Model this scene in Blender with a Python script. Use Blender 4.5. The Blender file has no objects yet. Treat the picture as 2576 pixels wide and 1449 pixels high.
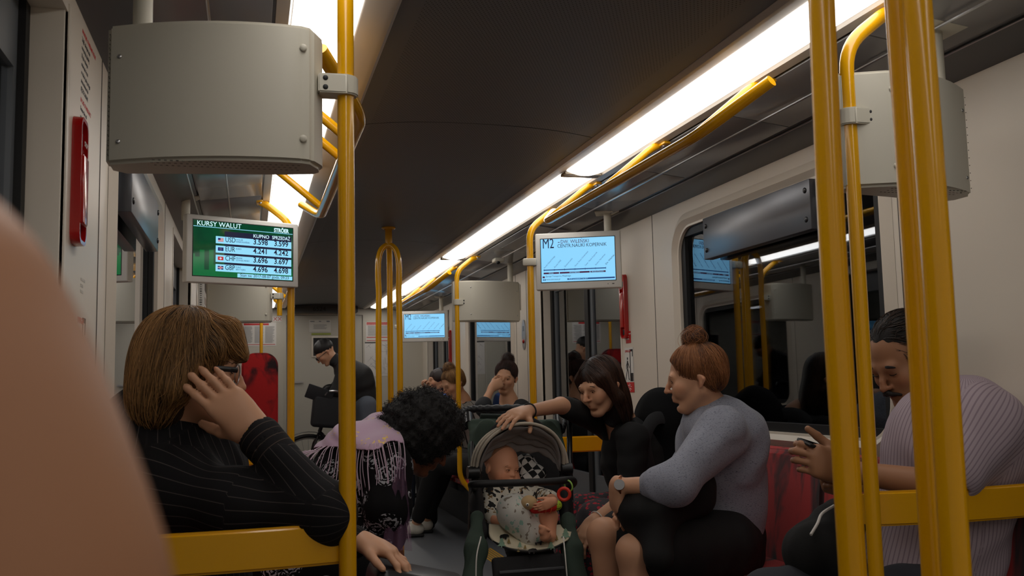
import bpy, bmesh, math, random
import numpy as np
from mathutils import Vector, Matrix, Euler
random.seed(7); np.random.seed(7)
SC = bpy.context.scene
COL = SC.collection
# ------------------------------------------------------------------ camera
CAM_Z = 1.12
def _rot(y, p, r):
    cy, sy, cp, sp = math.cos(y), math.sin(y), math.cos(p), math.sin(p)
    f = np.array([sy*cp, cy*cp, sp]); rt = np.array([cy, -sy, 0.0]); up = np.cross(rt, f)
    c, s = math.cos(r), math.sin(r)
    return np.array([c*rt+s*up, -s*rt+c*up, f])
FPX = 2412.3
CM = _rot(math.radians(15.355), math.radians(5.816), math.radians(-1.257))
cam_d = bpy.data.cameras.new('camera')
cam = bpy.data.objects.new('camera', cam_d); COL.objects.link(cam)
cam_d.sensor_width = 36.0; cam_d.lens = 36.0*FPX/2576.0
cam_d.clip_start = 0.02; cam_d.clip_end = 100
_m = Matrix.Identity(4)
for i in range(3):
    _m[i][0] = CM[0][i]; _m[i][1] = CM[1][i]; _m[i][2] = -CM[2][i]
_m[0][3], _m[1][3], _m[2][3] = 0.0, 0.0, CAM_Z
cam.matrix_world = _m
cam_d.dof.use_dof = True; cam_d.dof.focus_distance = 3.4; cam_d.dof.aperture_fstop = 9.0
SC.camera = cam
# ------------------------------------------------------------------ world: a metro tunnel, no daylight
w = bpy.data.worlds.new('tunnel_dark'); SC.world = w; w.use_nodes = True
w.node_tree.nodes['Background'].inputs[0].default_value = (0.02, 0.022, 0.026, 1)
w.node_tree.nodes['Background'].inputs[1].default_value = 0.15
SC.view_settings.view_transform = 'Standard'; SC.view_settings.look = 'None'
SC.view_settings.exposure = 0.0; SC.view_settings.gamma = 1.0
SC.view_settings.use_curve_mapping = False
STRIP_POWER = 4.8
# ------------------------------------------------------------------ pixel of the photo -> point of the car
def _ray(u, v):
    c = np.array([(u-1288)/FPX, -(v-724.5)/FPX, 1.0]); return CM.T @ c
def PY(u, v, y):
    d = _ray(u, v); t = y/d[1]; return Vector((d[0]*t, y, d[2]*t+CAM_Z))
def PX(u, v, x):
    d = _ray(u, v); t = x/d[0]; return Vector((x, d[1]*t, d[2]*t+CAM_Z))
def PZ(u, v, z):
    d = _ray(u, v); t = (z-CAM_Z)/d[2]; return Vector((d[0]*t, d[1]*t, z))
# ------------------------------------------------------------------ materials
def lin(c):
    return tuple(((x/255.0)/12.92 if x/255.0 <= 0.04045 else ((x/255.0+0.055)/1.055)**2.4) for x in c)
MATS = {}
def mat(name, rgb, rough=0.5, metal=0.0, spec=0.5, bump=0.0, bscale=200, var=0.0, vscale=6, coat=0.0, sheen=0.0, sss=0.0, emit=None, estr=0.0):
    if name in MATS: return MATS[name]
    m = bpy.data.materials.new(name); m.use_nodes = True; nt = m.node_tree; b = nt.nodes['Principled BSDF']
    c = lin(rgb) + (1,)
    b.inputs['Base Color'].default_value = c
    b.inputs['Roughness'].default_value = rough; b.inputs['Metallic'].default_value = metal
    b.inputs['Specular IOR Level'].default_value = spec
    b.inputs['Coat Weight'].default_value = coat; b.inputs['Coat Roughness'].default_value = 0.08
    b.inputs['Sheen Weight'].default_value = sheen
    if sss: b.inputs['Subsurface Weight'].default_value = sss; b.inputs['Subsurface Radius'].default_value = (0.012, 0.004, 0.002)
    if emit: b.inputs['Emission Color'].default_value = lin(emit)+(1,); b.inputs['Emission Strength'].default_value = estr
    tc = nt.nodes.new('ShaderNodeTexCoord')
    if bump:
        n = nt.nodes.new('ShaderNodeTexNoise'); n.inputs['Scale'].default_value = bscale; n.inputs['Detail'].default_value = 3
        bp = nt.nodes.new('ShaderNodeBump'); bp.inputs['Strength'].default_value = bump; bp.inputs['Distance'].default_value = 0.002
        nt.links.new(tc.outputs['Object'], n.inputs['Vector']); nt.links.new(n.outputs['Fac'], bp.inputs['Height']); nt.links.new(bp.outputs['Normal'], b.inputs['Normal'])
    if var:
        n2 = nt.nodes.new('ShaderNodeTexNoise'); n2.inputs['Scale'].default_value = vscale; n2.inputs['Detail'].default_value = 4
        r = nt.nodes.new('ShaderNodeMapRange'); r.inputs[3].default_value = 1-var; r.inputs[4].default_value = 1+var
        mx = nt.nodes.new('ShaderNodeVectorMath'); mx.operation = 'SCALE'; mx.inputs[0].default_value = c[:3]
        nt.links.new(tc.outputs['Object'], n2.inputs['Vector']); nt.links.new(n2.outputs['Fac'], r.inputs[0])
        nt.links.new(r.outputs[0], mx.inputs['Scale']); nt.links.new(mx.outputs[0], b.inputs['Base Color'])
    MATS[name] = m; return m
class NT:
    """small helper for hand made node materials"""
    def __init__(s, m): s.nt = m.node_tree; s.b = s.nt.nodes['Principled BSDF']
    def n(s, t, **k):
        x = s.nt.nodes.new('ShaderNode'+t)
        for a, v in k.items():
            if a.startswith('i') and a[1:].isdigit(): x.inputs[int(a[1:])].default_value = v
            else: setattr(x, a, v)
        return x
    def l(s, a, b): s.nt.links.new(a, b)
    def math(s, op, a, b=None, c=None):
        x = s.n('Math', operation=op)
        for i, v in enumerate((a, b, c)):
            if v is None: continue
            if isinstance(v, (int, float)): x.inputs[i].default_value = v
            else: s.l(v, x.inputs[i])
        return x.outputs[0]
    def mix(s, f, a, b):
        x = s.n('Mix', data_type='RGBA')
        for i, v in ((0, f), (6, a), (7, b)):
            if isinstance(v, (int, float)): x.inputs[i].default_value = v
            elif isinstance(v, tuple): x.inputs[i].default_value = v if len(v) == 4 else v+(1,)
            else: s.l(v, x.inputs[i])
        return x.outputs[2]
def emis(name, rgb, s):
    return mat(name, (0, 0, 0), rough=0.35, spec=0.5, emit=rgb, estr=s)
# ------------------------------------------------------------------ objects, tags
def tag(o, label=None, cat=None, group=None, kind=None):
    if label: o['label'] = label
    if cat: o['category'] = cat
    if group: o['group'] = group
    if kind: o['kind'] = kind
    return o
def empty(name, loc=(0, 0, 0), rz=0.0):
    o = bpy.data.objects.new(name, None); o.location = loc; o.rotation_euler = (0, 0, rz); o.empty_display_size = 0.05
    COL.objects.link(o); return o
def thing(name, label, cat, loc=(0, 0, 0), rz=0.0, group=None):
    return tag(empty(name, loc, rz), label, cat, group)
def mesh_obj(name, me, m=None, parent=None, world=False):
    o = bpy.data.objects.new(name, me); COL.objects.link(o)
    if m is not None:
        for mm in (m if isinstance(m, (list, tuple)) else [m]): me.materials.append(mm)
    if parent is not None:
        o.parent = parent
        if world: o.matrix_parent_inverse = mw(parent).inverted()
    return o
def mw(o):
    m = Matrix.Translation(o.location) @ o.rotation_euler.to_matrix().to_4x4()
    return (mw(o.parent) @ o.matrix_parent_inverse @ m) if o.parent else m
class MB:
    """collects shapes into one bmesh"""
    def __init__(s): s.bm = bmesh.new()
    def box(s, c, d, rot=None, bev=0.0, seg=2, mi=0):
        r = bmesh.ops.create_cube(s.bm, size=1.0); vs = r['verts']
        bmesh.ops.scale(s.bm, vec=d, verts=vs)
        fs = list({f for v in vs for f in v.link_faces})
        if bev > 0:
            es = list({e for v in vs for e in v.link_edges})
            q = bmesh.ops.bevel(s.bm, geom=es, offset=min(bev, min(d)*0.49), segments=seg, affect='EDGES', profile=0.5)
            vs = list({v for f in q['faces'] for v in f.verts} | {v for v in vs if v.is_valid})
            fs = list({f for v in vs for f in v.link_faces})
        if rot is not None: bmesh.ops.rotate(s.bm, matrix=rot if isinstance(rot, Matrix) else Euler(rot).to_matrix(), verts=vs)
        bmesh.ops.translate(s.bm, vec=c, verts=vs)
        for f in fs: f.material_index = mi
        return s
    def b2(s, lo, hi, bev=0.0, mi=0):
        return s.box([(a+b)/2 for a, b in zip(lo, hi)], [abs(b-a) for a, b in zip(lo, hi)], None, bev, mi=mi)
    def tube(s, pts, r, seg=14, caps=True, mi=0, flat=None, closed=False):
        """r number or list; flat=(w,h,up) gives an elliptic section"""
        pts = [Vector(p) for p in pts]; n = len(pts)
        rr = r if isinstance(r, (list, tuple)) else [r]*n
        rings = []; prev = None
        for i, p in enumerate(pts):
            if closed: t = (pts[(i+1) % n]-pts[i-1])
            else: t = (pts[min(i+1, n-1)]-pts[max(i-1, 0)])
            if t.length < 1e-9: t = Vector((0, 0, 1))
            t.normalize()
            if prev is None:
                a = Vector(flat[2]) if flat else (Vector((0, 0, 1)) if abs(t.z) < 0.9 else Vector((1, 0, 0)))
                u = (a - t*a.dot(t)).normalized()
            else:
                u = prev - t*prev.dot(t)
                u = u.normalized() if u.length > 1e-6 else prev
            prev = u; v = t.cross(u)
            fu, fv = (flat[1], flat[0]) if flat else (1, 1)
            rings.append([s.bm.verts.new(p + (u*math.cos(k*2*math.pi/seg)*fu + v*math.sin(k*2*math.pi/seg)*fv)*rr[i]) for k in range(seg)])
        fs = []
        rg = range(n) if closed else range(n-1)
        for i in rg:
            A, B = rings[i], rings[(i+1) % n]
            for k in range(seg):
                fs.append(s.bm.faces.new((A[k], A[(k+1) % seg], B[(k+1) % seg], B[k])))
        if caps and not closed:
            fs.append(s.bm.faces.new(list(reversed(rings[0])))); fs.append(s.bm.faces.new(rings[-1]))
        for f in fs: f.material_index = mi
        return s
    def prism(s, poly, z0, z1, axis=2, mi=0):
        """poly: list of 2-D points extruded along axis"""
        def mk(p, z):
            if axis == 2: return (p[0], p[1], z)
            if axis == 1: return (p[0], z, p[1])
            return (z, p[0], p[1])
        a = [s.bm.verts.new(mk(p, z0)) for p in poly]; b = [s.bm.verts.new(mk(p, z1)) for p in poly]
        n = len(poly); fs = [s.bm.faces.new(a), s.bm.faces.new(list(reversed(b)))]
        for i in range(n): fs.append(s.bm.faces.new((a[i], b[i], b[(i+1) % n], a[(i+1) % n])))
        for f in fs: f.material_index = mi
        return s
    def quad(s, a, b, c, d, mi=0):
        f = s.bm.faces.new([s.bm.verts.new(p) for p in (a, b, c, d)]); f.material_index = mi; return s
    def sphere(s, c, r, seg=16, sc=(1, 1, 1), rot=None, mi=0):
        q = bmesh.ops.create_uvsphere(s.bm, u_segments=seg, v_segments=max(6, seg//2), radius=r); vs = q['verts']
        bmesh.ops.scale(s.bm, vec=sc, verts=vs)
        if rot is not None: bmesh.ops.rotate(s.bm, matrix=rot, verts=vs)
        bmesh.ops.translate(s.bm, vec=c, verts=vs)
        for f in {f for v in vs for f in v.link_faces}: f.material_index = mi
        return s
    def torus(s, c, R, r, axis=(0, 0, 1), seg=32, sec=8, mi=0):
        ax = Vector(axis).normalized(); a = ax.orthogonal().normalized(); b = ax.cross(a); c = Vector(c)
        return s.tube([c+(a*math.cos(k*2*math.pi/seg)+b*math.sin(k*2*math.pi/seg))*R for k in range(seg)], r, sec, closed=True, mi=mi)
    def build(s, name, m, parent=None, smooth=40, world=False):
        bmesh.ops.recalc_face_normals(s.bm, faces=s.bm.faces)
        me = bpy.data.meshes.new(name)
        if smooth:
            for f in s.bm.faces: f.smooth = True
            for e in s.bm.edges:
                if len(e.link_faces) == 2 and e.calc_face_angle(3) > math.radians(smooth): e.smooth = False
        s.bm.to_mesh(me); s.bm.free()
        return mesh_obj(name, me, m, parent, world)
def bez(pts, n=8):
    """Catmull-Rom through the points"""
    P = [Vector(p) for p in pts]; P = [P[0]*2-P[1]] + P + [P[-1]*2-P[-2]]; out = []
    for i in range(1, len(P)-2):
        for k in range(n):
            t = k/n; a, b, c, d = P[i-1:i+3]
            out.append(0.5*((2*b)+(c-a)*t+(2*a-5*b+4*c-d)*t*t+(3*b-a-3*c+d)*t*t*t))
    out.append(P[-2]); return out
def fillet(pts, r, n=6):
    """polyline with rounded corners"""
    P = [Vector(p) for p in pts]; out = [P[0]]
    for i in range(1, len(P)-1):
        a, b, c = P[i-1], P[i], P[i+1]; u = (a-b); v = (c-b)
        d = min(r, u.length*0.45, v.length*0.45); p0 = b+u.normalized()*d; p1 = b+v.normalized()*d
        for k in range(n+1):
            t = k/n; out.append(p0*(1-t)**2+b*2*t*(1-t)+p1*t*t)
    out.append(P[-1]); return out
def text_mesh(body, size, m, parent, loc, rot=(math.pi/2, 0, 0), align='LEFT', sx=1.0, name='lettering', ext=0.0004, bold=0.0):
    cu = bpy.data.curves.new('t', 'FONT'); cu.body = body; cu.size = size; cu.align_x = align; cu.extrude = ext; cu.offset = bold
    cu.resolution_u = 3
    o = bpy.data.objects.new('t', cu); COL.objects.link(o)
    bpy.context.view_layer.update()
    me = bpy.data.meshes.new_from_object(o.evaluated_get(bpy.context.evaluated_depsgraph_get()))
    bpy.data.objects.remove(o); bpy.data.curves.remove(cu)
    me.transform(Matrix.Translation(loc) @ Euler(rot).to_matrix().to_4x4() @ Matrix.Diagonal((sx, 1, 1, 1)))
    me.materials.clear()
    return me
def join_meshes(mes, name, m, parent=None, smooth=False):
    bm = bmesh.new()
    for me, mi in mes:
        k = len(bm.faces); bm.from_mesh(me); bm.faces.ensure_lookup_table()
        for f in bm.faces[k:]: f.material_index = mi; f.smooth = smooth
        bpy.data.meshes.remove(me)
    out = bpy.data.meshes.new(name); bm.to_mesh(out); bm.free()
    return mesh_obj(name, out, m, parent)
def copy_tree(o, parent=None):
    c = o.copy(); COL.objects.link(c)
    if parent: c.parent = parent; c.matrix_parent_inverse = o.matrix_parent_inverse.copy()
    for ch in [x for x in bpy.data.objects if x.parent == o]: copy_tree(ch, c)
    return c
# palette
M_wall = mat('greige_wall_panel', (222, 212, 197), rough=0.38, spec=0.4, bump=0.02, bscale=600)
M_shell = mat('greige_moulded_plastic', (200, 195, 180), rough=0.45, spec=0.4, bump=0.03, bscale=900)
M_yel = mat('yellow_powder_coat', (226, 164, 4), rough=0.22, spec=0.5, coat=0.3)
M_ceil = mat('dark_grey_ceiling', (116, 118, 120), rough=0.45)
M_sidepan = mat('satin_grey_panel', (128, 128, 130), rough=0.22, spec=0.6)
M_dark = mat('black_rubber', (16, 16, 17), rough=0.6)
M_blk = mat('black_plastic', (24, 24, 26), rough=0.35)
M_red = mat('red_plastic', (190, 18, 16), rough=0.18, coat=0.4)
M_steel = mat('brushed_steel', (190, 190, 192), rough=0.3, metal=1.0)
M_chrome = mat('chrome', (220, 220, 225), rough=0.08, metal=1.0)
M_white = mat('white_paper', (225, 222, 216), rough=0.5)
M_redink = mat('red_ink', (200, 36, 34), rough=0.5)
M_blkink = mat('black_ink', (22, 22, 26), rough=0.5)
M_grey = mat('grey_ink', (130, 130, 132), rough=0.5)
# ------------------------------------------------------------------ the car body
XC = 0.822; XR = 2.02; XL = -0.378; YE = 11.5; YB = -2.2
def mx(x): return 2*XC - x            # mirror across the car
# perforated ceiling material: small dark holes between the lamps
M_perf = mat('perforated_ceiling', (116, 118, 121), rough=0.5); q = NT(M_perf)
tc = q.n('TexCoord'); sp = q.n('SeparateXYZ'); q.l(tc.outputs['Object'], sp.inputs[0])
def _cell(o, s, off=0.0):
    a = q.math('MULTIPLY', o, s); a = q.math('ADD', a, off); a = q.math('FRACT', a); return q.math('SUBTRACT', a, 0.5)
PIT = 92.0
rowf = q.math('FLOOR', q.math('MULTIPLY', sp.outputs[1], PIT)); par = q.math('MULTIPLY', q.math('MODULO', rowf, 2.0), 0.5)
ux = q.math('SUBTRACT', q.math('FRACT', q.math('ADD', q.math('MULTIPLY', sp.outputs[0], PIT), par)), 0.5)
uy = _cell(sp.outputs[1], PIT)
dd = q.math('SQRT', q.math('ADD', q.math('MULTIPLY', ux, ux), q.math('MULTIPLY', uy, uy)))
hole = q.math('LESS_THAN', dd, 0.19)
inb = q.math('LESS_THAN', q.math('ABSOLUTE', q.math('SUBTRACT', sp.outputs[0], XC)), 0.40)
hole = q.math('MULTIPLY', hole, inb)
q.l(q.mix(hole, lin((116, 118, 121)), lin((10, 10, 10))), q.b.inputs['Base Color'])
# floor
M_floor = mat('grey_rubber_floor', (92, 95, 100), rough=0.42, bump=0.05, bscale=350, var=0.06, vscale=40)
b = MB(); b.b2((XL-0.1, YB, -0.06), (XR+0.1, YE+0.1, 0.0)); b.build('floor', M_floor, smooth=0)['kind'] = 'structure'
b = MB()
for k in range(6): b.b2((XR-0.52+k*0.022, 5.05, 0.0), (XR-0.508+k*0.022, 6.62, 0.0015))
tag(b.build('trim_5', mat('yellow_tactile', (200, 150, 30), rough=0.5)), kind='structure')
# ceiling centre (arched, perforated panels, with seams between panels)
def ceil_prof(t): # t in -1..1 across between the lamps
    return XC + 0.487*t, 2.108 - 0.035*abs(t)**2.6
ysegs = [YB, -2.35+0, 0.55, 3.45, 6.35, 9.25, YE]
b = MB(); N = 24
yy = [YB, 0.55, 3.45, 6.35, 9.25, YE]
for y0, y1 in zip(yy[:-1], yy[1:]):
    for i in range(N):
        a = ceil_prof(-1+2*i/N); c = ceil_prof(-1+2*(i+1)/N)
        b.quad((a[0], y0+0.003, a[1]), (c[0], y0+0.003, c[1]), (c[0], y1-0.003, c[1]), (a[0], y1-0.003, a[1]))
    for yj in (y1,):
        for i in range(N):
            a = ceil_prof(-1+2*i/N); c = ceil_prof(-1+2*(i+1)/N)
            b.quad((a[0], yj-0.003, a[1]+0.006), (c[0], yj-0.003, c[1]+0.006), (c[0], yj+0.003, c[1]+0.006), (a[0], yj+0.003, a[1]+0.006), mi=1)
bmesh.ops.remove_doubles(b.bm, verts=b.bm.verts, dist=0.0002)
o = b.build('ceiling', [M_perf, M_dark]); o['kind'] = 'structure'
# roof shell so that no outside light comes in
b = MB(); b.b2((XL-0.25, YB, 2.2), (XR+0.25, YE+0.2, 2.24)); tag(b.build('trim_1', M_dark, smooth=0), kind='structure')
# ceiling sides (satin panels from lamp to wall) with seams
def side_panel(sgn, nm):
    b = MB()
    X = (lambda x: x) if sgn > 0 else mx
    edges = [YB, -1.7, 0.0, 0.35, 2.2, 3.0, 3.86, 4.72, 5.45, 6.9, 7.8, 9.0, 9.9, 10.7, YE]
    for y0, y1 in zip(edges[:-1], edges[1:]):
        g = 0.003
        b.box(((X(1.60)+X(1.87))/2, (y0+y1)/2, 2.048), (0.283, y1-y0-2*g, 0.008), rot=Euler((0, sgn*math.radians(7), 0)).to_matrix(), bev=0.002)
    b.quad((X(1.58), YB, 2.075), (X(2.03), YB, 2.03), (X(2.03), YE, 2.03), (X(1.58), YE, 2.075))
    o = b.build('ceiling_%s' % nm, M_sidepan); o['kind'] = 'structure'
    b = MB()   # strip along the wall head
    b.quad((X(1.885), YB, 2.034), (X(2.03), YB, 1.985), (X(2.03), YE, 1.985), (X(1.885), YE, 2.034))
    tag(b.build('trim_%d' % (2 if sgn > 0 else 3), mat('dark_satin_trim', (82, 82, 84), rough=0.3)), kind='structure')
    b = MB(); b.tube([(X(1.745), YB, 2.035), (X(1.745), YE, 2.035)], 0.004, 6); b.tube([(X(1.90), YB, 2.025), (X(1.90), YE, 2.025)], 0.004, 6)
    tag(b.build('trim_%d' % (12 if sgn > 0 else 13), M_steel), kind='structure')
side_panel(1, 'right'); side_panel(-1, 'left')
# lamps
M_strip = emis('lit_lamp_diffuser', (255, 249, 242), STRIP_POWER)
M_refl = mat('lamp_reflector', (205, 198, 188), rough=0.35)
lamp_joints = [YB, -1.72, 1.18, 4.08, 6.98, 9.88, YE-0.12]
def lamp(sgn, y0, y1, label):
    X = (lambda x: x) if sgn > 0 else mx
    t = thing('ceiling_light', label, 'light', (X(1.44), (y0+y1)/2, 2.07), 0, 'light strips along the ceiling')
    yc = (y0+y1)/2; L = (y1-y0)
    pf = [(1.348, 2.063), (1.36, 2.076), (1.545, 2.076), (1.552, 2.066), (1.585, 2.062), (1.585, 2.09), (1.33, 2.09), (1.31, 2.075)]
    def ext(poly, e0, e1):
        bb = MB(); bb.prism([(X(px)-X(1.44), pz-2.07) for px, pz in poly], e0-yc, e1-yc, axis=1); return bb
    ext([(1.285, 2.075), (1.297, 2.062), (1.312, 2.062), (1.372, 2.082), (1.545, 2.080), (1.552, 2.070), (1.585, 2.066), (1.585, 2.1), (1.285, 2.1)], y0, y1).build('housing', M_refl, t)
    g = 0.045
    n = 10; pr = []
    for i in range(n+1):
        a = i/n; pr.append((1.375+a*0.168, 2.079-0.020*math.sin(math.pi*a)))
    ext(pr+[(1.543, 2.079), (1.375, 2.079)], y0+g, y1-g).build('diffuser', M_strip, t)
    for e in (y0+0.02, y1-0.02):
        bb = MB(); bb.box(((X(1.46)-X(1.44)), e-yc, 0.004), (0.175, 0.03, 0.014), bev=0.003)
        bb.build('end_cap', mat('lamp_end_cap', (150, 140, 125), rough=0.4), t)
wh = ['behind the camera, out of most of the view', 'nearest the camera', 'over the first bench', 'beyond the first bench, over the doors', 'over the far bench', 'last before the end wall']
for i, (y0, y1) in enumerate(zip(lamp_joints[:-1], lamp_joints[1:])):
    if i == 0: y0 = YB
    for s in (1, -1):
        lamp(s, y0, y1, 'lit ceiling strip light, %s side, %s' % ('right' if s > 0 else 'left', wh[i]))
# ---------------- side walls
def wall_side(sgn, nm):
    """wall with window and door openings; built as boxes around the openings; outer face at XR/XL"""
    X = (lambda x: x) if sgn > 0 else mx
    wins = [(2.72 if sgn > 0 else 2.84, 4.27), (7.38, 8.98)]
    doors = [(0.30, 2.14) if sgn < 0 else (0.30, 2.0), (5.06, 6.58), (9.86, 11.2)]
    th = 0.12
    zt = 2.01
    def seg(y0, y1, z0, z1):
        lo = (min(X(XR), X(XR+th)), y0, z0); hi = (max(X(XR), X(XR+th)), y1, z1); b.b2(lo, hi)
    b = MB(); y = YB
    ops = sorted([(a, c, 'w') for a, c in wins]+[(a, c, 'd') for a, c in doors])
    for a, c, k in ops:
        seg(y, a, 0, zt)
        if k == 'w': seg(a, c, 0, 0.915); seg(a, c, 1.86, zt)
        else: seg(a, c, 1.93, zt)
        y = c
    seg(y, YE, 0, zt)
    # curved fillets in the window corners
    for a, c in wins:
        for (cy, sy) in ((a, 1), (c, -1)):
            for (cz, sz) in ((0.915, 1), (1.86, -1)):
                R = 0.13; poly = [(cy, cz)]
                for k in range(9):
                    an = k/8*math.pi/2; poly.append((cy+sy*(R-R*math.sin(an)), cz+sz*(R-R*math.cos(an))))
                x0, x1 = sorted((X(XR), X(XR+th)))
                b.prism(poly, x0, x1, axis=0)
    o = b.build('wall_%s' % nm, M_wall, smooth=30); o['kind'] = 'structure'
    # raised window surround, vertical panel seams, sill
    b = MB()
    for a, c in wins:
        def rr(a, c, z0, z1, R, n=8):
            pts = []
            for (cy, cz, s) in ((c-R, z1-R, 0), (a+R, z1-R, 1), (a+R, z0+R, 2), (c-R, z0+R, 3)):
                for k in range(n+1):
                    an = (s+k/n)*math.pi/2; pts.append((cy+R*math.cos(an), cz+R*math.sin(an)))
            return pts
        inn = rr(a, c, 0.915, 1.86, 0.13); out = rr(a-0.07, c+0.07, 0.85, 1.93, 0.17)
        N_ = len(inn); x0, x1 = X(XR), X(XR-0.022)
        vi = [b.bm.verts.new((X(XR+0.01), p[0], p[1])) for p in inn]
        vm = [b.bm.verts.new((x1, p[0]*0.55+q_[0]*0.45, p[1]*0.55+q_[1]*0.45)) for p, q_ in zip(inn, out)]
        vo = [b.bm.verts.new((x0-0.001*sgn, p[0], p[1])) for p in out]
        for i in range(N_):
            j = (i+1) % N_
            b.bm.faces.new((vi[i], vi[j], vm[j], vm[i])); b.bm.faces.new((vm[i], vm[j], vo[j], vo[i]))
    tag(b.build('trim_%d' % (4 if sgn > 0 else 6), M_wall, smooth=60), kind='structure')
    b = MB()
    for ys in ((4.57, 2.62, 7.25, 9.1, 9.7, 6.95) if sgn > 0 else (2.62, 4.57, 7.25, 9.1)):
        x0, x1 = sorted((X(XR+0.001), X(XR-0.0015))); b.b2((x0, ys-0.002, 0.0), (x1, ys+0.002, 2.0))
    tag(b.build('trim_%d' % (7 if sgn > 0 else 8), mat('panel_seam', (70, 64, 58), rough=0.6)), kind='structure')
    # glazing
    for i, (a, c) in enumerate(wins):
        n_ = (i+1) + (0 if sgn > 0 else 2)
        b = MB(); x0, x1 = sorted((X(XR+0.035), X(XR+0.041))); b.b2((x0, a-0.02, 0.9), (x1, c+0.02, 1.88))
        o = b.build('window_%d' % n_, M_glass, smooth=0); o['kind'] = 'structure'
        b = MB()
        for (z0, z1) in ((0.905, 0.95), (1.82, 1.87)):
            x0, x1 = sorted((X(XR+0.015), X(XR+0.034))); b.b2((x0, a, z0), (x1, c, z1))
        for (y0, y1) in ((a, a+0.045), (c-0.045, c)): b.b2((x0, y0, 0.95), (x1, y1, 1.82))
        b.build('gasket', M_dark, o, smooth=0)
    for i, (a, c) in enumerate(doors):
        n_ = (i+1) + (0 if sgn > 0 else 3)
        xi, xo = X(XR+0.085), X(XR+0.115); x0, x1 = sorted((xi, xo)); m = (a+c)/2
        b = MB()
        for (y0, y1) in ((a, m-0.004), (m+0.004, c)):
            fr = 0.075
            b.b2((x0, y0, 0), (x1, y0+fr, 1.95)); b.b2((x0, y1-fr, 0), (x1, y1, 1.95))
            b.b2((x0, y0+fr, 0), (x1, y1-fr, 0.55)); b.b2((x0, y0+fr, 1.78), (x1, y1-fr, 1.95))
        o = b.build('door_%d' % n_, mat('grey_door_leaf', (104, 108, 112), rough=0.35), smooth=0); o['kind'] = 'structure'
        b = MB(); xg = sorted((X(XR+0.096), X(XR+0.100)))
        for (y0, y1) in ((a, m), (m, c)): b.b2((xg[0], y0+0.07, 0.54), (xg[1], y1-0.07, 1.79))
        b.build('door_glass', M_glass, o, smooth=0)
        b = MB(); xg = sorted((X(XR+0.07), X(XR+0.09)))
        b.b2((xg[0], m-0.035, 0), (xg[1], m+0.035, 1.95)); b.b2((xg[0], a, 0), (xg[1], a+0.05, 1.95)); b.b2((xg[0], c-0.05, 0), (xg[1], c, 1.95))
        b.build('rubber_seal', M_dark, o, smooth=0)
        b = MB()
        for yy_ in (a, c):
            xs = sorted((X(XR-0.004), X(XR+0.02))); b.b2((xs[0], yy_-(0.02 if yy_ == a else -0.0), 0), (xs[1], yy_+(0.0 if yy_ == a else 0.02), 1.95), bev=0.004)
        b.build('door_post', M_wall, o)
M_glass = bpy.data.materials.new('dark_window_glass'); M_glass.use_nodes = True; q = NT(M_glass)
q.nt.nodes.remove(q.b); g1 = q.n('BsdfGlossy'); g1.inputs['Roughness'].default_value = 0.015; g1.inputs['Color'].default_value = (0.9, 0.92, 0.95, 1)
tr = q.n('BsdfTransparent'); tr.inputs['Color'].default_value = (0.55, 0.58, 0.6, 1); fr = q.n('Fresnel'); fr.inputs[0].default_value = 1.6
ms = q.n('MixShader'); q.l(q.math('MINIMUM', q.math('MULTIPLY', fr.outputs[0], 1.7), 0.9), ms.inputs[0]); q.l(tr.outputs[0], ms.inputs[1]); q.l(g1.outputs[0], ms.inputs[2])
q.l(ms.outputs[0], q.nt.nodes['Material Output'].inputs[0])
wall_side(1, 'right'); wall_side(-1, 'left')
# tunnel outside
M_tun = mat('tunnel_concrete', (40, 42, 46), rough=0.9, var=0.3, vscale=3)
b = MB()
for x in (XR+0.85, XL-0.85): b.b2((x-0.05, YB-1, -0.5), (x+0.05, YE+2, 3.2))
for x in (XR+0.78, XL-0.78):
    for z in (0.75, 0.95, 1.15): b.tube([(x, YB-1, z), (x, YE+2, z)], 0.025, 8)
tag(b.build('trim_9', M_tun), kind='structure')
# unseen rear wall (behind the camera), added to keep the light enclosed, and end wall with the cab door
b = MB(); b.b2((XL-0.05, YB-0.05, 0), (XR+0.05, YB, 2.2)); tag(b.build('wall_back_added', M_wall, smooth=0), kind='structure')
b = MB(); b.b2((XL-0.1, YE, 0), (0.40, YE+0.06, 2.2)); b.b2((1.31, YE, 0), (XR+0.1, YE+0.06, 2.2)); b.b2((0.40, YE, 2.0), (1.31, YE+0.06, 2.2))
b.b2((0.395, YE-0.012, 0), (0.41, YE, 2.0)); b.b2((1.30, YE-0.012, 0), (1.315, YE, 2.0))
M_end = mat('end_wall_panel', (200, 194, 180), rough=0.45, spec=0.4)
tag(b.build('wall_front', M_end, smooth=0), kind='structure')
b = MB(); b.b2((0.415, YE+0.01, 0.0), (1.297, YE+0.05, 1.995))
dcab = b.build('door_7', mat('cab_door_panel', (188, 183, 170), rough=0.4), smooth=0); dcab['kind'] = 'structure'
b = MB(); b.b2((0.70, YE-0.004, 1.50), (1.05, YE+0.012, 1.75), bev=0.006); b.build('window_frame', M_wall, dcab)
b = MB(); b.b2((0.72, YE-0.008, 1.52), (1.03, YE-0.002, 1.73)); b.build('glass', M_dark, dcab, smooth=0)
b = MB(); b.b2((0.455, YE-0.016, 1.205), (0.60, YE-0.004, 1.225)); b.b2((0.46, YE-0.004, 1.20), (0.48, YE+0.012, 1.23)); b.build('handle', M_steel, dcab)
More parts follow.
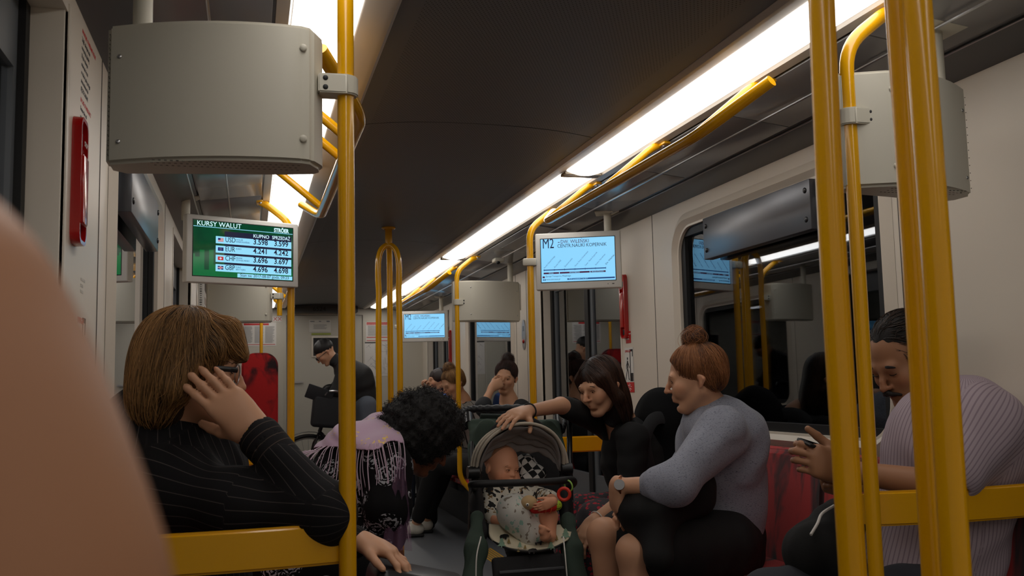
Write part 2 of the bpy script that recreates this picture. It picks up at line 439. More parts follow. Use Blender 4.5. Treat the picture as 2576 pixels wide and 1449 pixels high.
# dark transverse head over the end wall, carrying the car number
b = MB(); b.prism([(0.42, 2.02), (1.22, 2.02)]+[(1.22-0.8*k/12, 2.085+0.02*math.sin(math.pi*k/12)) for k in range(13)], YE-0.22, YE+0.01, axis=1)
hd = b.build('trim_10', mat('dark_head_panel', (60, 60, 62), rough=0.5)); hd['kind'] = 'structure'
me = text_mesh('6524', 0.075, None, None, (0.70, YE-0.222, 2.03)); join_meshes([(me, 0)], 'car_number', M_dark, hd)
# ------------------------------------------------------------------ poles, rails, screens
PX_R, PX_L = 1.447, 0.197
def pole(sgn, y, label, bottom=True, ztop=2.062, group=None, straight=False):
    X = (lambda x: x) if sgn > 0 else mx
    t = thing('grab_pole', label, 'pole', (X(PX_R), y, 0), 0, group)
    s = 1 if sgn > 0 else -1
    pts = [(s*0.165, 0, ztop), (s*0.115, 0, 2.035), (s*0.035, 0, 1.945), (0, 0, 1.86)]
    pts = fillet([(s*0.15, 0, ztop), (s*0.115, 0, 2.045), (0, 0, 1.955), (0, 0, 1.5)], 0.07)
    if straight: pts = [(0, 0, 2.062), (0, 0, 1.5)]
    if bottom: pts += [(0, 0, 1.0)]+fillet([(0, 0, 0.62), (0, 0, 0.47), (s*0.10, 0, 0.36)], 0.1)
    else: pts += [(0, 0, 1.635)]; pts = [p for p in pts if Vector(p).z >= 1.634]
    b = MB(); b.tube(pts, 0.018, 20); b.build('pole', M_yel, t, smooth=60)
    b = MB(); b.box((0 if straight else s*0.155, 0, ztop-0.002), (0.05 if straight else 0.03, 0.11, 0.012), bev=0.004); b.build('mounting_plate', M_yel, t)
    for e in (-0.035, 0.035):
        b = MB(); b.sphere((0 if straight else s*0.15, e, ztop-0.01), 0.007, 8); b.build('bolt', M_steel, t)
    return t
pole(-1, 2.04, 'yellow grab pole nearest the camera on the left, holding the large blank display box', straight=True)
pole(1, 2.04, 'thin yellow pole bent at the top, between the thick triple pole rods on the right')
pole(-1, 4.89, 'yellow pole behind the green currency screen')
pole(1, 4.89, 'yellow pole left of the nearer blue route screen')
pole(-1, 6.78, 'short yellow pole stub ending under the far left display box', bottom=False)
pole(1, 6.78, 'yellow pole in front of the far right display box')
pole(1, 9.63, 'yellow pole at the farther blue route screen')
# triple pole in the middle of each entrance area
def triple(cx, cy, angs, label):
    t = thing('triple_grab_pole', label, 'pole', (cx, cy, 0))
    b = MB(); b.tube([(0, 0, 2.13), (0, 0, 1.985)], 0.022, 16); b.torus((0, 0, 2.104), 0.035, 0.008); b.build('ceiling_stem', M_yel, t)
    for a in angs:
        a = math.radians(a); R = 0.073
        prof = [(0.0, 1.995), (0.3, 1.992), (0.7, 1.965), (0.93, 1.915), (1.0, 1.86), (1.0, 1.78), (0.95, 1.70), (0.98, 1.6), (1.02, 1.3), (1.0, 1.0), (0.98, 0.7), (0.96, 0.35), (0.96, 0.12), (0.96, 0.0)]
        pts = bez([(math.sin(a)*R*k, math.cos(a)*R*k, z) for k, z in prof], 5)
        b = MB(); b.tube(pts, 0.0178, 20); b.build('rod', M_yel, t, smooth=60)
    b = MB(); b.tube([(0, 0, 0), (0, 0, 0.02)], [0.12, 0.115], 32); b.build('foot_plate', M_yel, t)
triple(XC, 5.84, (11.5, 131.5, 251.5), 'yellow pole splitting into three rods, standing in the far entrance area')
def ang(x, y): return math.degrees(math.atan2(x, y))
triple(0.8165, 1.078, (ang(-.082, .035), ang(.008, -.07), ang(.058, .032)), 'close thick yellow triple pole at the right edge of the view')
# overhead rails
def rail(sgn, dy, label, struts=(2.68, 3.47, 4.24)):
    X = (lambda x: (x-1.345)) if sgn > 0 else (lambda x: -(x-1.345))
    x0 = 1.345 if sgn > 0 else mx(1.345)
    t = thing('overhead_grab_rail', label, 'handrail', (x0, 3.4+dy, 1.885)); L = lambda x, y, z: (X(x), y-3.4, z-1.885)
    pts = fillet([L(1.475, 2.44, 1.995), L(1.345, 2.66, 1.885), L(1.345, 4.26, 1.885), L(1.42, 4.37, 1.955)], 0.09, 8)
    b = MB(); b.tube(pts, 1.0, 18, flat=(0.022, 0.017, (0, 0, 1))); b.build('rail', M_yel, t, smooth=60)
    for ys in struts:
        b = MB(); b.tube(fillet([L(1.575, ys, 2.066), L(1.535, ys, 2.045), L(1.35, ys, 1.893)], 0.03), 0.0155, 14); b.build('strut', M_yel, t, smooth=60)
        b = MB(); b.box(L(1.585, ys, 2.062), (0.03, 0.13, 0.012), bev=0.004)
        br = b.build('bracket', M_yel, t)
        for e in (-0.03, 0.03): b = MB(); b.sphere(L(1.585, ys+e, 2.055), 0.007, 8); b.build('bolt', M_steel, br)
rail(1, 0, 'yellow overhead grab rail on the right, above the two talking women')
rail(-1, 0, 'yellow overhead grab rail on the left, behind the near pole', (2.95, 3.2, 4.1))
rail(1, 4.74, 'farther yellow overhead grab rail on the right')
rail(-1, 4.74, 'farther yellow overhead grab rail on the left, mostly hidden by the screens')
# ---- blank display boxes (covers with perforated flanks)
def clamp(t, M, px, py, z, tx, hgt=0.042):
    """ring round the pole at (px,py) with an arm to tx (local coordinates)"""
    b = MB(); s = 1 if tx > px else -1
    pts = [(tx, py-0.027), (px, py-0.027)]
    for k in range(9):
        a = -math.pi/2 - s*k/8*math.pi; pts.append((px+0.027*math.cos(a), py+0.027*math.sin(a)))
    pts.append((tx, py+0.027)); b.prism(pts, z-hgt/2, z+hgt/2)
    bmesh.ops.bevel(b.bm, geom=[e for e in b.bm.edges], offset=0.003, segments=2, affect='EDGES')
    c = b.build('clamp', M, t)
    for dz in (-0.010, 0.010):
        b = MB(); b.sphere((px+s*0.045, py-0.027, z+dz), 0.006, 10, sc=(1, 0.4, 1)); b.build('screw', M_dark, c)
    return c
M_vent = mat('vent_shadow', (84, 79, 70), rough=0.8)
def display_box(sgn, y, label, bolts_light=True, w=0.435, clampz=1.77, n=10):
    x0 = PX_R if sgn > 0 else PX_L; s = sgn
    t = thing('display_box', label, 'display box', (x0, y, 1.59))
    A = lambda x, yy: (s*x, yy)
    # plan: x grows from the pole to the wall
    fr = [(-0.032, 0.045), (-0.026, 0.002)] if sgn > 0 else [(0.046, 0.045), (0.050, 0.012), (0.072, -0.036)]
    fr += [(0.05+w*k/10, -0.05+0.16*((k/10-0.25)**2)) for k in range(1, 11)]
    bk = [(w+0.05, 0.10), (w+0.02, 0.13), (0.12, 0.085), (0.02 if sgn > 0 else 0.06, 0.07)]
    b = MB(); b.prism([A(*p) for p in fr+bk], 0.0, 0.295)
    bmesh.ops.recalc_face_normals(b.bm, faces=b.bm.faces)
    bmesh.ops.bevel(b.bm, geom=[e for e in b.bm.edges if abs((e.verts[0].co-e.verts[1].co).z) < 0.01 or e.calc_face_angle(0) > 0.35], offset=0.008, segments=3, affect='EDGES')
    b.build('cover', M_shell, t, smooth=35)
    for i, (bx, bz) in enumerate(((0.092, 0.245), (0.092, 0.05), (w+0.025, 0.225), (w+.025, 0.045))):
        k = (bx-0.05)/w; yy = -0.05+0.16*((k-0.25)**2)-0.001
        b = MB(); b.sphere((s*bx, yy, bz), 0.008 if i < 2 and bolts_light else 0.0045, 14, sc=(1, 0.45, 1))
        b.build('screw_cap' if i < 2 and bolts_light else 'screw', M_shell if i < 2 and bolts_light else M_steel, t)
    b = MB()
    for k in range(int(w*60)):
        for r in range(3):
            b.box((s*(0.1+k*0.0115+(r % 2)*0.005), -0.015+r*0.022, 0.0005), (0.005, 0.0018, 0.002))
    tag(b.build('vent_holes', M_vent, t, smooth=0), kind='stuff')
    b = MB()
    for k in range(26):
        for r in range(6): b.sphere((s*(w+0.046), 0.035+r*0.011+(k % 2)*0.005, 0.02+k*0.0102), 0.0013, 5)
    tag(b.build('side_perforation', M_vent, t, smooth=0), kind='stuff')
    clamp(t, M_shell, 0, 0, clampz-1.59, s*0.06)
    xp = s*(w-.015)
    b = MB(); b.tube([(xp, 0.06, 0.28), (xp, 0.06, 0.455)], 0.02, 20); b.build('ceiling_post', M_shell, t)
    b = MB(); b.box((xp, 0.06, 0.452), (0.11, 0.13, 0.006), rot=Euler((0, s*math.radians(7), 0)).to_matrix(), bev=0.002); b.build('ceiling_plate', M_shell, t)
    return t
display_box(-1, 2.04, 'large blank greige display box close to the camera at the upper left')
display_box(1, 2.04, 'blank greige display box at the upper right, behind the thick yellow rods', w=0.335)
display_box(-1, 6.78, 'far blank display box hanging under the green currency screen')
display_box(1, 6.78, 'far blank display box between the two blue route screens', bolts_light=False, clampz=1.73)
# ---- screens
M_scr = emis('screen_light_blue', (138, 212, 255), 1.0)
M_scrtx = mat('screen_dark_type', (6, 10, 40), rough=0.3, emit=(10, 20, 70), estr=0.4)
M_purp = mat('screen_purple_bar', (60, 5, 50), rough=0.3, emit=(70, 5, 60), estr=0.5)
M_hair = mat('screen_grey_type', (60, 80, 110), rough=0.3, emit=(60, 90, 140), estr=0.7)
M_bezel = mat('silver_bezel', (212, 210, 204), rough=0.35)
def monitor(name, label, piv, angz, W, H, zc, arm_dir, mg=(0.042, 0.05, 0.042, 0.05)):
    """screen seen from -y; local x to the right, z up; pivot = pole; panel spans x in [a, a+W] """
    t = thing(name, label, 'screen', (piv[0], piv[1], zc), math.radians(angz))
    a = 0.03 if arm_dir > 0 else -0.03-W
    b = MB(); b.box((a+W/2, 0.02, 0), (W, 0.05, H), bev=0.006, seg=3); b.build('bezel', M_bezel, t)
    b = MB(); b.box((a+W/2+0.0, 0.065, 0), (W*0.93, 0.06, H*0.93), bev=0.02); b.build('rear_cover', M_shell, t)
    xp = a+W*0.85 if arm_dir > 0 else a+W*0.15
    b = MB(); b.tube([(xp, 0.06, H/2-0.02), (xp, 0.06, 2.035-zc)], 0.02, 18); b.build('ceiling_post', M_shell, t)
    b = MB(); b.box((xp, 0.06, 2.032-zc), (0.13, 0.13, 0.006), bev=0.002); b.build('ceiling_plate', M_shell, t)
    s = arm_dir
    b = MB(); b.box((s*0.0+ (0.0), 0.0, 0.0), (0.075, 0.055, 0.04), bev=0.008); b.build('clamp', M_shell, t)
    return t, a
def rect(b, x0, z0, x1, z1, y=-0.0065, mi=0, th=0.0006):
    b.b2((x0, y, z0), (x1, y+th, z1), mi=mi)
def route_screen(label, piv, angz, W, H, zc, fine=True):
    t, a = monitor('route_screen', label, piv, angz, W, H, zc, 1)
    sx0, sx1, sz0, sz1 = a+0.03, a+W-0.032, -H/2+0.042, H/2-0.032
    w_, h_ = sx1-sx0, sz1-sz0
    b = MB(); b.b2((sx0-0.004, -0.0055, sz0-0.004), (sx1+0.004, 0.0, sz1+0.004)); b.build('screen_surround', M_blk, t, smooth=0)
    b = MB(); b.b2((sx0, -0.0062, sz0), (sx1, -0.003, sz1)); b.build('lit_panel', M_scr, t, smooth=0)
    U = lambda u: sx0+u*w_; V = lambda v: sz1-v*h_
    T = []
    def tx(s, u, v, size, mi=0, rot=0.0, sx=1.0, bold=0.0):
        me = text_mesh(s, size, None, None, (0, 0, 0), (0, 0, rot), sx=1.0, bold=bold)
        me.transform(Matrix.Diagonal((sx, 1, 1, 1)))
        me.transform(Matrix.Translation((U(u), -0.0068, V(v))) @ Euler((math.pi/2, 0, 0)).to_matrix().to_4x4()); T.append((me, mi))
    tx('M2', 0.02, 0.215, 0.076, 0, sx=0.66)
    tx('DW. WILEŃSKI', 0.27, 0.115, 0.0265, 1, sx=0.86); tx('CENTR.NAUKI KOPERNIK', 0.225, 0.21, 0.0265, 0, sx=0.86)
    for k, (s, L) in enumerate((('Rondo Daszyńskiego', 1), ('Rondo ONZ', 2), ('Świętokrzyska', 2), ('Nowy Świat-Uniwersytet', 1), ('Centr. Nauki Kopernik', 1), ('Stadion Narodowy', 1), ('Dw. Wileński', 0))):
        tx(s, 0.045+k*0.139, 0.685-k*0.005, 0.0105 if k < 6 else 0.0125, 2 if k < 6 else 0, rot=math.radians(46), sx=0.95)
    tx('ŚRÓDMIEŚCIE', 0.38, 0.808, 0.0085, 3); tx('WOLA', 0.1, 0.808, 0.0085, 3); tx('PRAGA-PÓŁNOC', 0.68, 0.808, 0.0085, 3)
    tx('Zarząd Transportu Miejskiego', 0.055, 0.885, 0.011, 0); tx('www.ztm.waw.pl', 0.06, 0.955, 0.011, 0); tx('09:27 poniedziałek 7 sie 2017', 0.37, 0.958, 0.0085, 3)
    join_meshes(T, 'lettering', [M_scrtx, M_purp, M_hair, M_scr], t)
    b = MB()
    rect(b, U(0.235), V(0.095), U(0.26), V(0.08), mi=1)
    b.box(((U(.03)+U(.87))/2, -0.0066, V(0.722)), (0.84*w_, 0.0008, 0.0055), mi=0)
    for (u0, u1) in ((0.03, 0.24), (0.25, 0.655), (0.665, 0.87)): rect(b, U(u0), V(0.815), U(u1), V(0.778), mi=1)
    for k in range(7): rect(b, U(0.036+k*0.139), V(0.745), U(0.042+k*0.139), V(0.70), mi=0)
    rect(b, U(0.015), V(0.905), U(0.045), V(0.865), mi=1); rect(b, U(0.35), V(0.965), U(0.99), V(0.93), mi=0)
    rect(b, U(0.02), V(0.965), U(0.033), V(0.93), mi=0); rect(b, U(0.04), V(0.965), U(0.055), V(0.93), mi=0)
    b.build('route_diagram', [mat('screen_blue_bar', (20, 60, 110), rough=.3, emit=(30, 80, 140), estr=.6), M_purp], t, smooth=0)
    b = MB(); b.sphere((a+W*0.84, -0.004, -H/2+0.022), 0.0025, 8); b.build('button', M_blk, t)
    b = MB(); b.box((a+W*0.90, -0.004, -H/2+0.022), (0.012, 0.004, 0.004)); b.build('button', M_blk, t)
    return t
route_screen('nearer lit blue route screen beside the right door, with silver bezel', (PX_R, 4.89), -24, 0.455, 0.305, 1.775)
route_screen('farther small lit blue route screen near the end wall', (PX_R, 9.63), -18, 0.47, 0.31, 1.735)
# currency screen (left)
W, H = 0.565, 0.318
tcur, a = monitor('currency_screen', 'lit screen with green picture and table of currency rates', (PX_L, 4.835), 24, W, H, 1.787, -1)
a = 0.035-W; tcur_shift = 0
for ch in tcur.children:
    if ch.name.startswith(('bezel', 'rear_cover')): ch.location.x += 0.065
    if ch.name.startswith('clamp'): ch.location = (0.01, 0.05, 0)
sx0, sx1, sz0, sz1 = a+0.032, a+W-0.032, -H/2+0.032, H/2-0.026
w_, h_ = sx1-sx0, sz1-sz0
U = lambda u: sx0+u*w_
V = lambda v: sz1-v*h_
b = MB(); b.b2((sx0-0.004, -0.0055, sz0-0.004), (sx1+0.004, 0.0, sz1+0.004)); b.build('screen_surround', M_blk, tcur, smooth=0)
M_gpic = bpy.data.materials.new('green_chart_picture'); M_gpic.use_nodes = True; q = NT(M_gpic)
tc = q.n('TexCoord'); sp = q.n('SeparateXYZ'); q.l(tc.outputs['Object'], sp.inputs[0])
nz = q.n('TexNoise'); nz.inputs['Scale'].default_value = 14; nz.inputs['Detail'].default_value = 3; q.l(tc.outputs['Object'], nz.inputs['Vector'])
cb = q.n('CombineXYZ'); q.l(q.math('FLOOR', q.math('MULTIPLY', sp.outputs[0], 45.0)), cb.inputs[0]); wn = q.n('TexWhiteNoise'); q.l(cb.outputs[0], wn.inputs['Vector'])
bars = q.math('LESS_THAN', sp.outputs[2], q.math('SUBTRACT', q.math('MULTIPLY', wn.outputs['Value'], 0.14), 0.13))
f = q.math('ADD', q.math('MULTIPLY', bars, 0.45), q.math('MULTIPLY', nz.outputs['Fac'], 0.35))
c = q.mix(f, lin((4, 44, 36)), lin((8, 150, 78)))
q.l(c, q.b.inputs['Emission Color']); q.b.inputs['Emission Strength'].default_value = 0.6; q.b.inputs['Base Color'].default_value = (0, 0.02, 0.01, 1); q.b.inputs['Roughness'].default_value = 0.12
b = MB(); b.b2((sx0, -0.0062, sz0), (sx1, -0.003, sz1)); b.build('lit_panel', M_gpic, tcur, smooth=0)
M_lit = emis('screen_pale_cyan', (150, 225, 255), 0.95); M_txd = mat('screen_navy', (8, 14, 46), rough=.3, emit=(10, 25, 80), estr=.25)
M_txw = emis('screen_white', (210, 245, 255), 1.1)
b = MB()
rows = [(0.265, 0.395), (0.435, 0.565), (0.605, 0.735), (0.775, 0.905)]
rect(b, U(0), V(0.115), U(1), V(0.105), mi=0)
rect(b, U(0.30), V(0.262), U(0.985), V(0.165), mi=1)
rect(b, U(0.30), V(0.90), U(0.985), V(0.25), y=-0.0064, mi=1)
for z1, z0 in rows: rect(b, U(0.215), V(z0), U(0.985), V(z1), y=-0.0070, mi=0)
rect(b, U(0.43), V(0.995), U(0.995), V(0.925), y=-0.0070, mi=0)
b.build('rate_table', [M_lit, M_txd], tcur, smooth=0)
T = []
def tx(s, u, v, size, mi=0, sx=1.0, y=-0.0078, bold=0.0):
    T.append((text_mesh(s, size, None, None, (U(u), y, V(v)), sx=sx, bold=bold) if 0 else None, mi))
    me = text_mesh(s, size, None, None, (0, 0, 0), (0, 0, 0), bold=bold); me.transform(Matrix.Diagonal((sx, 1, 1, 1)))
    me.transform(Matrix.Translation((U(u), y, V(v))) @ Euler((math.pi/2, 0, 0)).to_matrix().to_4x4()); T[-1] = (me, mi)
tx('KURSY WALUT', 0.03, 0.092, 0.032, 0); tx('STRÖER', 0.80, 0.093, 0.027, 0, sx=.80, bold=0.0008)
tx('KUPNO', 0.585, 0.235, 0.024, 0); tx('SPRZEDAŻ', 0.78, 0.235, 0.024, 0, sx=.84)
for (cur, nm, buy, sell), (z1, z0) in zip((('USD', 'DOLAR\nAMERYKAŃSKI', '3.598', '3.599'), ('EUR', 'EURO', '4.241', '4.242'), ('CHF', 'FRANK\nSZWAJCARSKI', '3.696', '3.697'), ('GBP', 'FUNT\nBRYTYJSKI', '4.696', '4.698')), rows):
    zb = z0-0.035
    tx(cur, 0.305, zb, 0.034, 1, sx=0.80); tx(nm, 0.412, z1+0.05, 0.0105, 2); tx(buy, 0.585, zb, 0.036, 1, sx=0.95, bold=0.0006); tx(sell, 0.80, zb, 0.036, 1, sx=0.95, bold=0.0006)
tx('Stan na: 2017-08-07 godz. 09:23', 0.455, 0.978, 0.0195, 1)
join_meshes(T, 'lettering', [M_txw, M_txd, M_hair], tcur)
def fl(i, cols): 
    z1, z0 = rows[i]; x0, x1 = U(0.235), U(0.29); zt, zb = V(z1+0.03), V(z0-0.035); b = MB()
    for (u0, v0, u1, v1, mi, ly) in cols: rect(b, x0+(x1-x0)*u0, zt+(zb-zt)*v1, x0+(x1-x0)*u1, zt+(zb-zt)*v0, y=-0.0072-0.0003*ly, mi=mi)
    b.build('flag', [emis('flag_red', (220, 40, 50), .7), emis('flag_white', (235, 235, 240), .8), emis('flag_blue', (25, 40, 120), .6)], tcur, smooth=0)
fl(0, [(0, k/7, 1, (k+1)/7, k % 2, 0) for k in range(7)]+[(0, 0, .45, .55, 2, 1)])
fl(1, [(0, 0, 1, 1, 2, 0)]+[(0.5+.16*math.cos(k*math.pi/6)-.02, .5+.28*math.sin(k*math.pi/6)-.03, .5+.16*math.cos(k*math.pi/6)+.02, .5+.28*math.sin(k*math.pi/6)+.03, 1, 1) for k in range(12)])
fl(2, [(0, 0, 1, 1, 0, 0), (.42, .2, .58, .8, 1, 1), (.28, .4, .72, .6, 1, 1)])
fl(3, [(0, 0, 1, 1, 2, 0), (0, .35, 1, .65, 1, 1), (.4, 0, .6, 1, 1, 1), (0, .43, 1, .57, 0, 2), (.45, 0, .55, 1, 0, 2)])
# ---- bars (flat yellow guard rails from pole to wall) 
def bar(sgn, y, label, z0=0.762, z1=0.845):
    X = (lambda x: x) if sgn > 0 else mx
    xa, xb = X(1.44), X(2.018); t = thing('guard_bar', label, 'guard rail', ((xa+xb)/2, y, 0)); h = (xb-xa)/2
    n = 16; f = []; k = []
    for i in range(n+1):
        u = -1+2*i/n; yy = 0.012-0.030*(1-u*u)*1.0; f.append((h*u, yy)); k.append((h*u, yy+0.022))
    b = MB(); b.prism(f+k[::-1], z0, z1); bmesh.ops.recalc_face_normals(b.bm, faces=b.bm.faces)
    bmesh.ops.bevel(b.bm, geom=[e for e in b.bm.edges if abs((e.verts[0].co-e.verts[1].co).z) < 1e-4], offset=0.006, segments=3, affect='EDGES')
    b.build('bar', M_yel, t, smooth=40)
    b = MB(); b.box((h*0.97, 0.02, (z0+z1)/2), (0.03, 0.03, 0.07), bev=0.004); b.build('wall_bracket', M_yel, t)
bar(-1, 2.04, 'yellow guard bar the pinstriped person leans on'); bar(1, 2.04, 'yellow guard bar under the arm of the man in a pink shirt')
bar(-1, 4.89, 'yellow guard bar seen behind the raised striped sleeve'); bar(1, 4.89, 'yellow guard bar behind the black clad woman')
# ---- benches: single seat shells of a long bench
M_seat = bpy.data.materials.new('red_patterned_moquette'); M_seat.use_nodes = True; q = NT(M_seat)
tc = q.n('TexCoord'); mp = q.n('Mapping'); mp.inputs['Scale'].default_value = (4.5, 8.5, 3.2); q.l(tc.outputs['Object'], mp.inputs[0])
nz = q.n('TexNoise'); nz.inputs['Scale'].default_value = 1.0; nz.inputs['Detail'].default_value = 5; nz.inputs['Distortion'].default_value = 0.6; q.l(mp.outputs[0], nz.inputs['Vector'])
nr = q.n('ValToRGB'); nr.color_ramp.elements[0].position = 0.36; nr.color_ramp.elements[0].color = lin((34, 6, 12))+(1,)
nr.color_ramp.elements[1].position = 0.52; nr.color_ramp.elements[1].color = lin((186, 18, 20))+(1,); q.l(nz.outputs['Fac'], nr.inputs[0])
e_ = nr.color_ramp.elements.new(0.44); e_.color = lin((120, 12, 18))+(1,)
q.l(nr.outputs[0], q.b.inputs['Base Color']); q.b.inputs['Roughness'].default_value = 0.9; q.b.inputs['Sheen Weight'].default_value = 0.3
n2 = q.n('TexNoise'); n2.inputs['Scale'].default_value = 900; bp = q.n('Bump'); bp.inputs['Strength'].default_value = .25; bp.inputs['Distance'].default_value = .001
q.l(tc.outputs['Object'], n2.inputs['Vector']); q.l(n2.outputs['Fac'], bp.inputs['Height']); q.l(bp.outputs[0], q.b.inputs['Normal'])
M_frame = mat('dark_seat_frame', (44, 46, 50), rough=0.4)
def seat(sgn, y, w, label, group):
    """sits against the wall, backrest at wall; local x towards the aisle is -s"""
    s = sgn; xw = XR if s > 0 else XL
    t = thing('bench_seat', label, 'seat', (xw, y, 0), 0, group)
    prof = [(-0.02, 0.86), (-0.045, 0.865), (-0.07, 0.85), (-0.085, 0.75), (-0.10, 0.6), (-0.12, 0.5), (-0.12, 0.44), (-0.02, 0.44)]
    b = MB(); b.prism([(s*p[0], p[1]) for p in prof], -w/2, w/2, axis=1)
    bmesh.ops.recalc_face_normals(b.bm, faces=b.bm.faces); bmesh.ops.bevel(b.bm, geom=list(b.bm.edges), offset=0.012, segments=3, affect='EDGES')
    b.build('backrest', M_seat, t, smooth=50)
    prof = [(-0.11, 0.455), (-0.3, 0.44), (-0.45, 0.452), (-0.5, 0.445), (-0.52, 0.415), (-0.50, 0.39), (-0.11, 0.39)]
    b = MB(); b.prism([(s*p[0], p[1]) for p in prof], -w/2, w/2, axis=1)
    bmesh.ops.recalc_face_normals(b.bm, faces=b.bm.faces); bmesh.ops.bevel(b.bm, geom=list(b.bm.edges), offset=0.014, segments=3, affect='EDGES')
    b.build('seat', M_seat, t, smooth=50)
    b = MB(); b.b2((min(-s*0.03, -s*0.48), -w/2+0.01, 0.33), (max(-s*0.03, -s*0.48), w/2-0.01, 0.385), bev=0.01); b.build('seat_frame', M_frame, t)
    return t
def bench(sgn, y0, n, labels, group, w=0.468):
    for i in range(n): seat(sgn, y0+0.03+w*(i+0.5), w-0.006, labels[i] if isinstance(labels, list) else labels, group)
bench(1, 2.04, 6, ['red patterned bench seat under the man in a pink shirt', 'red patterned bench seat with visible backrest beside the man in pink', 'empty red patterned bench seat behind the grey sweater', 'red bench seat under the woman in the grey sweater', 'red bench seat under the woman in black', 'last red bench seat before the right door'], 'red bench seats, right near row')
bench(-1, 2.04, 6, ['red bench seat under the pinstriped person', 'red bench seat next to the pinstriped person', 'red bench seat under the leaning curly haired woman', 'red bench seat beyond the curly haired woman', 'hidden red bench seat by the left wall', 'last red bench seat before the left door'], 'red bench seats, left near row')
bench(1, 6.78, 6, ['far red bench seat under the woman hiding her face', 'far red bench seat under the blonde woman', 'far red bench seat under the person in blue', 'fourth far red bench seat, hidden behind passengers', 'fifth far red bench seat, hidden behind passengers', 'far red bench seat nearest the end wall'], 'red bench seats, right far row')
bench(-1, 8.2, 3, ['far left red bench seat, mostly hidden behind the pinstriped person', 'far left red bench seat, next but one to the end doors', 'far left red bench seat nearest the end wall'], 'red bench seats, left far row')
def console(sgn, y0, y1, nm):
    X = (lambda x: x) if sgn > 0 else mx
    b = MB(); x0, x1 = sorted((X(XR-0.30), X(XR-0.005))); b.b2((x0, y0, 0.0), (x1, y1, 0.32), bev=0.01); tag(b.build(nm, M_frame), kind='structure')
console(1, 2.07, 4.87, 'trim_14'); console(-1, 2.07, 4.87, 'trim_15'); console(1, 6.81, 9.6, 'trim_16')
# padded leaning board and slim pole near the end wall
t = thing('leaning_board', 'tall red padded leaning board with rounded top near the end wall', 'seat', (0.105, 10.55, 0))
b = MB(); pts = []
wB, zT, zB = 0.188, 1.525, 0.62
for (cx, cz, s0) in ((wB-0.14, zT-0.14, 0), (-wB+0.14, zT-0.14, 1), (-wB+0.03, zB+0.03, 2), (wB-0.03, zB+0.03, 3)):
    R = 0.14 if s0 < 2 else 0.03
    for k in range(9): an = (s0+k/8)*math.pi/2; pts.append((cx+R*math.cos(an), cz+R*math.sin(an)))
b.prism(pts, -0.03, 0.03, axis=1); bmesh.ops.recalc_face_normals(b.bm, faces=b.bm.faces)
bmesh.ops.bevel(b.bm, geom=[e for e in b.bm.edges if abs(e.verts[0].co.y-e.verts[1].co.y) < 1e-5], offset=0.018, segments=4, affect='EDGES')
b.build('pad', M_seat, t, smooth=50)
b = MB(); b.box((0, 0.05, 1.05), (0.3, 0.02, 0.8), bev=0.005); b.build('back_plate', M_frame, t)
t = thing('slim_pole', 'slim yellow pole rising behind the red leaning board', 'pole', (0.118, 10.64, 0))
b = MB(); b.tube([(0, 0, 0), (0, 0, 2.06)], 0.0175, 14); b.build('pole', M_yel, t, smooth=60)
b = MB(); b.tube([(0, 0, 2.05), (0, 0, 2.065)], 0.04, 20); b.build('ceiling_flange', M_yel, t)
# ---- window head panels (satin dark plates with four screws)
def head_plate(sgn, label):
    X = (lambda x: x) if sgn > 0 else mx; xx = X(XR-0.005)
    t = thing('window_head_panel', label, 'panel', (xx, 3.51, 1.765), 0, None)
    b = MB(); b.box((0, 0, 0), (0.045, 0.87, 0.19), bev=0.004); b.build('plate', mat('satin_plate', (96, 98, 104), rough=0.3, spec=0.6, metal=0.35), t)
    for yy_ in (-0.405, 0.405):
        for zz in (-0.055, 0.055): b = MB(); b.sphere((-sgn*0.024, yy_, zz), 0.011, 12, sc=(0.4, 1, 1)); b.build('screw', M_blk, t)
head_plate(1, 'satin grey plate with four dark screws across the top of the right window')
head_plate(-1, 'dark satin plate across the top of the left window')
# ---- emergency handles
def handle(sgn, y, zc, label, H=0.36, W=0.075):
    X = sgn; t = thing('emergency_handle', label, 'handle', (XR if sgn > 0 else XL, y, zc))
    s = -sgn
    def rrect(w, h, R):
        p = []
        for (cy, cz, q_) in ((w/2-R, h/2-R, 0), (-w/2+R, h/2-R, 1), (-w/2+R, -h/2+R, 2), (w/2-R, -h/2+R, 3)):
            for k in range(7): an = (q_+k/6)*math.pi/2; p.append((cy+R*math.cos(an), cz+R*math.sin(an)))
        return p
    b = MB(); o_ = rrect(W, H, 0.028); i_ = rrect(W-0.02, H-0.02, 0.02); n = len(o_)
    A = [b.bm.verts.new((0, *p)) for p in o_]; B = [b.bm.verts.new((s*0.022, p[0]*0.96, p[1]*0.99)) for p in o_]
    C_ = [b.bm.verts.new((s*0.022, *p)) for p in i_]; D = [b.bm.verts.new((s*0.010, *p)) for p in i_]
    for i in range(n):
        j = (i+1) % n
        for P_, Q_ in ((A, B), (B, C_), (C_, D)): b.bm.faces.new((P_[i], P_[j], Q_[j], Q_[i]))
    b.bm.faces.new(D); b.build('frame', M_red, t, smooth=60)
    b = MB(); b.box((s*0.018, 0, -0.02), (0.016, W-0.026, H*0.55), bev=0.006, seg=3); b.build('lever', M_red, t)
    for zz in (H*0.35, -H*0.40):
        b = MB(); b.box((s*0.0115, 0, zz), (0.003, W*0.55, 0.03), bev=0.001); b.build('recess', M_dark, t)
    me = text_mesh('STOP', 0.016, None, None, (s*0.024, 0.02 if sgn > 0 else -0.02, H*0.27), (math.pi/2, 0, -sgn*math.pi/2)); join_meshes([(me, 0)], 'lettering', M_white, t)
    return t
handle(1, 4.975, 1.545, 'red emergency handle on the wall below the nearer blue route screen')
handle(-1, 2.265, 1.59, 'glossy red emergency handle on the left wall, nearest the camera', H=0.285, W=.095)
handle(1, 9.80, 1.53, 'small red emergency handle beside the farther route screen')
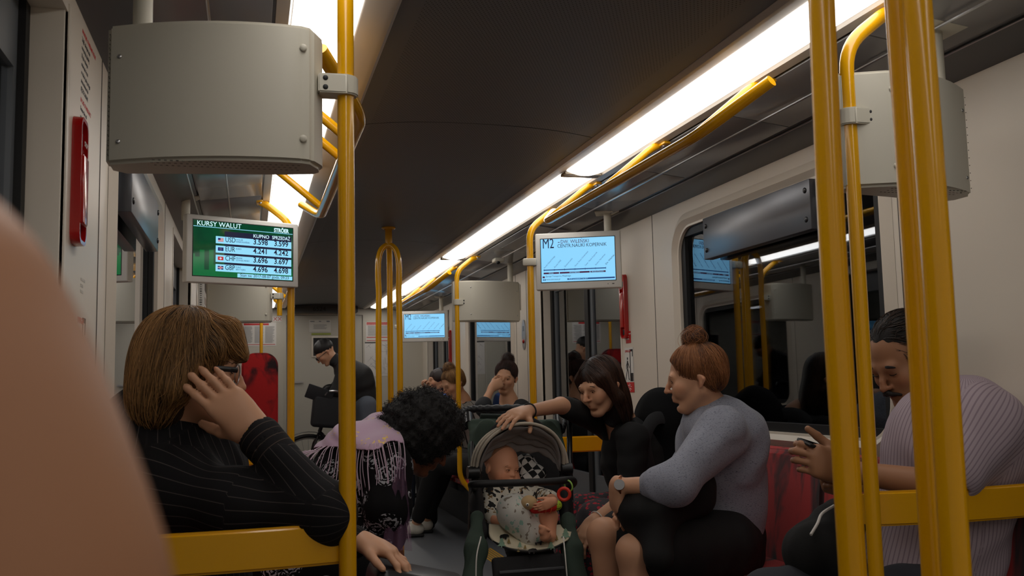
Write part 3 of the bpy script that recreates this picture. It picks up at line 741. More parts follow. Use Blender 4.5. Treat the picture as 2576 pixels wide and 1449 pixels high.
# ---- stickers near the handles
def wall_local(sgn, y, z, name, label, cat='sticker'):
    """empty on a side wall; local x runs along the reading direction, local z up, local -y into the room"""
    t = thing(name, label, cat, ((XR-0.001) if sgn > 0 else (XL+0.001), y, z), -math.pi/2 if sgn > 0 else math.pi/2)
    return t
def man_picto(t, x, z, h, m):
    b = MB(); u = h
    b.tube([(x+.02*u, -0.0015, z+.93*u), (x+.021*u, -0.0015, z+.931*u)], .001, 6)
    for k in range(1):
        b.sphere((x+0.02*u, -0.001, z+0.92*u), 0.065*u, 12, sc=(1, 0.05, 1))
    def limb(pts, r): b.tube([(x+p[0]*u, -0.001, z+p[1]*u) for p in pts], 1.0, 6, flat=(r*u, 0.0006, (0, 1, 0)))
    limb([(0.02, .83), (0.0, .5)], .075); limb([(0.0, .5), (.1, .3), (.12, .02), (.2, .0)], .04); limb([(0, .5), (-.1, .28), (-.22, .05), (-.17, .0)], .04)
    limb([(0.03, .8), (.15, .62), (.22, .5)], .03); limb([(0, .8), (-.13, .6), (-.12, .45)], .03)
    b.build('walking_figure', m, t, smooth=0)
def stickers(sgn, y, ztop, which, sc=1.0):
    a = wall_local(sgn, y, ztop, 'red_sticker', 'small red text sticker below the emergency handle, %s' % which)
    b = MB(); b.b2((-0.035*sc, -0.0008, -0.065), (0.035*sc, 0, 0.0)); b.build('sheet', M_redink, a, smooth=0)
    T = [(text_mesh(s, 0.011, None, None, (-0.03*sc, -0.0012, -0.018-0.014*i)), 0) for i, s in enumerate(('OTWIERANIE', 'DRZWI', 'W RAZIE'))]
    join_meshes(T, 'lettering', M_white, a)
    p = wall_local(sgn, y, ztop-0.09, 'door_warning_sticker', 'door warning sticker with a walking figure and door, %s' % which)
    b = MB(); b.b2((-0.06*sc, -0.0008, -0.20), (0.06*sc, 0, 0.0)); b.build('sheet', M_white, p, smooth=0)
    b = MB(); b.b2((-0.06*sc, -0.0012, -0.245), (0.06*sc, 0, -0.19)); 
    b.build('red_band', M_redink, p, smooth=0)
    b = MB()
    for k in range(8):
        an = k*math.pi/4+.2; b.tube([(0.0+math.cos(an)*.008, -0.0015, -.218+math.sin(an)*.008), (math.cos(an)*.026, -0.0015, -.218+math.sin(an)*.022)], .0015, 4)
    b.build('flash_rays', M_white, p, smooth=0)
    man_picto(p, -0.025*sc, -0.175, 0.125, M_blkink)
    b = MB()
    for (x0, z0, x1, z1) in ((0.012, -.185, .022, -.01), (.012, -.022, .055, -.01), (.045, -.05, .055, -.01), (.012, -.185, .055, -.14)): rect(b, x0*sc, z0, x1*sc, z1, y=-0.0014)
    b.build('door_symbol', M_blkink, p, smooth=0)
    me = text_mesh('UWAGA!', 0.02, None, None, (-0.055*sc, -0.0014, -0.026)); join_meshes([(me, 0)], 'lettering', M_redink, p)
stickers(1, 4.945, 1.405, 'right wall behind the dark haired woman'); stickers(-1, 2.40, 1.40, 'left wall nearest the camera')
n_ = wall_local(-1, 2.385, 1.945, 'notice_sheet', 'white notice of red and black print above the near left handle', 'notice')
b = MB(); b.b2((-0.075, -0.0006, -0.27), (0.085, 0, 0.03)); b.build('sheet', mat('notice_film', (210, 208, 200), rough=0.4), n_, smooth=0)
T = []
for i, (s, mi) in enumerate((('AWARYJNE OTWIERANIE DRZWI', 1), ('Zdjąć zabezpieczenie', 0), ('rozrywając plombę', 0), ('Użycie uchwytu', 0), ('otwieranie drzwi', 0), ('w trakcie jazdy pociągu', 0), ('nieuzasadnione lub', 0), ('BĘDZIE KARANE', 0), ('IN CASE OF EMERGENCY', 1), ('Remove the seal', 0), ('and pull the handle', 0), ('to open the door', 0), ('Unauthorised use', 0), ('will be punished', 0))):
    me = text_mesh(s, 0.0155, None, None, (-0.07, -0.001, 0.005-i*0.0195-(0.006 if i > 7 else 0)), sx=0.85); T.append((me, mi))
join_meshes(T, 'lettering', [M_blkink, M_redink], n_)
# ---- posters on the end wall
def poster(name, label, x0, x1, z0, z1, bands, lines, base=(222, 218, 212), cat='poster'):
    t = thing(name, label, cat, ((x0+x1)/2, YE-0.002, (z0+z1)/2)); w, h = x1-x0, z1-z0
    b = MB(); b.box((0, 0, 0), (w, 0.002, h)); b.build('sheet', mat(name+'_paper', base, rough=0.5), t, smooth=0)
    R_ = lambda b, r, y: b.box(((r[0]+r[2])/2*w-w/2, y, h/2-(r[1]+r[3])/2*h), ((r[2]-r[0])*w, 0.001, (r[3]-r[1])*h))
    for r in bands: b = MB(); R_(b, r, -0.0014); b.build('red_band', M_redink, t, smooth=0)
    if lines:
        b = MB()
        for r in lines: R_(b, r, -0.0018)
        tag(b.build('print', M_grey, t, smooth=0), kind='stuff')
    return t
rnd = random.Random(3)
def textlines(x0, x1, v0, v1, n): return [(x0, v0+(v1-v0)*i/n, x0+(x1-x0)*rnd.uniform(.75, 1), v0+(v1-v0)*(i+.42)/n) for i in range(n)]
poster('regulations_poster', 'white regulations poster with red header, end wall left of the cab door', -0.085, 0.297, 1.64, 1.915, [(0.04, .04, .78, .12), (.03, .92, .97, .945)], textlines(.05, .32, .17, .88, 26)+textlines(.36, .63, .17, .88, 26)+textlines(.67, .95, .17, .88, 26))
poster('tariff_poster', 'white tariff poster with red header, end wall right of the cab door', 1.335, 1.655, 1.68, 1.915, [(0.03, .02, .97, .09), (.03, .11, .97, .15), (.03, .76, .97, .80), (.03, .93, .97, .96)], textlines(.08, .5, .2, .72, 12)+textlines(.55, .95, .2, .72, 12))
tm = poster('network_map', 'white transport network map below the tariff poster', 1.32, 1.655, 1.27, 1.675, [], [])
b = MB(); rnd = random.Random(5)
for k in range(46):
    x, z = rnd.uniform(-.15, .15), rnd.uniform(-.18, .18); a_ = rnd.choice((0, .8, 1.57, 2.3)); l = rnd.uniform(.03, .12)
    b.tube([(x, -.0015, z), (min(.16, max(-.16, x+l*math.cos(a_))), -.0015, min(.19, max(-.19, z+l*math.sin(a_))))], .0011, 4)
tag(b.build('map_lines', M_grey, tm, smooth=0), kind='stuff')
b = MB(); b.box((-.09, -.002, .195), (.15, .001, .012)); b.build('map_title', M_blkink, tm, smooth=0)
tn = poster('cab_door_notice', 'small white notice on the cab door above the cyclist', 0.672, 0.925, 1.80, 1.945, [], textlines(.2, .85, .4, .8, 5)+[(.05, .1, .25, .18), (.45, .1, .55, .18), (.8, .08, .95, .2)], base=(206, 202, 192), cat='notice'); tn.location.y = YE+0.006
tn = poster('green_label', 'narrow olive green label under the cab door notice', 0.70, 0.925, 1.765, 1.787, [], [], base=(150, 160, 70), cat='label'); tn.location.y = YE+0.006
tn = poster('prohibition_sticker', 'small sticker with red crosses above the regulations poster', 0.19, 0.36, 1.925, 1.985, [], [], cat='sticker')
for x in (-0.05, 0.01, 0.06):
    for s_ in (-1, 1): b = MB(); b.tube([(x-.02, -.002, -s_*.022), (x+.02, -.002, s_*.022)], .003, 5); b.build('red_cross_stroke', M_redink, tn, smooth=0)
# ---- route map sheets on the side ceiling, speaker, camera, intercom
for (ya, yb, lab) in ((5.35, 6.25, 'pale line map sheet on the ceiling slope above the right door'),):
    t = thing('line_map', lab, 'map', (1.745, (ya+yb)/2, 2.040), 0); R7 = Euler((0, math.radians(7), 0)).to_matrix()
    b = MB(); b.box((0, 0, 0), (0.20, yb-ya, 0.002), rot=R7); b.build('sheet', mat('map_film', (170, 168, 168), rough=0.3), t)
    b = MB()
    for k in range(16): b.box((0.04, -0.38+k*0.05, -0.0045), (0.06, 0.004, 0.001), rot=None)
    b.box((-0.0, 0, -0.0018), (0.004, 0.78, 0.001)); b.box((-0.04, 0.1, 0.003), (0.004, 0.4, 0.001))
    tag(b.build('map_print', M_grey, t, smooth=0), kind='stuff')
t = thing('security_camera', 'small white security camera on the ceiling right of the far lamp', 'camera', (1.72, 6.62, 2.03))
b = MB(); b.box((0, 0, -0.012), (0.075, 0.09, 0.03), bev=0.01, seg=3); b.build('housing', M_shell, t)
b = MB(); b.sphere((-0.01, -0.03, -0.03), 0.016, 14); b.build('lens_dome', M_blk, t)
t = wall_local(1, 7.03, 1.505, 'intercom_panel', 'oval steel intercom plate with red button beside the right door', 'intercom')
b = MB(); pts = []
for k in range(28):
    an = k/28*2*math.pi; pts.append((0.05*math.cos(an), 0.115*math.sin(an)*(1 if abs(math.sin(an)) < .99 else 1)))
b.prism(pts, -0.006, 0, axis=1); b.build('plate', M_steel, t, smooth=30)
b = MB(); b.sphere((0, -0.008, -0.05), 0.016, 14, sc=(1, .5, 1)); b.build('red_button', M_red, t)
b = MB()
for k in range(5): b.box((0, -0.0065, 0.03+k*0.008), (0.04, 0.001, 0.003))
b.build('speaker_slots', M_dark, t)
t = wall_local(1, 7.16, 1.80, 'speaker_grille', 'flat perforated speaker grille above the oval intercom', 'speaker')
b = MB(); b.box((0, -0.002, 0), (0.1, 0.004, 0.2), bev=0.002); b.build('plate', mat('grille', (170, 165, 155), rough=.5), t)
b = MB(); b.box((0, -0.0045, 0), (0.08, 0.001, 0.18)); b.build('mesh', mat('grille_mesh', (120, 116, 108), rough=.7), t)
t = thing('ceiling_sensor', 'small rectangular plate with two screws on the ceiling at the far right', 'plate', (1.86, 2.33, 2.036))
b = MB(); b.box((0, 0, 0), (0.06, 0.10, 0.008), rot=Euler((0, math.radians(7), 0)).to_matrix(), bev=0.002); b.build('plate', M_shell, t)
for e in (-.025, .025): b = MB(); b.sphere((0.0, e, -0.005), 0.007, 10, sc=(1, 1, .4)); b.build('screw', M_steel, t)
# jamb screws by the near left door, loose dome screws
for (z, x) in ((1.62, -0.40), (1.44, -0.43), (1.34, -0.43)):
    pass
t = thing('jamb_panel', 'flat greige jamb panel with dome screws at the far left edge', 'panel', (XL-0.055, 2.132, 0))
b = MB(); b.b2((-0.058, -0.006, 0.02), (0.053, 0.004, 1.95), bev=0.002); b.build('plate', M_wall, t)
for (u, v) in ((36, 441), (29, 523)):
    p = PY(u, v, 2.125); b = MB(); b.sphere((p.x-t.location.x, -0.007, p.z), 0.0055, 12, sc=(1, .6, 1)); b.build('dome_screw', M_steel, t)

p_ = PY(506, 756, 6.70); t = thing('vertical_sign', 'narrow white sign with vertical writing beside the far left display box', 'sign', (p_.x, 6.70, p_.z))
b = MB(); b.box((0, 0, 0), (0.042, 0.006, 0.27), bev=0.002); b.build('sheet', M_white, t)
b = MB(); rnd = random.Random(2)
for k in range(16): b.box((-0.002, -0.0038, -0.115+k*0.0148), (rnd.uniform(.010, .018), 0.001, rnd.uniform(.003, .007)))
tag(b.build('print', M_blkink, t, smooth=0), kind='stuff')
b = MB(); b.box((0, 0.03, 0.06), (0.02, 0.06, 0.02)); b.build('bracket', M_shell, t)
# ------------------------------------------------------------------ implicit surface modeller for bodies, hair and clothes
A3 = lambda v: np.array([float(v[0]), float(v[1]), float(v[2])])
def unit(v): v = A3(v); return v/(np.linalg.norm(v)+1e-12)
class SDF:
    def __init__(s, vox=0.005): s.p = []; s.vox = vox; s.disp = None; s.dmax = 0.0; s.base = (1, 1, 1)
    def cone(s, a, b, ra, rb=None, k=0.02, op=1, tint=None, tw=0.006, flat=None):
        a, b = A3(a), A3(b); rb = ra if rb is None else rb
        s.p.append(dict(t='c', a=a, b=b, ra=ra, rb=rb, k=k, op=op, tint=tint, tw=tw, flat=flat, cen=(a+b)/2, rad=np.linalg.norm(a-b)/2+max(ra, rb))); return s
    def ell(s, c, r, R=None, k=0.02, op=1, tint=None, tw=0.006):
        c = A3(c); r = np.array(r, float) if hasattr(r, '__len__') else np.array([r]*3, float)
        s.p.append(dict(t='e', c=c, r=r, R=None if R is None else np.array(R, float), k=k, op=op, tint=tint, tw=tw)); return s
    def box(s, c, h, R=None, rd=0.01, k=0.01, op=1, tint=None, tw=0.004):
        s.p.append(dict(t='b', c=A3(c), h=np.array(h, float)-rd, R=None if R is None else np.array(R, float), rd=rd, k=k, op=op, tint=tint, tw=tw)); return s
    def chain(s, pts, rs, k=0.02, **kw):
        for i in range(len(pts)-1): s.cone(pts[i], pts[i+1], rs[i], rs[i+1], k=k, **kw)
        return s
    @staticmethod
    def one(q, P):
        if q['t'] == 'c':
            ba = q['b']-q['a']; L2 = ba@ba+1e-12; pa = P-q['a']
            t = np.clip(pa@ba/L2, 0, 1); r = q['ra']+(q['rb']-q['ra'])*t
            D = pa-t[:, None]*ba
            if q['flat'] is not None:     # squash along an axis: (axis, factor)
                ax, f = q['flat']; c = D@ax; D = D+np.outer(c*(1/f-1), ax); return (np.sqrt((D*D).sum(1))-r)*min(1, f)
            return np.sqrt((D*D).sum(1))-r
        X = P-q['c']
        if q['R'] is not None: X = X@q['R'].T
        if q['t'] == 'e':
            k0 = np.sqrt(((X/q['r'])**2).sum(1)); k1 = np.sqrt(((X/q['r']**2)**2).sum(1))+1e-9
            return k0*(k0-1)/k1
        Q = np.abs(X)-q['h']; return np.sqrt((np.maximum(Q, 0)**2).sum(1))+np.minimum(Q.max(1), 0)-q['rd']
    def f(s, P, cull=None, disp=True):
        """cull = (centres, per-block count, radius)"""
        d = np.full(len(P), 1.0)
        for q in s.p:
            if cull is not None:
                C, n, R = cull; dc = s.one(q, C); m = dc < R+q['k']+2*s.vox+s.dmax
                if q['t'] == 'e': m = dc < 2.2*R+q['k']+2*s.vox+s.dmax
                if not m.any(): continue
                idx = np.repeat(m, n); x = s.one(q, P[idx]); o = d[idx]
            else: x = s.one(q, P); o = d; idx = slice(None)
            k = q['k']
            if q['op'] > 0: h = np.maximum(k-np.abs(o-x), 0)/k; v = np.minimum(o, x)-h*h*k*0.25
            else: x = -x; h = np.maximum(k-np.abs(o-x), 0)/k; v = np.maximum(o, x)+h*h*k*0.25
            d[idx] = v
        if disp and s.disp is not None: d = d+s.disp(P)
        return d
    def bounds(s):
        lo, hi = [], []
        for q in s.p:
            if q['op'] < 0: continue
            if q['t'] == 'c':
                m = max(q['ra'], q['rb'])*(max(1, q['flat'][1]) if q['flat'] is not None else 1); lo += [np.minimum(q['a'], q['b'])-m]; hi += [np.maximum(q['a'], q['b'])+m]
            else: m = np.linalg.norm(q['h'])+q['rd'] if q['t'] == 'b' else q['r'].max(); lo += [q['c']-m]; hi += [q['c']+m]
        return np.min(lo, 0)-3*s.vox-s.dmax, np.max(hi, 0)+3*s.vox+s.dmax
    def tris(s):
        vx = s.vox; lo, hi = s.bounds(); B = 8
        nb = np.ceil((hi-lo)/vx/B).astype(int)+1
        gi = np.stack(np.meshgrid(*[np.arange(n) for n in nb], indexing='ij'), -1).reshape(-1, 3)
        C = lo+(gi*B+B/2-0.5)*vx; Rb = B*vx*0.87
        dc = s.f(C, disp=False); act = np.abs(dc) < 1.6*Rb+0.02+s.dmax
        dense = np.where(dc < 0, -1.0, 1.0).astype(np.float32).reshape(nb)
        dense = np.repeat(np.repeat(np.repeat(dense, B, 0), B, 1), B, 2)
        off = np.stack(np.meshgrid(*[np.arange(B)]*3, indexing='ij'), -1).reshape(-1, 3)
        ga = gi[act]; CH = 1500
        for i in range(0, len(ga), CH):
            g = ga[i:i+CH]; I = (g[:, None, :]*B+off[None]).reshape(-1, 3)
            v = s.f(lo+I*vx, cull=(C[act][i:i+CH], B**3, Rb))
            dense[I[:, 0], I[:, 1], I[:, 2]] = v
        D = dense; S = D < 0
        c = np.zeros(tuple(np.array(D.shape)-1), np.int8)
        for x in (0, 1):
            for y in (0, 1):
                for z in (0, 1): c += S[x:D.shape[0]-1+x, y:D.shape[1]-1+y, z:D.shape[2]-1+z]
        cells = np.argwhere((c > 0) & (c < 8))
        if len(cells) == 0: return np.zeros((0, 3)), np.zeros((0, 4), int)
        acc = np.zeros((len(cells), 3)); cnt = np.zeros(len(cells))
        cor = [(x, y, z) for x in (0, 1) for y in (0, 1) for z in (0, 1)]
        val = {k: D[cells[:, 0]+k[0], cells[:, 1]+k[1], cells[:, 2]+k[2]] for k in cor}
        for a in cor:
            for ax in range(3):
                if a[ax]: continue
                b = list(a); b[ax] = 1; b = tuple(b); va, vb = val[a], val[b]; m = (va < 0) != (vb < 0)
                t = np.where(m, va/np.where(m, va-vb, 1), 0); p = np.array(a, float)[None].repeat(len(cells), 0); p[:, ax] = t
                acc += p*m[:, None]; cnt += m
        V = lo+(cells+acc/cnt[:, None])*vx
        idm = np.full(c.shape, -1, np.int32); idm[cells[:, 0], cells[:, 1], cells[:, 2]] = np.arange(len(cells))
        F = []
        for ax in range(3):
            sl0 = [slice(1, -1)]*3; sl1 = [slice(1, -1)]*3; sl0[ax] = slice(0, -1); sl1[ax] = slice(1, None)
            e = np.argwhere(S[tuple(sl0)] != S[tuple(sl1)]); add = np.ones(3, int); add[ax] = 0; e = e+add
            u, w = [(1, 2), (2, 0), (0, 1)][ax]; q = []
            for du, dw in ((0, 0), (-1, 0), (-1, -1), (0, -1)):
                g = e.copy(); g[:, u] += du; g[:, w] += dw; q.append(idm[g[:, 0], g[:, 1], g[:, 2]])
            q = np.stack(q, 1); ins = S[e[:, 0], e[:, 1], e[:, 2]]
            q[~ins] = q[~ins][:, ::-1]; F.append(q[(q >= 0).all(1)])
        return V, np.concatenate(F)
    def build(s, name, m, parent=None, relax=1, tint=False, suv=False, cut=None):
        V, F = s.tris()
        if cut is not None and len(V):
            keep = cut(V); F = F[keep[F].all(1)]; u = np.unique(F); mp = -np.ones(len(V), int); mp[u] = np.arange(len(u)); V = V[u]; F = mp[F]
        for _ in range(relax):   # light smoothing of the voxel steps
            n = np.zeros_like(V); cn = np.zeros(len(V))
            for k in range(4):
                a, b = F[:, k], F[:, (k+1) % 4]; np.add.at(n, a, V[b]); np.add.at(cn, a, 1); np.add.at(n, b, V[a]); np.add.at(cn, b, 1)
            V = V*0.45+0.55*n/np.maximum(cn, 1)[:, None]
        me = bpy.data.meshes.new(name)
        me.vertices.add(len(V)); me.vertices.foreach_set('co', V.ravel())
        me.loops.add(F.size); me.loops.foreach_set('vertex_index', F.ravel().astype(np.int32))
        me.polygons.add(len(F)); me.polygons.foreach_set('loop_start', np.arange(0, F.size, 4, dtype=np.int32)); me.polygons.foreach_set('loop_total', np.full(len(F), 4, np.int32))
        me.polygons.foreach_set('use_smooth', np.ones(len(F), bool)); me.update(calc_edges=True)
        if tint:
            col = np.tile(np.array(s.base+(1,), float), (len(V), 1))
            for q in s.p:
                if q['tint'] is None: continue
                w = np.clip(1-(s.one(q, V))/q['tw'], 0, 1)[:, None]; w = w*w*(3-2*w); col[:, :3] = col[:, :3]*(1-w)+np.array(q['tint'])*w
            at = me.color_attributes.new('tint', 'FLOAT_COLOR', 'POINT'); at.data.foreach_set('color', col.ravel().astype(np.float32))
        if suv:
            best = np.full(len(V), 9.0); uv = np.zeros((len(V), 3))
            for i, q in enumerate(s.p):
                if q['t'] != 'c' or q['op'] < 0: continue
                d = s.one(q, V); mk = d < best; ba = q['b']-q['a']; L = np.linalg.norm(ba); ax = ba/(L+1e-9)
                ref = np.array([0, 0, 1.0]) if abs(ax[2]) < .9 else np.array([0, 1.0, 0]); e1 = ref-ax*(ref@ax); e1 /= np.linalg.norm(e1); e2 = np.cross(ax, e1)
                X = V-q['a']; an = np.arctan2(X@e2, X@e1); r = max(q['ra'], q['rb'])
                best[mk] = d[mk]; uv[mk] = np.stack([an*r, X@ax, np.full(len(V), i*1.0)], 1)[mk]
            at = me.attributes.new('suv', 'FLOAT_VECTOR', 'POINT'); at.data.foreach_set('vector', uv.ravel().astype(np.float32))
        return mesh_obj(name, me, m, parent, parent is not None)
def wob(seed, fr, amp, axis=None):
    """smooth pseudo random displacement from warped sines; axis stretches folds along it"""
    rs = np.random.RandomState(seed); W = rs.normal(size=(5, 3)); W /= np.linalg.norm(W, axis=1)[:, None]; ph = rs.uniform(0, 6.28, 10)
    if axis is not None: ax = unit(axis); W = W-0.75*np.outer(W@ax, ax)
    def g(P):
        a = np.sin(P@(W[0]*fr)+ph[0]+1.7*np.sin(P@(W[1]*fr*.55)+ph[1])); b = np.sin(P@(W[2]*fr*1.7)+ph[2]+1.3*np.sin(P@(W[3]*fr*.8)+ph[3])); c = np.sin(P@(W[4]*fr*.6)+ph[4])
        return amp*(0.55*a+0.3*b+0.3*c)
    return g
def folds(s, amp=0.004, fr=60, seed=1, axis=None):
    s.disp = wob(seed, fr, amp, axis); s.dmax = amp*1.2; return s
def strands(name, m, parent, sdf, roots, flow, n_step=14, step=0.012, r=0.0011, lift=0.002, jit=0.25, seed=0, end_drop=0.0, taper=True, stop=None):
    """hair strands that run over an implicit surface; flow(P)->direction"""
    rs = np.random.RandomState(seed); P = np.array(roots, float); n = len(P)
    def grad(X):
        e = 0.002; g = np.stack([sdf.f(X+np.array(v)*e, disp=False)-sdf.f(X-np.array(v)*e, disp=False) for v in ((1, 0, 0), (0, 1, 0), (0, 0, 1))], 1)
        return g/(np.linalg.norm(g, axis=1)[:, None]+1e-9)
    J = rs.normal(size=(n, 3))*jit; lf = lift*rs.uniform(0.2, 1.6, n); path = []; nl = rs.randint(int(n_step*.6), n_step+1, n)
    for k in range(n_step):
        N = grad(P); d = sdf.f(P, disp=False); P = P-N*(d-lf)[:, None]*0.9; path.append(P.copy())
        D = flow(P)+J*(0.6+0.4*np.sin(k*.9+J[:, :1]*9)); D -= N*(D*N).sum(1)[:, None]*(1-end_drop*k/n_step); D /= np.linalg.norm(D, axis=1)[:, None]+1e-9
        go = (k < nl)[:, None]
        if stop is not None: go = go & (~stop(P))[:, None]
        P = P+D*step*go
    T = np.stack(path, 1); g = wob(seed+50, 150, 1.0)(np.array(roots)); return tubes(name, m, parent, T, r*rs.uniform(.7, 1.3, n), rs, taper, clump=g)
def tubes(name, m, parent, T, R, rs, taper=True, seg=3, val=(0.6, 1.35), clump=None):
    n, K, _ = T.shape; tg = np.gradient(T, axis=1); tg /= np.linalg.norm(tg, axis=2)[:, :, None]+1e-9
    ref = rs.normal(size=(n, 1, 3)); u = np.cross(tg, ref); u /= np.linalg.norm(u, axis=2)[:, :, None]+1e-9; v = np.cross(tg, u)
    w = np.ones(K)
    if taper: w = np.concatenate([np.linspace(.6, 1, K//3), np.ones(K-K//3-K//3), np.linspace(1, .25, K//3)])
    rad = (np.asarray(R)[:, None]*w[None])[..., None]
    ring = np.stack([T+rad*(u*math.cos(a)+v*math.sin(a)) for a in [2*math.pi*k/seg for k in range(seg)]], 2)
    V = ring.reshape(-1, 3); i = np.arange(n)[:, None, None]*K*seg+np.arange(K-1)[None, :, None]*seg; k = np.arange(seg)[None, None]
    F = np.stack([i+k, i+(k+1) % seg, i+seg+(k+1) % seg, i+seg+k], -1).reshape(-1, 4)
    me = bpy.data.meshes.new(name); me.vertices.add(len(V)); me.vertices.foreach_set('co', V.ravel())
    me.loops.add(F.size); me.loops.foreach_set('vertex_index', F.ravel().astype(np.int32)); me.polygons.add(len(F))
    me.polygons.foreach_set('loop_start', np.arange(0, F.size, 4, dtype=np.int32)); me.polygons.foreach_set('loop_total', np.full(len(F), 4, np.int32))
    me.polygons.foreach_set('use_smooth', np.ones(len(F), bool)); me.update(calc_edges=True)
    cv = rs.uniform(val[0], val[1], n)
    if clump is not None: cv = np.clip(cv*.45+.55*(.95+.55*clump), val[0], val[1])
    c = np.repeat(cv, K*seg); at = me.color_attributes.new('tint', 'FLOAT_COLOR', 'POINT')
    at.data.foreach_set('color', np.stack([c, c, c, np.ones_like(c)], 1).ravel().astype(np.float32))
    o = mesh_obj(name, me, m, parent, parent is not None); o['kind'] = 'stuff'; return o
def tinted(name, rgb, rough=0.5, spec=0.4, bump=0.0, bscale=300, sss=0.0, rgb2=None, sheen=0.0):
    """material whose colour is multiplied by the 'tint' attribute; rgb2 = second colour chosen by the strand value"""
    m = mat(name, rgb, rough=rough, spec=spec, bump=bump, bscale=bscale, sss=sss, sheen=sheen); q = NT(m)
    a = q.n('Attribute', attribute_name='tint')
    if rgb2:
        x = q.n('MapRange'); x.inputs[1].default_value = 0.6; x.inputs[2].default_value = 1.35; q.l(a.outputs['Fac'], x.inputs[0])
        q.l(q.mix(x.outputs[0], lin(rgb), lin(rgb2)), q.b.inputs['Base Color'])
    else:
        v = q.n('VectorMath', operation='MULTIPLY'); v.inputs[1].default_value = lin(rgb); q.l(a.outputs['Color'], v.inputs[0])
        q.l(v.outputs[0], q.b.inputs['Base Color'])
    return m
# ---- head, hand, frames
class Fr:
    """local frame: f forward, s to the person's left, u up"""
    def __init__(s, c, F, U=(0, 0, 1), k=1.0):
        s.c = A3(c); s.F = unit(F); U = A3(U); s.S = unit(np.cross(U, s.F)); s.U = np.cross(s.F, s.S); s.k = k
    def __call__(s, f, l, u): return s.c+(s.F*f+s.S*l+s.U*u)*s.k
    def R(s): return np.stack([s.F, s.S, s.U])
LIP = (0.90, 0.66, 0.64); WARM = (1.02, 0.92, 0.89)
def head(B, fr, neck, female=False, baby=False, smile=0.0, eyes=True, mouth_open=0.0, nr=0.052):
    k = fr.k; R = fr.R(); E = lambda c, r, **kw: B.ell(fr(*c), np.array(r)*k, R, **kw); K = lambda a, b, ra, rb, **kw: B.cone(fr(*a), fr(*b), ra*k, rb*k, **kw)
    if baby:
        E((-.015, 0, .035), (.098, .086, .088), k=.01); E((.03, 0, -.03), (.062, .072, .066), k=.05*k)
        for s in (-1, 1): E((.055, s*.038, -.045), (.032, .032, .032), k=.02*k, tint=WARM, tw=.012)
        E((.062, 0, -.083), (.022, .026, .018), k=.02*k); K((.08, -.03, .012), (.08, .03, .012), .012, .012, k=.02*k)
        for s in (-1, 1): E((.100, s*.032, -.008), (.015, .018, .012), k=.014*k, op=-1); E((.082, s*.032, -.008), (.012, .014, .0115), k=.004*k)
        K((.088, 0, -.006), (.104, 0, -.030), .006, .009, k=.014*k)
        for s in (-1, 1): E((.096, s*.010, -.032), (.007, .006, .006), k=.006*k); E((-.01, s*.086, -.02), (.016, .007, .026), k=.008*k)
        for s in (-1, 1): K((.096, 0, -.054), (.085, s*.018, -.059), .0055, .003, k=.006*k, tint=LIP, tw=.003); K((.094, 0, -.064), (.084, s*.016, -.060), .006, .003, k=.006*k, tint=LIP, tw=.003)
        B.cone(fr(-.02, 0, -.05), neck, nr*k, nr*k, k=.03); return
    jw = .056 if female else .062
    E((-.014, 0, .034), (.099, .078, .086), k=.01); E((.026, 0, -.034), (.062, jw-.003, .078), k=.040*k)
    E((.068, 0, -.100), (.019, .024 if female else .030, .017), k=.024*k); E((.074, 0, -.058), (.020, .027, .026), k=.018*k)
    for s in (-1, 1):
        K((-.008, s*.052, -.050), (.056, s*.017, -.100), .014, .012, k=.028*k)
        E((.062, s*.041, -.024), (.022, .020, .019), k=.03*k, tint=WARM, tw=.014)
        E((.104, s*.032, .000), (.018, .020, .0135), k=.014*k, op=-1)
        E((.0755, s*.0315, -.0005), (.0125, .0145, .0112), k=.004*k)
        E((.100, s*.0115, -.033), (.009, .0065, .0068), k=.006*k, tint=WARM, tw=.006)
        K((-.012, s*.075, .010), (-.020, s*.081, -.004), .010, .012, k=.008*k); K((-.020, s*.081, -.004), (-.010, s*.077, -.032), .011, .006, k=.006*k, tint=WARM, tw=.008)
        E((-.012, s*.090, -.004), (.008, .006, .014), k=.005*k, op=-1)
    K((.082, -.036, .020), (.082, .036, .020), .011, .011, k=.016*k)
    K((.092, 0, .012), (.104, 0, -.012), .0060, .0072, k=.012*k); K((.104, 0, -.012), (.113, 0, -.030), .0072, .0100, k=.008*k, tint=WARM, tw=.006)
    up = smile*.006
    for s in (-1, 1):
        K((.0925, 0, -.0560), (.082-.005*smile, s*(.024+.006*smile), -.0605+up), .0050, .0028, k=.006*k, tint=LIP, tw=.0025)
        K((.0905, 0, -.0675-.006*mouth_open), (.081-.005*smile, s*(.022+.006*smile), -.0625+up), .0058, .0028, k=.006*k, tint=LIP, tw=.0025)
        if smile: E((.072, s*.038, -.042), (.014, .013, .015), k=.018*k)
    if mouth_open: E((.098, 0, -.0615), (.012, .015, .003+.003*mouth_open), k=.003, op=-1, tint=(.25, .1, .1), tw=.002)
    else: K((.0985, -.020, -.0615), (.0985, .020, -.0615), .0014, .0014, k=.003, op=-1, tint=(.5, .25, .25), tw=.0015)
    E((.080, 0, -.084), (.008, .018, .004), k=.012*k, op=-1)
    B.cone(fr(-.022, 0, -.05), neck, nr*k, (nr+.004)*k, k=.03)
M_sclera = mat('eye_white', (205, 195, 185), rough=0.15); M_iris = mat('iris_dark', (50, 34, 24), rough=0.1); M_lash = mat('lash_dark', (25, 16, 12), rough=0.6)
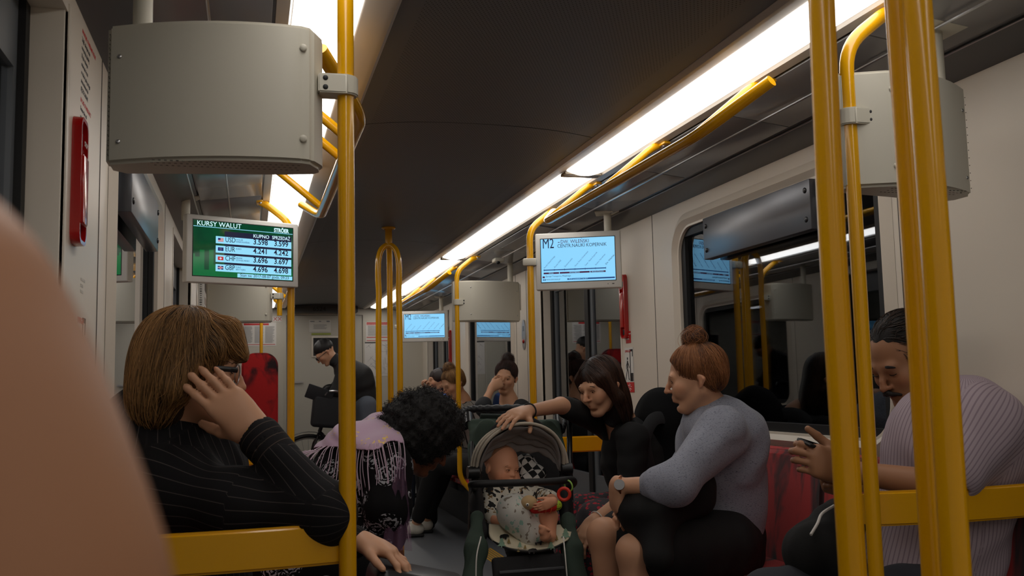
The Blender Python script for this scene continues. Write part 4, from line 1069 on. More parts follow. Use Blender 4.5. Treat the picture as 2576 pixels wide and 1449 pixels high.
def eyes(parent, fr, look=(0, 0), baby=False, hair=None, brow=1.0, closed=False, skin=None):
    """eyeballs with iris, lashes and brows as parts; look = (to the left, up) in radians"""
    k = fr.k; ez = -.008 if baby else 0.0; ex = .0815 if baby else .0768
    for s in (-1, 1):
        c = fr(ex, s*.0315, ez)
        if not closed:
            D = unit(fr.F+fr.S*look[0]+fr.U*look[1]); b = MB(); b.sphere(Vector(c), .0113*k, 16); e = b.build('eyeball', M_sclera, parent, world=True)
            b = MB(); b.sphere(Vector(c+D*.0066*k), .0063*k, 12); b.build('iris', M_iris, e, world=True)
            if skin:
                b = MB()
                for up in (1, -1):
                    vs = []
                    for i in range(13):
                        az = math.radians(-85+170*i/12); e0 = math.radians((24 if up > 0 else 20)*(1-(az/1.48)**2)-2); r_ = []
                        for j in range(6):
                            el = e0+(math.pi/2-e0)*j/5; d = fr.F*math.cos(el)*math.cos(az)+fr.S*math.cos(el)*math.sin(az)+fr.U*math.sin(el)*up; r_.append(b.bm.verts.new(Vector(c+d*.0124*k)))
                        vs.append(r_)
                    for i in range(12):
                        for j in range(5): b.bm.faces.new((vs[i][j], vs[i+1][j], vs[i+1][j+1], vs[i][j+1]))
                lo = b.build('eyelids', skin, e, smooth=180, world=True)
                ca = lo.data.color_attributes.new('tint', 'FLOAT_COLOR', 'POINT'); ca.data.foreach_set('color', np.tile(np.array([.97, .90, .88, 1], np.float32), len(lo.data.vertices)))
        # upper lid / lash line
        b = MB(); pts = []
        for i in range(9):
            a = -1+2*i/8; up = (.0050 if not closed else -.002)*(1-a*a)+(.0005 if not closed else 0); pts.append(Vector(fr(ex+.0128-.004*a*a, s*.0315+a*.0142, ez+up)))
        b.tube(pts, .0011*k, 5); b.build('upper_lashes', M_lash, parent, world=True)
        if hair:
            b = MB(); pts = [Vector(fr(.0905-.006*abs(a)**2, s*(.033+a*.019), ez+.0205+.004*(1-a*a)-.002*a*s*s)) for a in (-1, -.6, -.2, .2, .6, 1)]
            b.tube(pts, [r_*brow*k for r_ in (.0012, .0022, .0026, .0024, .0018, .0008)], 6); b.build('eyebrow', hair, parent, world=True)
def hand(B, W, D, N, T, curls=None, k=1.0, spread=0.0, thumb=(0.75, 0.55, 0.25), thcurl=0.35, pos=None, tint=None):
    """W wrist, D pointing to the fingers, N out of the palm, T towards the thumb side; curls = per finger three joint angles"""
    W, D = A3(W), unit(D); T = A3(T); T = unit(T-D*(T@D)); N = A3(N); N = unit(N-D*(N@D)-T*(N@T))
    curls = curls or [(0.35, 0.4, 0.25)]*4; bx = [.029, .0095, -.0105, -.029]; L = [(.044, .025, .020), (.048, .029, .021), (.044, .027, .020), (.034, .020, .018)]; by = [.086, .090, .086, .077]
    rf = [.0092, .0094, .0090, .0080]
    for i in range(4):
        kb = W+(D*by[i]+T*bx[i])*k; B.cone(W+(T*bx[i]*.55+D*.012)*k, kb, .0155*k, .0115*k, k=.016*k)
        a = 0; p = kb; sp = spread*bx[i]/.03
        for j in range(3):
            a += curls[i][j]; d = unit(D*math.cos(a)+N*math.sin(a)+T*sp*math.cos(a)); q_ = p+d*L[i][j]*k
            r0, r1 = rf[i]*(1-.09*j)*k, rf[i]*(1-.09*(j+1))*k; B.cone(p, q_, r0, r1, k=.0035*k)
            if j < 2: B.ell(q_-N*.001*k, r1*1.08, k=.003)
            p = q_
        B.ell(p-unit(np.cross(d, np.cross(N, d)))*rf[i]*.55*k, (.0045*k, .0045*k, .0045*k), k=.002, tint=(1.15, .95, .92), tw=.002)
    t0 = W+(D*.018+T*.022+N*.006)*k; t1 = t0+unit(D*thumb[0]+T*thumb[1]+N*thumb[2])*.044*k
    d2 = unit(D*(thumb[0]+thcurl*.6)+T*(thumb[1]-thcurl)+N*(thumb[2]+thcurl*.5)); t2 = t1+d2*.034*k; t3 = t2+unit(d2+D*.2)*.026*k
    B.cone(t0, t1, .0165*k, .0125*k, k=.014*k); B.cone(t1, t2, .0118*k, .0105*k, k=.005*k); B.cone(t2, t3, .0105*k, .0085*k, k=.004*k)
    B.cone(W-D*.01*k, W+D*.045*k, .024*k, .030*k, k=.02*k, flat=(N, .62))
def person(name, label, loc, cat='person'): return thing('person', label, cat, loc)
# ------------------------------------------------------------------ people
M_skin = tinted('skin_light', (206, 156, 124), rough=0.48, spec=0.35, bump=0.06, bscale=500)
M_skin2 = tinted('skin_tanned_shaded', (160, 114, 84), rough=0.48, spec=0.35, bump=0.06, bscale=500)
M_skin3 = tinted('skin_brown', (120, 72, 50), rough=0.48, spec=0.35, bump=0.05, bscale=500)
def stripe_mat(name, base, line, period, width, comp=0, soft=0.3, rough=0.85, bump=0.25):
    m = mat(name, base, rough=rough, spec=0.2, bump=bump, bscale=900); q = NT(m)
    a = q.n('Attribute', attribute_name='suv'); sp = q.n('SeparateXYZ'); q.l(a.outputs['Vector'], sp.inputs[0])
    x = q.math('ABSOLUTE', q.math('SUBTRACT', q.math('FRACT', q.math('ADD', q.math('MULTIPLY', sp.outputs[comp], 1/period), 50.0)), 0.5))
    f = q.math('MULTIPLY', q.math('LESS_THAN', x, width/period/2), 1.0)
    q.l(q.mix(f, lin(base), lin(line)), q.b.inputs['Base Color']); return m
# ===== 1. pinstriped person on the left bench, resting an elbow on the bar
def p_pinstripe():
    hp = PY(483, 928, 2.36); sh = PY(420, 1235, 2.31); el = PY(822, 1292, 2.075); wr = PY(640, 1085, 2.205); sh2 = PY(470, 1200, 2.62)
    t = person('person', 'person in black pinstriped shirt with brown bobbed hair, cheek resting on hand, at the left', (hp.x, 2.42, 0))
    fr = Fr(hp, (0.985, 0.0, -0.12), (0.12, 0.0, 1), 1.04)
    B = SDF(0.004); B.base = (1, 1, 1)
    neck = PY(425, 1150, 2.42); head(B, fr, neck, female=False, nr=.056)
    ch = Vector((-0.17, 2.45, 0.93)); pel = Vector((-0.16, 2.46, 0.56))
    B.cone(neck, ch, .075, .11, k=.05).cone(ch, pel, .12, .13, k=.05).cone(sh, sh2, .05, .05, k=.05)
    B.chain([sh, el], [.05, .038]); B.cone(el, wr, .038, .027, k=.02)
    D = unit(PY(535, 978, 2.225)-wr); 
    hand(B, wr, D, (-.35, .9, .1), (-.6, -.1, -.7), curls=[(.12, .25, .2), (.10, .22, .2), (.08, .22, .2), (.08, .2, .2)], k=1.12, spread=.05, thumb=(.6, .45, .55), thcurl=.2)
    # left arm and the hand resting on the bag
    el2 = Vector((0.10, 2.66, 0.72)); wr2 = PY(912, 1362, 2.50)
    B.chain([sh2, el2, wr2], [.048, .036, .026])
    D2 = unit(PY(1010, 1400, 2.44)-wr2); hand(B, wr2, D2, (-.1, .15, -1), (-.25, -.8, .05), curls=[(.45, .45, .3), (.4, .45, .3), (.4, .4, .25), (.35, .35, .2)], k=1.0, spread=.25, thumb=(.72, .55, .2), thcurl=.15)
    for hip, kn, ft in (((-.12, 2.36, .53), (.32, 2.34, .53), (.36, 2.36, .08)), ((-.12, 2.56, .53), (.33, 2.60, .53), (.38, 2.60, .08))):
        B.chain([hip, kn, ft], [.075, .055, .04], k=.03); B.cone(ft, (ft[0]+.16, ft[1], .05), .035, .03)
    B.build('body', M_skin, t, tint=True)
    eyes(t, fr, hair=mat('brow_brown', (96, 66, 40), rough=.7), closed=True)
    # shirt
    S = SDF(0.005); S.cone(neck+Vector((0, 0, -.05)), ch, .095, .15, k=.06).cone(ch, (-.155, 2.46, .62), .155, .165, k=.06)
    S.cone(sh, sh2, .075, .075, k=.06); S.cone(ch+Vector((-.05, 0, .08)), ch+Vector((-.06, 0, -.1)), .14, .14, k=.06); S.cone(neck+Vector((-.01, -.03, -.06)), sh, .07, .078, k=.06); S.cone(sh+Vector((.05,.05,-.02)), ch+Vector((.02,-.05,-.12)), .085, .10, k=.08)
    S.chain([sh, sh.lerp(el, .5)+Vector((0, 0, -.012)), el], [.080, .072, .060], k=.05); S.cone(el, el.lerp(wr, .62), .060, .046, k=.03)
    S.chain([sh2, el2, wr2+(el2-wr2)*.12], [.07, .052, .042], k=.03)
    S.cone(neck+Vector((.0, 0, .02)), neck+Vector((-.01, 0, .16)), .062, .075, op=-1, k=.01)
    folds(S, .0045, 48, 3, (el-sh)); S.build('shirt', stripe_mat('black_pinstripe_cloth', (24, 23, 25), (74, 68, 66), .024, .0016), t, suv=True)
    C = SDF(0.004); c0 = el.lerp(wr, .52); c1 = el.lerp(wr, .90); C.cone(c0, c1, .047, .049, k=.01); C.cone(el.lerp(wr, .80), el.lerp(wr, 1.1), .041, .041, k=.004, op=-1)
    folds(C, .002, 60, 5); C.build('cuff', stripe_mat('black_cuff_cloth', (28, 26, 28), (84, 72, 64), .019, .0016, comp=1), t, suv=True)
    K = SDF(0.004); ax = unit(fr.U*.8+np.array([-.3, 0, .3]))
    for a0 in range(0, 10):
        a = a0/9*math.pi*1.5-math.pi*.25; cN = A3(neck)+np.array([.0, 0, .0]); p = cN+np.array([math.sin(a)*-.065, math.cos(a)*.07, .005-.02*math.sin(a)*-1]); K.cone(p-np.array([0, 0, .035]), p+np.array([0, 0, .012]), .010, .006, k=.02)
    K.build('collar', mat('black_shirt_collar', (24, 22, 25), rough=.85, bump=.2, bscale=900), t)
    T_ = SDF(0.008)
    for hip, kn, ft in (((-.12, 2.36, .52), (.32, 2.34, .53), (.36, 2.36, .12)), ((-.12, 2.56, .52), (.33, 2.60, .53), (.38, 2.60, .12))): T_.chain([hip, kn, ft], [.10, .075, .06], k=.03)
    folds(T_, .004, 50, 8); T_.build('trousers', mat('navy_trousers', (38, 44, 58), rough=.85, bump=.3, bscale=700), t)
    for y in (2.36, 2.60):
        h = SDF(.006); h.cone((.36, y, .05), (.52, y, .035), .045, .035, k=.02); h.box((.44, y, .01), (.14, .045, .012), rd=.008); h.build('shoe', M_blk, t)
    # hair: bob with fringe
    H = SDF(0.005); R = fr.R(); k = fr.k
    H.ell(fr(-.018, 0, .046), (.112, .092, .094), R); H.ell(fr(-.055, 0, -.03), (.078, .090, .085), R, k=.05); H.ell(fr(-.058, 0, -.095), (.055, .075, .055), R, k=.05)
    for s in (-1, 1): H.cone(fr(.035, s*.075, .045), fr(-.02, s*.083, -.045), .022, .024, k=.03)
    for s in (-1, 0, 1): H.cone(fr(.07, s*.035, .095), fr(.100, s*.038, .045), .020, .010, k=.03)
    H.ell(fr(.115, 0, -.02), (.05, .075, .06), R, k=.012, op=-1)
    H.disp = wob(4, 90, .003, fr.U); H.dmax = .004
    M_h = tinted('hair_brown_highlighted', (50, 32, 18), rough=.40, spec=.35, rgb2=(206, 156, 98))
    hb = mat('hair_brown_under', (44, 29, 18), rough=.6, bump=.5, bscale=300)
    ho = H.build('hair', hb, t); 
    rs = np.random.RandomState(2); V = np.array([v.co for v in ho.data.vertices]); L = (V-fr.c)@fr.R().T
    top = V[(L[:, 2] > .02*1) ]; roots = top[rs.randint(0, len(top), 5200)]+rs.normal(size=(5200, 3))*.003; crown = fr(-.03, 0, .15)
    def flow(P):
        d = P-crown; l = (P-fr.c)@fr.R().T; o = d*6+np.array([0, 0, -1.0])[None]; o += fr.F[None]*np.where(l[:, :1] > .03, 1.0, -.15); o /= np.linalg.norm(o, axis=1)[:, None]; return o
    strands('hair_strands', M_h, ho, H, roots, flow, 18, .0125, .00062, .0045, .20, 3, end_drop=.75)
    # glasses
    g = MB()
    tip = [fr(.098, -.062, .006), fr(.085, -.076, .006), fr(-.01, -.083, .004)]
    g.tube([Vector(p) for p in tip], 1, 10, flat=(.0028, .0062, tuple(fr.U))); gl = g.build('glasses_temple', M_blk, t, world=True)
    for s in (-1, 1):
        g = MB(); g.torus(Vector(fr(.103-.004*abs(s), s*.034, -.004)), .0235, .0013, tuple(fr.F*.97+fr.S*s*.2)); rim = g.build('glasses_rim', M_blk if s > 0 else M_steel, t, world=True)
        g = MB(); g.sphere(Vector(fr(.102, s*.034, -.004)), .023, 20, sc=(.04, 1, 1), rot=Matrix(np.stack([fr.F, fr.S, fr.U], 1).tolist())); g.build('glasses_lens', M_lens, t, world=True)
    # gold bracelet of flat links
    g = MB(); ax = Vector(unit(wr-el)); cB = Vector(el).lerp(Vector(wr), .985)
    a = ax.orthogonal().normalized(); b_ = ax.cross(a); n = 22
    for i in range(n):
        an = i/n*2*math.pi; p = cB+(a*math.cos(an)+b_*math.sin(an))*.031; tn = (-a*math.sin(an)+b_*math.cos(an)); rd = (a*math.cos(an)+b_*math.sin(an))
        g.box(p, (.0088, .0028, .0075), rot=Matrix((tn, rd, ax)).transposed(), bev=.001)
    g.torus(cB, .031, .0012, ax); g.build('gold_bracelet', mat('gold', (214, 170, 90), rough=.25, metal=1.0), t, world=True)
    bg = thing('handbag', 'black bag on the lap of the pinstriped person, under the resting hand', 'bag', (.40, 2.50, .58))
    b = MB(); b.box((0.02, -.02, .035), (.26, .22, .085), rot=(0, .25, 0), bev=.03, seg=4); b.build('bag_body', M_blk, bg)
M_lens = bpy.data.materials.new('spectacle_lens'); M_lens.use_nodes = True; q = NT(M_lens); q.nt.nodes.remove(q.b)
g1 = q.n('BsdfGlossy'); g1.inputs['Roughness'].default_value = .02; tr = q.n('BsdfTransparent'); ms = q.n('MixShader'); ms.inputs[0].default_value = .12
q.l(tr.outputs[0], ms.inputs[1]); q.l(g1.outputs[0], ms.inputs[2]); q.l(ms.outputs[0], q.nt.nodes['Material Output'].inputs[0])
p_pinstripe()
def limbs_body(t, fr, neck, chest, pelvis, arms, legs, skin, female=False, vox=.005, sw=.17, hands=(), rad=1.0, eyes_kw=None, head_kw=None):
    """arms/legs: lists of joint lists; hands: list of dicts for hand()"""
    B = SDF(vox); head(B, fr, neck, female=female, **{**dict(nr=.046 if female else .054), **(head_kw or {})})
    B.cone(neck, chest, .07*rad, .105*rad, k=.05).cone(chest, pelvis, .11*rad, .125*rad, k=.05)
    for a in arms: B.cone(Vector(neck).lerp(Vector(chest), .45), a[0], .05*rad, .048*rad, k=.04); B.chain(a, [.046*rad, .037*rad, .025*rad], k=.015)
    for l in legs: B.chain(l, [.078*rad, .054*rad, .040*rad], k=.03)
    for h in hands: hand(B, **h)
    o = B.build('body', skin, t, tint=True)
    if eyes_kw is not None: eyes(t, fr, skin=skin, **eyes_kw)
    return o, B
V3 = Vector
# ===== 2. woman with curly black hair bending forward
def p_curly():
    hp = PY(1068, 1108, 3.55); neck = PY(1003, 1150, 3.52); sh = PY(968, 1178, 3.40); shb = PY(960, 1120, 3.74); chest = PY(915, 1190, 3.54); pel = V3((.17, 3.55, .56))
    t = person('person', 'woman with black curly hair bending forward, lilac fringed shawl over black floral dress', (.4, 3.55, 0))
    fr = Fr(hp, (.80, .10, -.60), (.55, 0, .8), .98)
    el = PY(975, 1275, 3.34); wr = PY(975, 1345, 3.42)+V3((.0, .08, -.08)); el2 = shb+V3((.02, .04, -.25)); wr2 = el2+V3((.04, -.06, -.20))
    hips = [(.10, 3.47, .53), (.36, 3.42, .53), (.34, 3.42, .09)], [(.10, 3.65, .53), (.40, 3.70, .52), (.36, 3.70, .09)]
    limbs_body(t, fr, neck, chest, pel, [(sh, el, wr), (shb, el2, wr2)], hips, M_skin3, True, rad=1.05,
        hands=[dict(W=wr, D=(.3, .1, -.9), N=(-.5, .5, 0), T=(.5, .8, 0), curls=[(.4, .5, .4)]*4), dict(W=wr2, D=(.3, -.1, -.9), N=(-.5, -.5, 0), T=(.5, -.8, 0), curls=[(.4, .5, .4)]*4)], eyes_kw=dict(hair=M_lash))
    M_flor = mat('black_cloth_white_flowers', (16, 15, 17), rough=.85, spec=.2); q = NT(M_flor)
    tc = q.n('TexCoord'); vo = q.n('TexVoronoi'); vo.inputs['Scale'].default_value = 12; q.l(tc.outputs['Object'], vo.inputs['Vector'])
    nz = q.n('TexNoise'); nz.inputs['Scale'].default_value = 70; nz.inputs['Detail'].default_value = 2; q.l(tc.outputs['Object'], nz.inputs['Vector'])
    r1 = q.math('LESS_THAN', vo.outputs['Distance'], .44)
    rings = q.math('LESS_THAN', q.math('ABSOLUTE', q.math('SUBTRACT', q.math('FRACT', q.math('MULTIPLY', q.math('ADD', vo.outputs['Distance'], q.math('MULTIPLY', nz.outputs['Fac'], .35)), 7.0)), .5)), .22)
    sel = q.math('GREATER_THAN', nz.outputs['Fac'], .42); q.l(q.mix(q.math('MULTIPLY', q.math('MULTIPLY', r1, rings), sel), lin((16, 15, 17)), lin((176, 178, 184))), q.b.inputs['Base Color'])
    D = SDF(.006); D.cone(neck+V3((-.05, 0, -.02)), chest, .085, .15, k=.06).cone(chest, pel, .16, .17, k=.06)
    D.cone(sh, el, .085, .075, k=.04).cone(el, el.lerp(wr, .6), .075, .07, k=.03).cone(shb, el2, .08, .07, k=.04).cone(sh, shb, .08, .08, k=.05)
    for a, b_, c in hips: D.cone(a, b_, .13, .11, k=.05); D.cone(b_, (c[0], c[1], .28), .11, .12, k=.05)
    folds(D, .006, 40, 11, (0, 0, 1)); D.build('dress', M_flor, t)
    # afro
    R = fr.R(); k = 1
    H = SDF(.006); H.ell(fr(-.03, 0, .055), (.140, .135, .125), R); H.ell(fr(-.06, 0, -.02), (.115, .125, .11), R, k=.06); H.ell(fr(.125, 0, -.035), (.075, .085, .085), R, k=.02, op=-1)
    H.disp = lambda P: .007*np.sin(P[:, 0]*150+2*np.sin(P[:, 1]*90))*np.sin(P[:, 1]*140+1)*np.sin(P[:, 2]*150)+.006*np.sin(P[:, 0]*60)*np.sin(P[:, 2]*66+1); H.dmax = .012
    ho = H.build('hair', mat('hair_black_curly', (17, 14, 14), rough=.75, bump=.8, bscale=160), t)
    rs = np.random.RandomState(5); V = np.array([v.co for v in ho.data.vertices]); n = 2600; r = V[rs.randint(0, len(V), n)]; N = r-fr(-.03, 0, .03); N /= np.linalg.norm(N, axis=1)[:, None]
    e1 = np.cross(N, rs.normal(size=(n, 3))); e1 /= np.linalg.norm(e1, axis=1)[:, None]; e2 = np.cross(N, e1); K = 12; L = rs.uniform(.010, .030, n); cr = rs.uniform(.003, .006, n); T = []
    for i in range(K): a = i*.95; T.append(r-N*.006+N*(L*i/K)[:, None]+e1*(cr*math.cos(a))[:, None]+e2*(cr*math.sin(a))[:, None])
    tubes('hair_curls', tinted('hair_curl_black', (24, 19, 19), rough=.5), ho, np.stack(T, 1), np.full(n, .0008), rs)
    b = MB(); p = V3(fr(-.005, -.092, -.045)); b.torus(p, .006, .0018, (0, 1, 0), 16); b.build('earring', mat('gold', (214, 170, 90), rough=.25, metal=1.0), t, world=True)
    # shawl
    S = SDF(.005); m = .024
    S.cone(neck+V3((-.05, 0, -.02)), chest, .085+m, .15+m, k=.06).cone(chest, pel, .16+m, .17+m, k=.06).cone(sh, sh.lerp(el, .3), .085+m, .085+m, k=.04).cone(shb, el2, .09+m, .08+m, k=.04).cone(sh, shb, .09+m, .09+m, k=.05)
    folds(S, .009, 60, 21, (1, 0, -.3)); ax = unit(chest-pel)
    pts = [A3(PY(770, 1143, 3.3)), A3(PY(868, 1131, 3.3)), A3(PY(1012, 1118, 3.3))]
    def keep(V):
        x = V[:, 0]; zl = np.interp(x, [pts[0][0], pts[1][0], pts[2][0]], [p[2] for p in pts])+.012*np.sin(V[:, 0]*40+V[:, 1]*25)
        return (V[:, 2] > zl+.0*(V[:, 1]-3.3)) & (x > pts[0][0]-.02) & (x < pts[2][0]+.015)
    M_sh = mat('lilac_shawl', (190, 156, 182), rough=.65, bump=.3, bscale=500, sheen=.4); q = NT(M_sh)
    tc = q.n('TexCoord'); vo = q.n('TexVoronoi'); vo.inputs['Scale'].default_value = 16; q.l(tc.outputs['Object'], vo.inputs['Vector']); nz = q.n('TexNoise'); nz.inputs['Scale'].default_value = 90; q.l(tc.outputs['Object'], nz.inputs['Vector'])
    f = q.math('MULTIPLY', q.math('LESS_THAN', vo.outputs['Distance'], .33), q.math('GREATER_THAN', nz.outputs['Fac'], .56)); q.l(q.mix(f, lin((190, 156, 182)), lin((226, 196, 110))), q.b.inputs['Base Color']); q.l(f, q.b.inputs['Metallic'])
    sw = S.build('shawl', M_sh, t, cut=keep); so = sw.modifiers.new('thick', 'SOLIDIFY'); so.thickness = .003
    # fringe: threads that hang from the shawl's lower edge
    rs = np.random.RandomState(9); T = []
    def hang(x, ztop, ln, sway):
        base = np.array([x, 0, ztop]); ys = np.linspace(3.0, 3.5, 60); P = np.stack([np.full(60, x), ys, np.full(60, ztop)], 1); d = S.f(P, disp=False); i = np.argmax(d < .004) if (d < .004).any() else 40
        y0 = ys[i]-.004; out = []
        for k in range(14):
            s_ = k/13; out.append((x+sway*s_**.7*ln*(1.2 if sway < 0 else 1)+.006*math.sin(s_*5+x*40), y0-.018*math.sin(min(1, s_*1.4)*math.pi*.5), ztop-ln*s_*(1 if abs(sway) < .3 else .8)))
        return out
    for i in range(22):
        u = i/21; x = pts[0][0]+(pts[2][0]-pts[0][0])*u; zt = float(np.interp(x, [pts[0][0], pts[1][0], pts[2][0]], [p[2] for p in pts]))+.01
        sway = -1.0*(1-u*2.2) if u < .45 else .12*(u-.7); ln = rs.uniform(.15, .27) if u < .96 else .36
        for j in range(2): T.append(hang(x+rs.uniform(-.004, .004), zt, ln*rs.uniform(.85, 1.05), sway+rs.uniform(-.06, .06)))
    T = np.array(T); o = tubes('fringe', tinted('lilac_fringe', (220, 196, 214), rough=.6), t, T, np.full(len(T), .0016), rs, seg=5, taper=False, val=(.8, 1.1))
    # thin shawl end hanging in front of the knees
    b = MB(); W_ = []
    for i in range(9):
        r_ = []
        for j in range(12):
            a = j/11; p0 = PY(1000+i*2.2, 1150, 3.26); p1 = PY(960+i*9.5, 1385, 3.3); p = p0.lerp(p1, a); p.y += .012*math.sin(i*1.9+a*3); r_.append(b.bm.verts.new(p))
        W_.append(r_)
    for i in range(8):
        for j in range(11): b.bm.faces.new((W_[i][j], W_[i+1][j], W_[i+1][j+1], W_[i][j+1]))
    M_tul = bpy.data.materials.new('lilac_tulle'); M_tul.use_nodes = True; q = NT(M_tul); q.b.inputs['Base Color'].default_value = lin((170, 130, 165))+(1,); q.b.inputs['Roughness'].default_value = .7; q.b.inputs['Alpha'].default_value = .35
    b.build('shawl_end', M_tul, t, world=True)
    for y in (3.42, 3.70): h = SDF(.006); h.cone((.35, y, .05), (.49, y, .03), .042, .032, k=.02); h.build('shoe', M_blk, t)
p_curly()
# ===== 3. cyclist near the end wall, with bicycle
def p_cyclist():
    y = 9.85
    hp = PY(818, 888, y); neck = PY(855, 915, y); chest = PY(893, 955, y); pel = PY(916, 1015, y); sh = PY(868, 932, y-.17); shb = PY(868, 930, y+.17)
    t = person('person', 'man in black jacket and glasses bending over the bicycle near the end wall', (pel.x, y, 0))
    fr = Fr(hp, (-.75, -.05, -.65), (-.45, 0, .85), .98); wr = PY(806, 1018, y-.12); el = PY(848, 985, y-.2); wrb = PY(820, 985, y+.15); elb = PY(850, 975, y+.2)
    legs = [(pel+V3((0, -.1, -.02)), (pel.x+.02, y-.12, .47), (pel.x+.0, y-.12, .08)), (pel+V3((0, .1, -.02)), (pel.x-.05, y+.12, .47), (pel.x+.1, y+.12, .08))]
    limbs_body(t, fr, neck, chest, pel, [(sh, el, wr), (shb, elb, wrb)], legs, M_skin, vox=.007, hands=[dict(W=wr, D=(-.3, -.1, -.9), N=(0, 1, 0), T=(-1, 0, 0), k=.95)])
    J = SDF(.009); J.cone(neck+V3((.02, 0, -.01)), chest, .09, .17, k=.07).cone(chest, pel+V3((0, 0, .02)), .175, .155, k=.07).cone(sh, shb, .085, .085, k=.06); J.chain([sh, el, wr+(el-wr)*.15], [.085, .062, .046], k=.03).chain([shb, elb, wrb], [.085, .062, .046], k=.03)
    J.cone(neck, neck.lerp(V3(hp), .35), .07, .072, k=.01); folds(J, .006, 34, 4); J.build('jacket', mat('black_jacket', (20, 20, 22), rough=.7, bump=.3, bscale=300), t)
    T_ = SDF(.010)
    for l in legs: T_.chain(l, [.115, .085, .07], k=.03)
    folds(T_, .005, 34, 7); T_.build('jeans', mat('grey_blue_jeans', (96, 104, 116), rough=.85, bump=.3, bscale=400), t)
    for l in legs: h = SDF(.008); h.cone((l[2][0], l[2][1], .05), (l[2][0]-.16, l[2][1], .035), .045, .038, k=.02); h.build('shoe', M_blk, t)
    H = SDF(.007); R = fr.R(); H.ell(fr(-.02, 0, .055), (.105, .085, .088), R); H.ell(fr(.13, 0, -.03), (.075, .09, .075), R, k=.015, op=-1); H.disp = wob(3, 120, .003); H.dmax = .004
    H.build('hair', mat('hair_black_short', (20, 18, 17), rough=.55, bump=.5, bscale=200), t)
    b = MB(); b.tube([V3(fr(.098, s*.062, .006)) for s in (1,)]+[V3(fr(-.01, .083, .004))], .003, 6)
    for s in (-1, 1): b.torus(V3(fr(.106, s*.034, -.003)), .022, .003, tuple(fr.F))
    b.build('glasses', M_blk, t, world=True)
    # bicycle: wheels, frame, fork, bars, bag
    c0 = PY(776, 1146, 9.75); R0 = .345; c0 = V3((c0.x, 9.78, R0)); c1 = c0+V3((1.06, .12, 0)); d = (c1-c0).normalized(); nrm = V3((-d.y, d.x, 0))
    t = thing('bicycle', 'dark city bicycle with bag on the handlebar, held by the man in the black jacket', 'bicycle', (c0.x+.5, 9.84, 0))
    M_bk = mat('bicycle_black_paint', (24, 25, 28), rough=.35); M_rim = mat('bicycle_rim', (150, 150, 148), rough=.3, metal=.8)
    for c in (c0, c1):
        b = MB(); b.torus(c, R0-.018, .018, nrm, 48, 8); wl = b.build('tyre', M_dark, t, world=True)
        b = MB(); b.torus(c, R0-.042, .009, nrm, 48, 6); b.build('rim', M_rim, wl, world=True)
        b = MB()
        for k in range(28):
            a = k/28*2*math.pi; b.tube([c+nrm*(.02*(-1)**k), c+d*math.cos(a)*(R0-.045)+V3((0, 0, math.sin(a)*(R0-.045)))], .0013, 4)
        tag(b.build('spokes', M_rim, wl, world=True), kind='stuff')
        b = MB(); b.tube([c-nrm*.03, c+nrm*.03], .022, 12); b.build('hub', M_rim, wl, world=True)
        b = MB(); b.tube([c+d*math.cos(a)*(R0+.02)+V3((0, 0, math.sin(a)*(R0+.02))) for a in [math.radians(x) for x in (range(20, 161, 10))]], 1, 6, flat=(.004, .024, tuple(nrm))); b.build('mudguard', M_bk, t, world=True)
    ht = c0+d*.17+V3((0, 0, .52)); hb_ = c0+d*.11+V3((0, 0, .36)); bb = c0+d*.52+V3((0, 0, -.06)); st = c0+d*.80+V3((0, 0, .52)); stem = c0+d*.20+V3((0, 0, .68))
    for nm, pts, r in (('fork', [c0+nrm*.045, c0+nrm*.045+d*.06+V3((0, 0, .25)), hb_], .012), ('fork', [c0-nrm*.045, c0-nrm*.045+d*.06+V3((0, 0, .25)), hb_], .012), ('down_tube', [hb_, bb], .019), ('top_tube', [ht, bb+V3((0, 0, .25))], .016), ('seat_tube', [bb, st], .017), ('seat_stay', [st-V3((0, 0, .1)), c1], .010), ('chain_stay', [bb, c1], .011), ('head_tube', [hb_, ht, stem], .019)):
        b = MB(); b.tube(pts, r, 10); b.build(nm, M_bk, t, world=True)
    for s in (-1, 1):
        b = MB(); b.tube(bez([stem, stem+nrm*s*.12+V3((-.06, 0, .06)), stem+nrm*s*.24+V3((.0, 0, .08)), stem+nrm*s*.29+V3((.12, 0, .06))]), .011, 8); b.build('handlebar', M_steel, t, world=True)
        b = MB(); b.tube([stem+nrm*s*.275+V3((.04, 0, .075)), stem+nrm*s*.29+V3((.14, 0, .055))], .016, 10); b.build('grip', M_dark, t, world=True)
        b = MB(); b.tube([stem+nrm*s*.2+V3((-.04, 0, .08)), stem+nrm*s*.24+V3((-.08, 0, .04))], .006, 6); b.build('brake_lever', M_steel, t, world=True)
    b = MB(); b.box(st+V3((0, 0, .05)), (.26, .15, .05), bev=.02, seg=3); b.build('saddle', M_dark, t, world=True)
    b = MB(); b.torus(bb, .085, .005, nrm); b.build('chainring', M_rim, t, world=True)
    b = MB(); b.tube([bb, bb+d*.1+V3((0, 0, -.14))], .008, 6); b.box(bb+d*.1+V3((0, 0, -.14))-nrm*.05, (.09, .07, .02), bev=.004); b.build('pedal_crank', M_steel, t, world=True)
    p = PY(828, 1035, 9.7); bg = thing('bicycle_bag', 'dark grey bag hanging at the bicycle handlebar', 'bag', (p.x, 9.68, p.z-.17))
    b = MB(); b.box((0, 0, .17), (.34, .16, .32), rot=(0, .1, 0), bev=.04, seg=4); b.build('bag_body', mat('charcoal_bag', (40, 42, 46), rough=.75), bg)
    b = MB(); b.box((-.10, -.07, .34), (.26, .02, .14), rot=(.2, .35, 0), bev=.008); b.build('flap', mat('charcoal_bag', (40, 42, 46)), bg)
    b = MB(); b.tube(bez([(-.1, 0, .32), (-.04, 0, .42), (.06, 0, .42), (.12, 0, .32)]), .008, 6); b.build('strap', M_dark, bg)
p_cyclist()
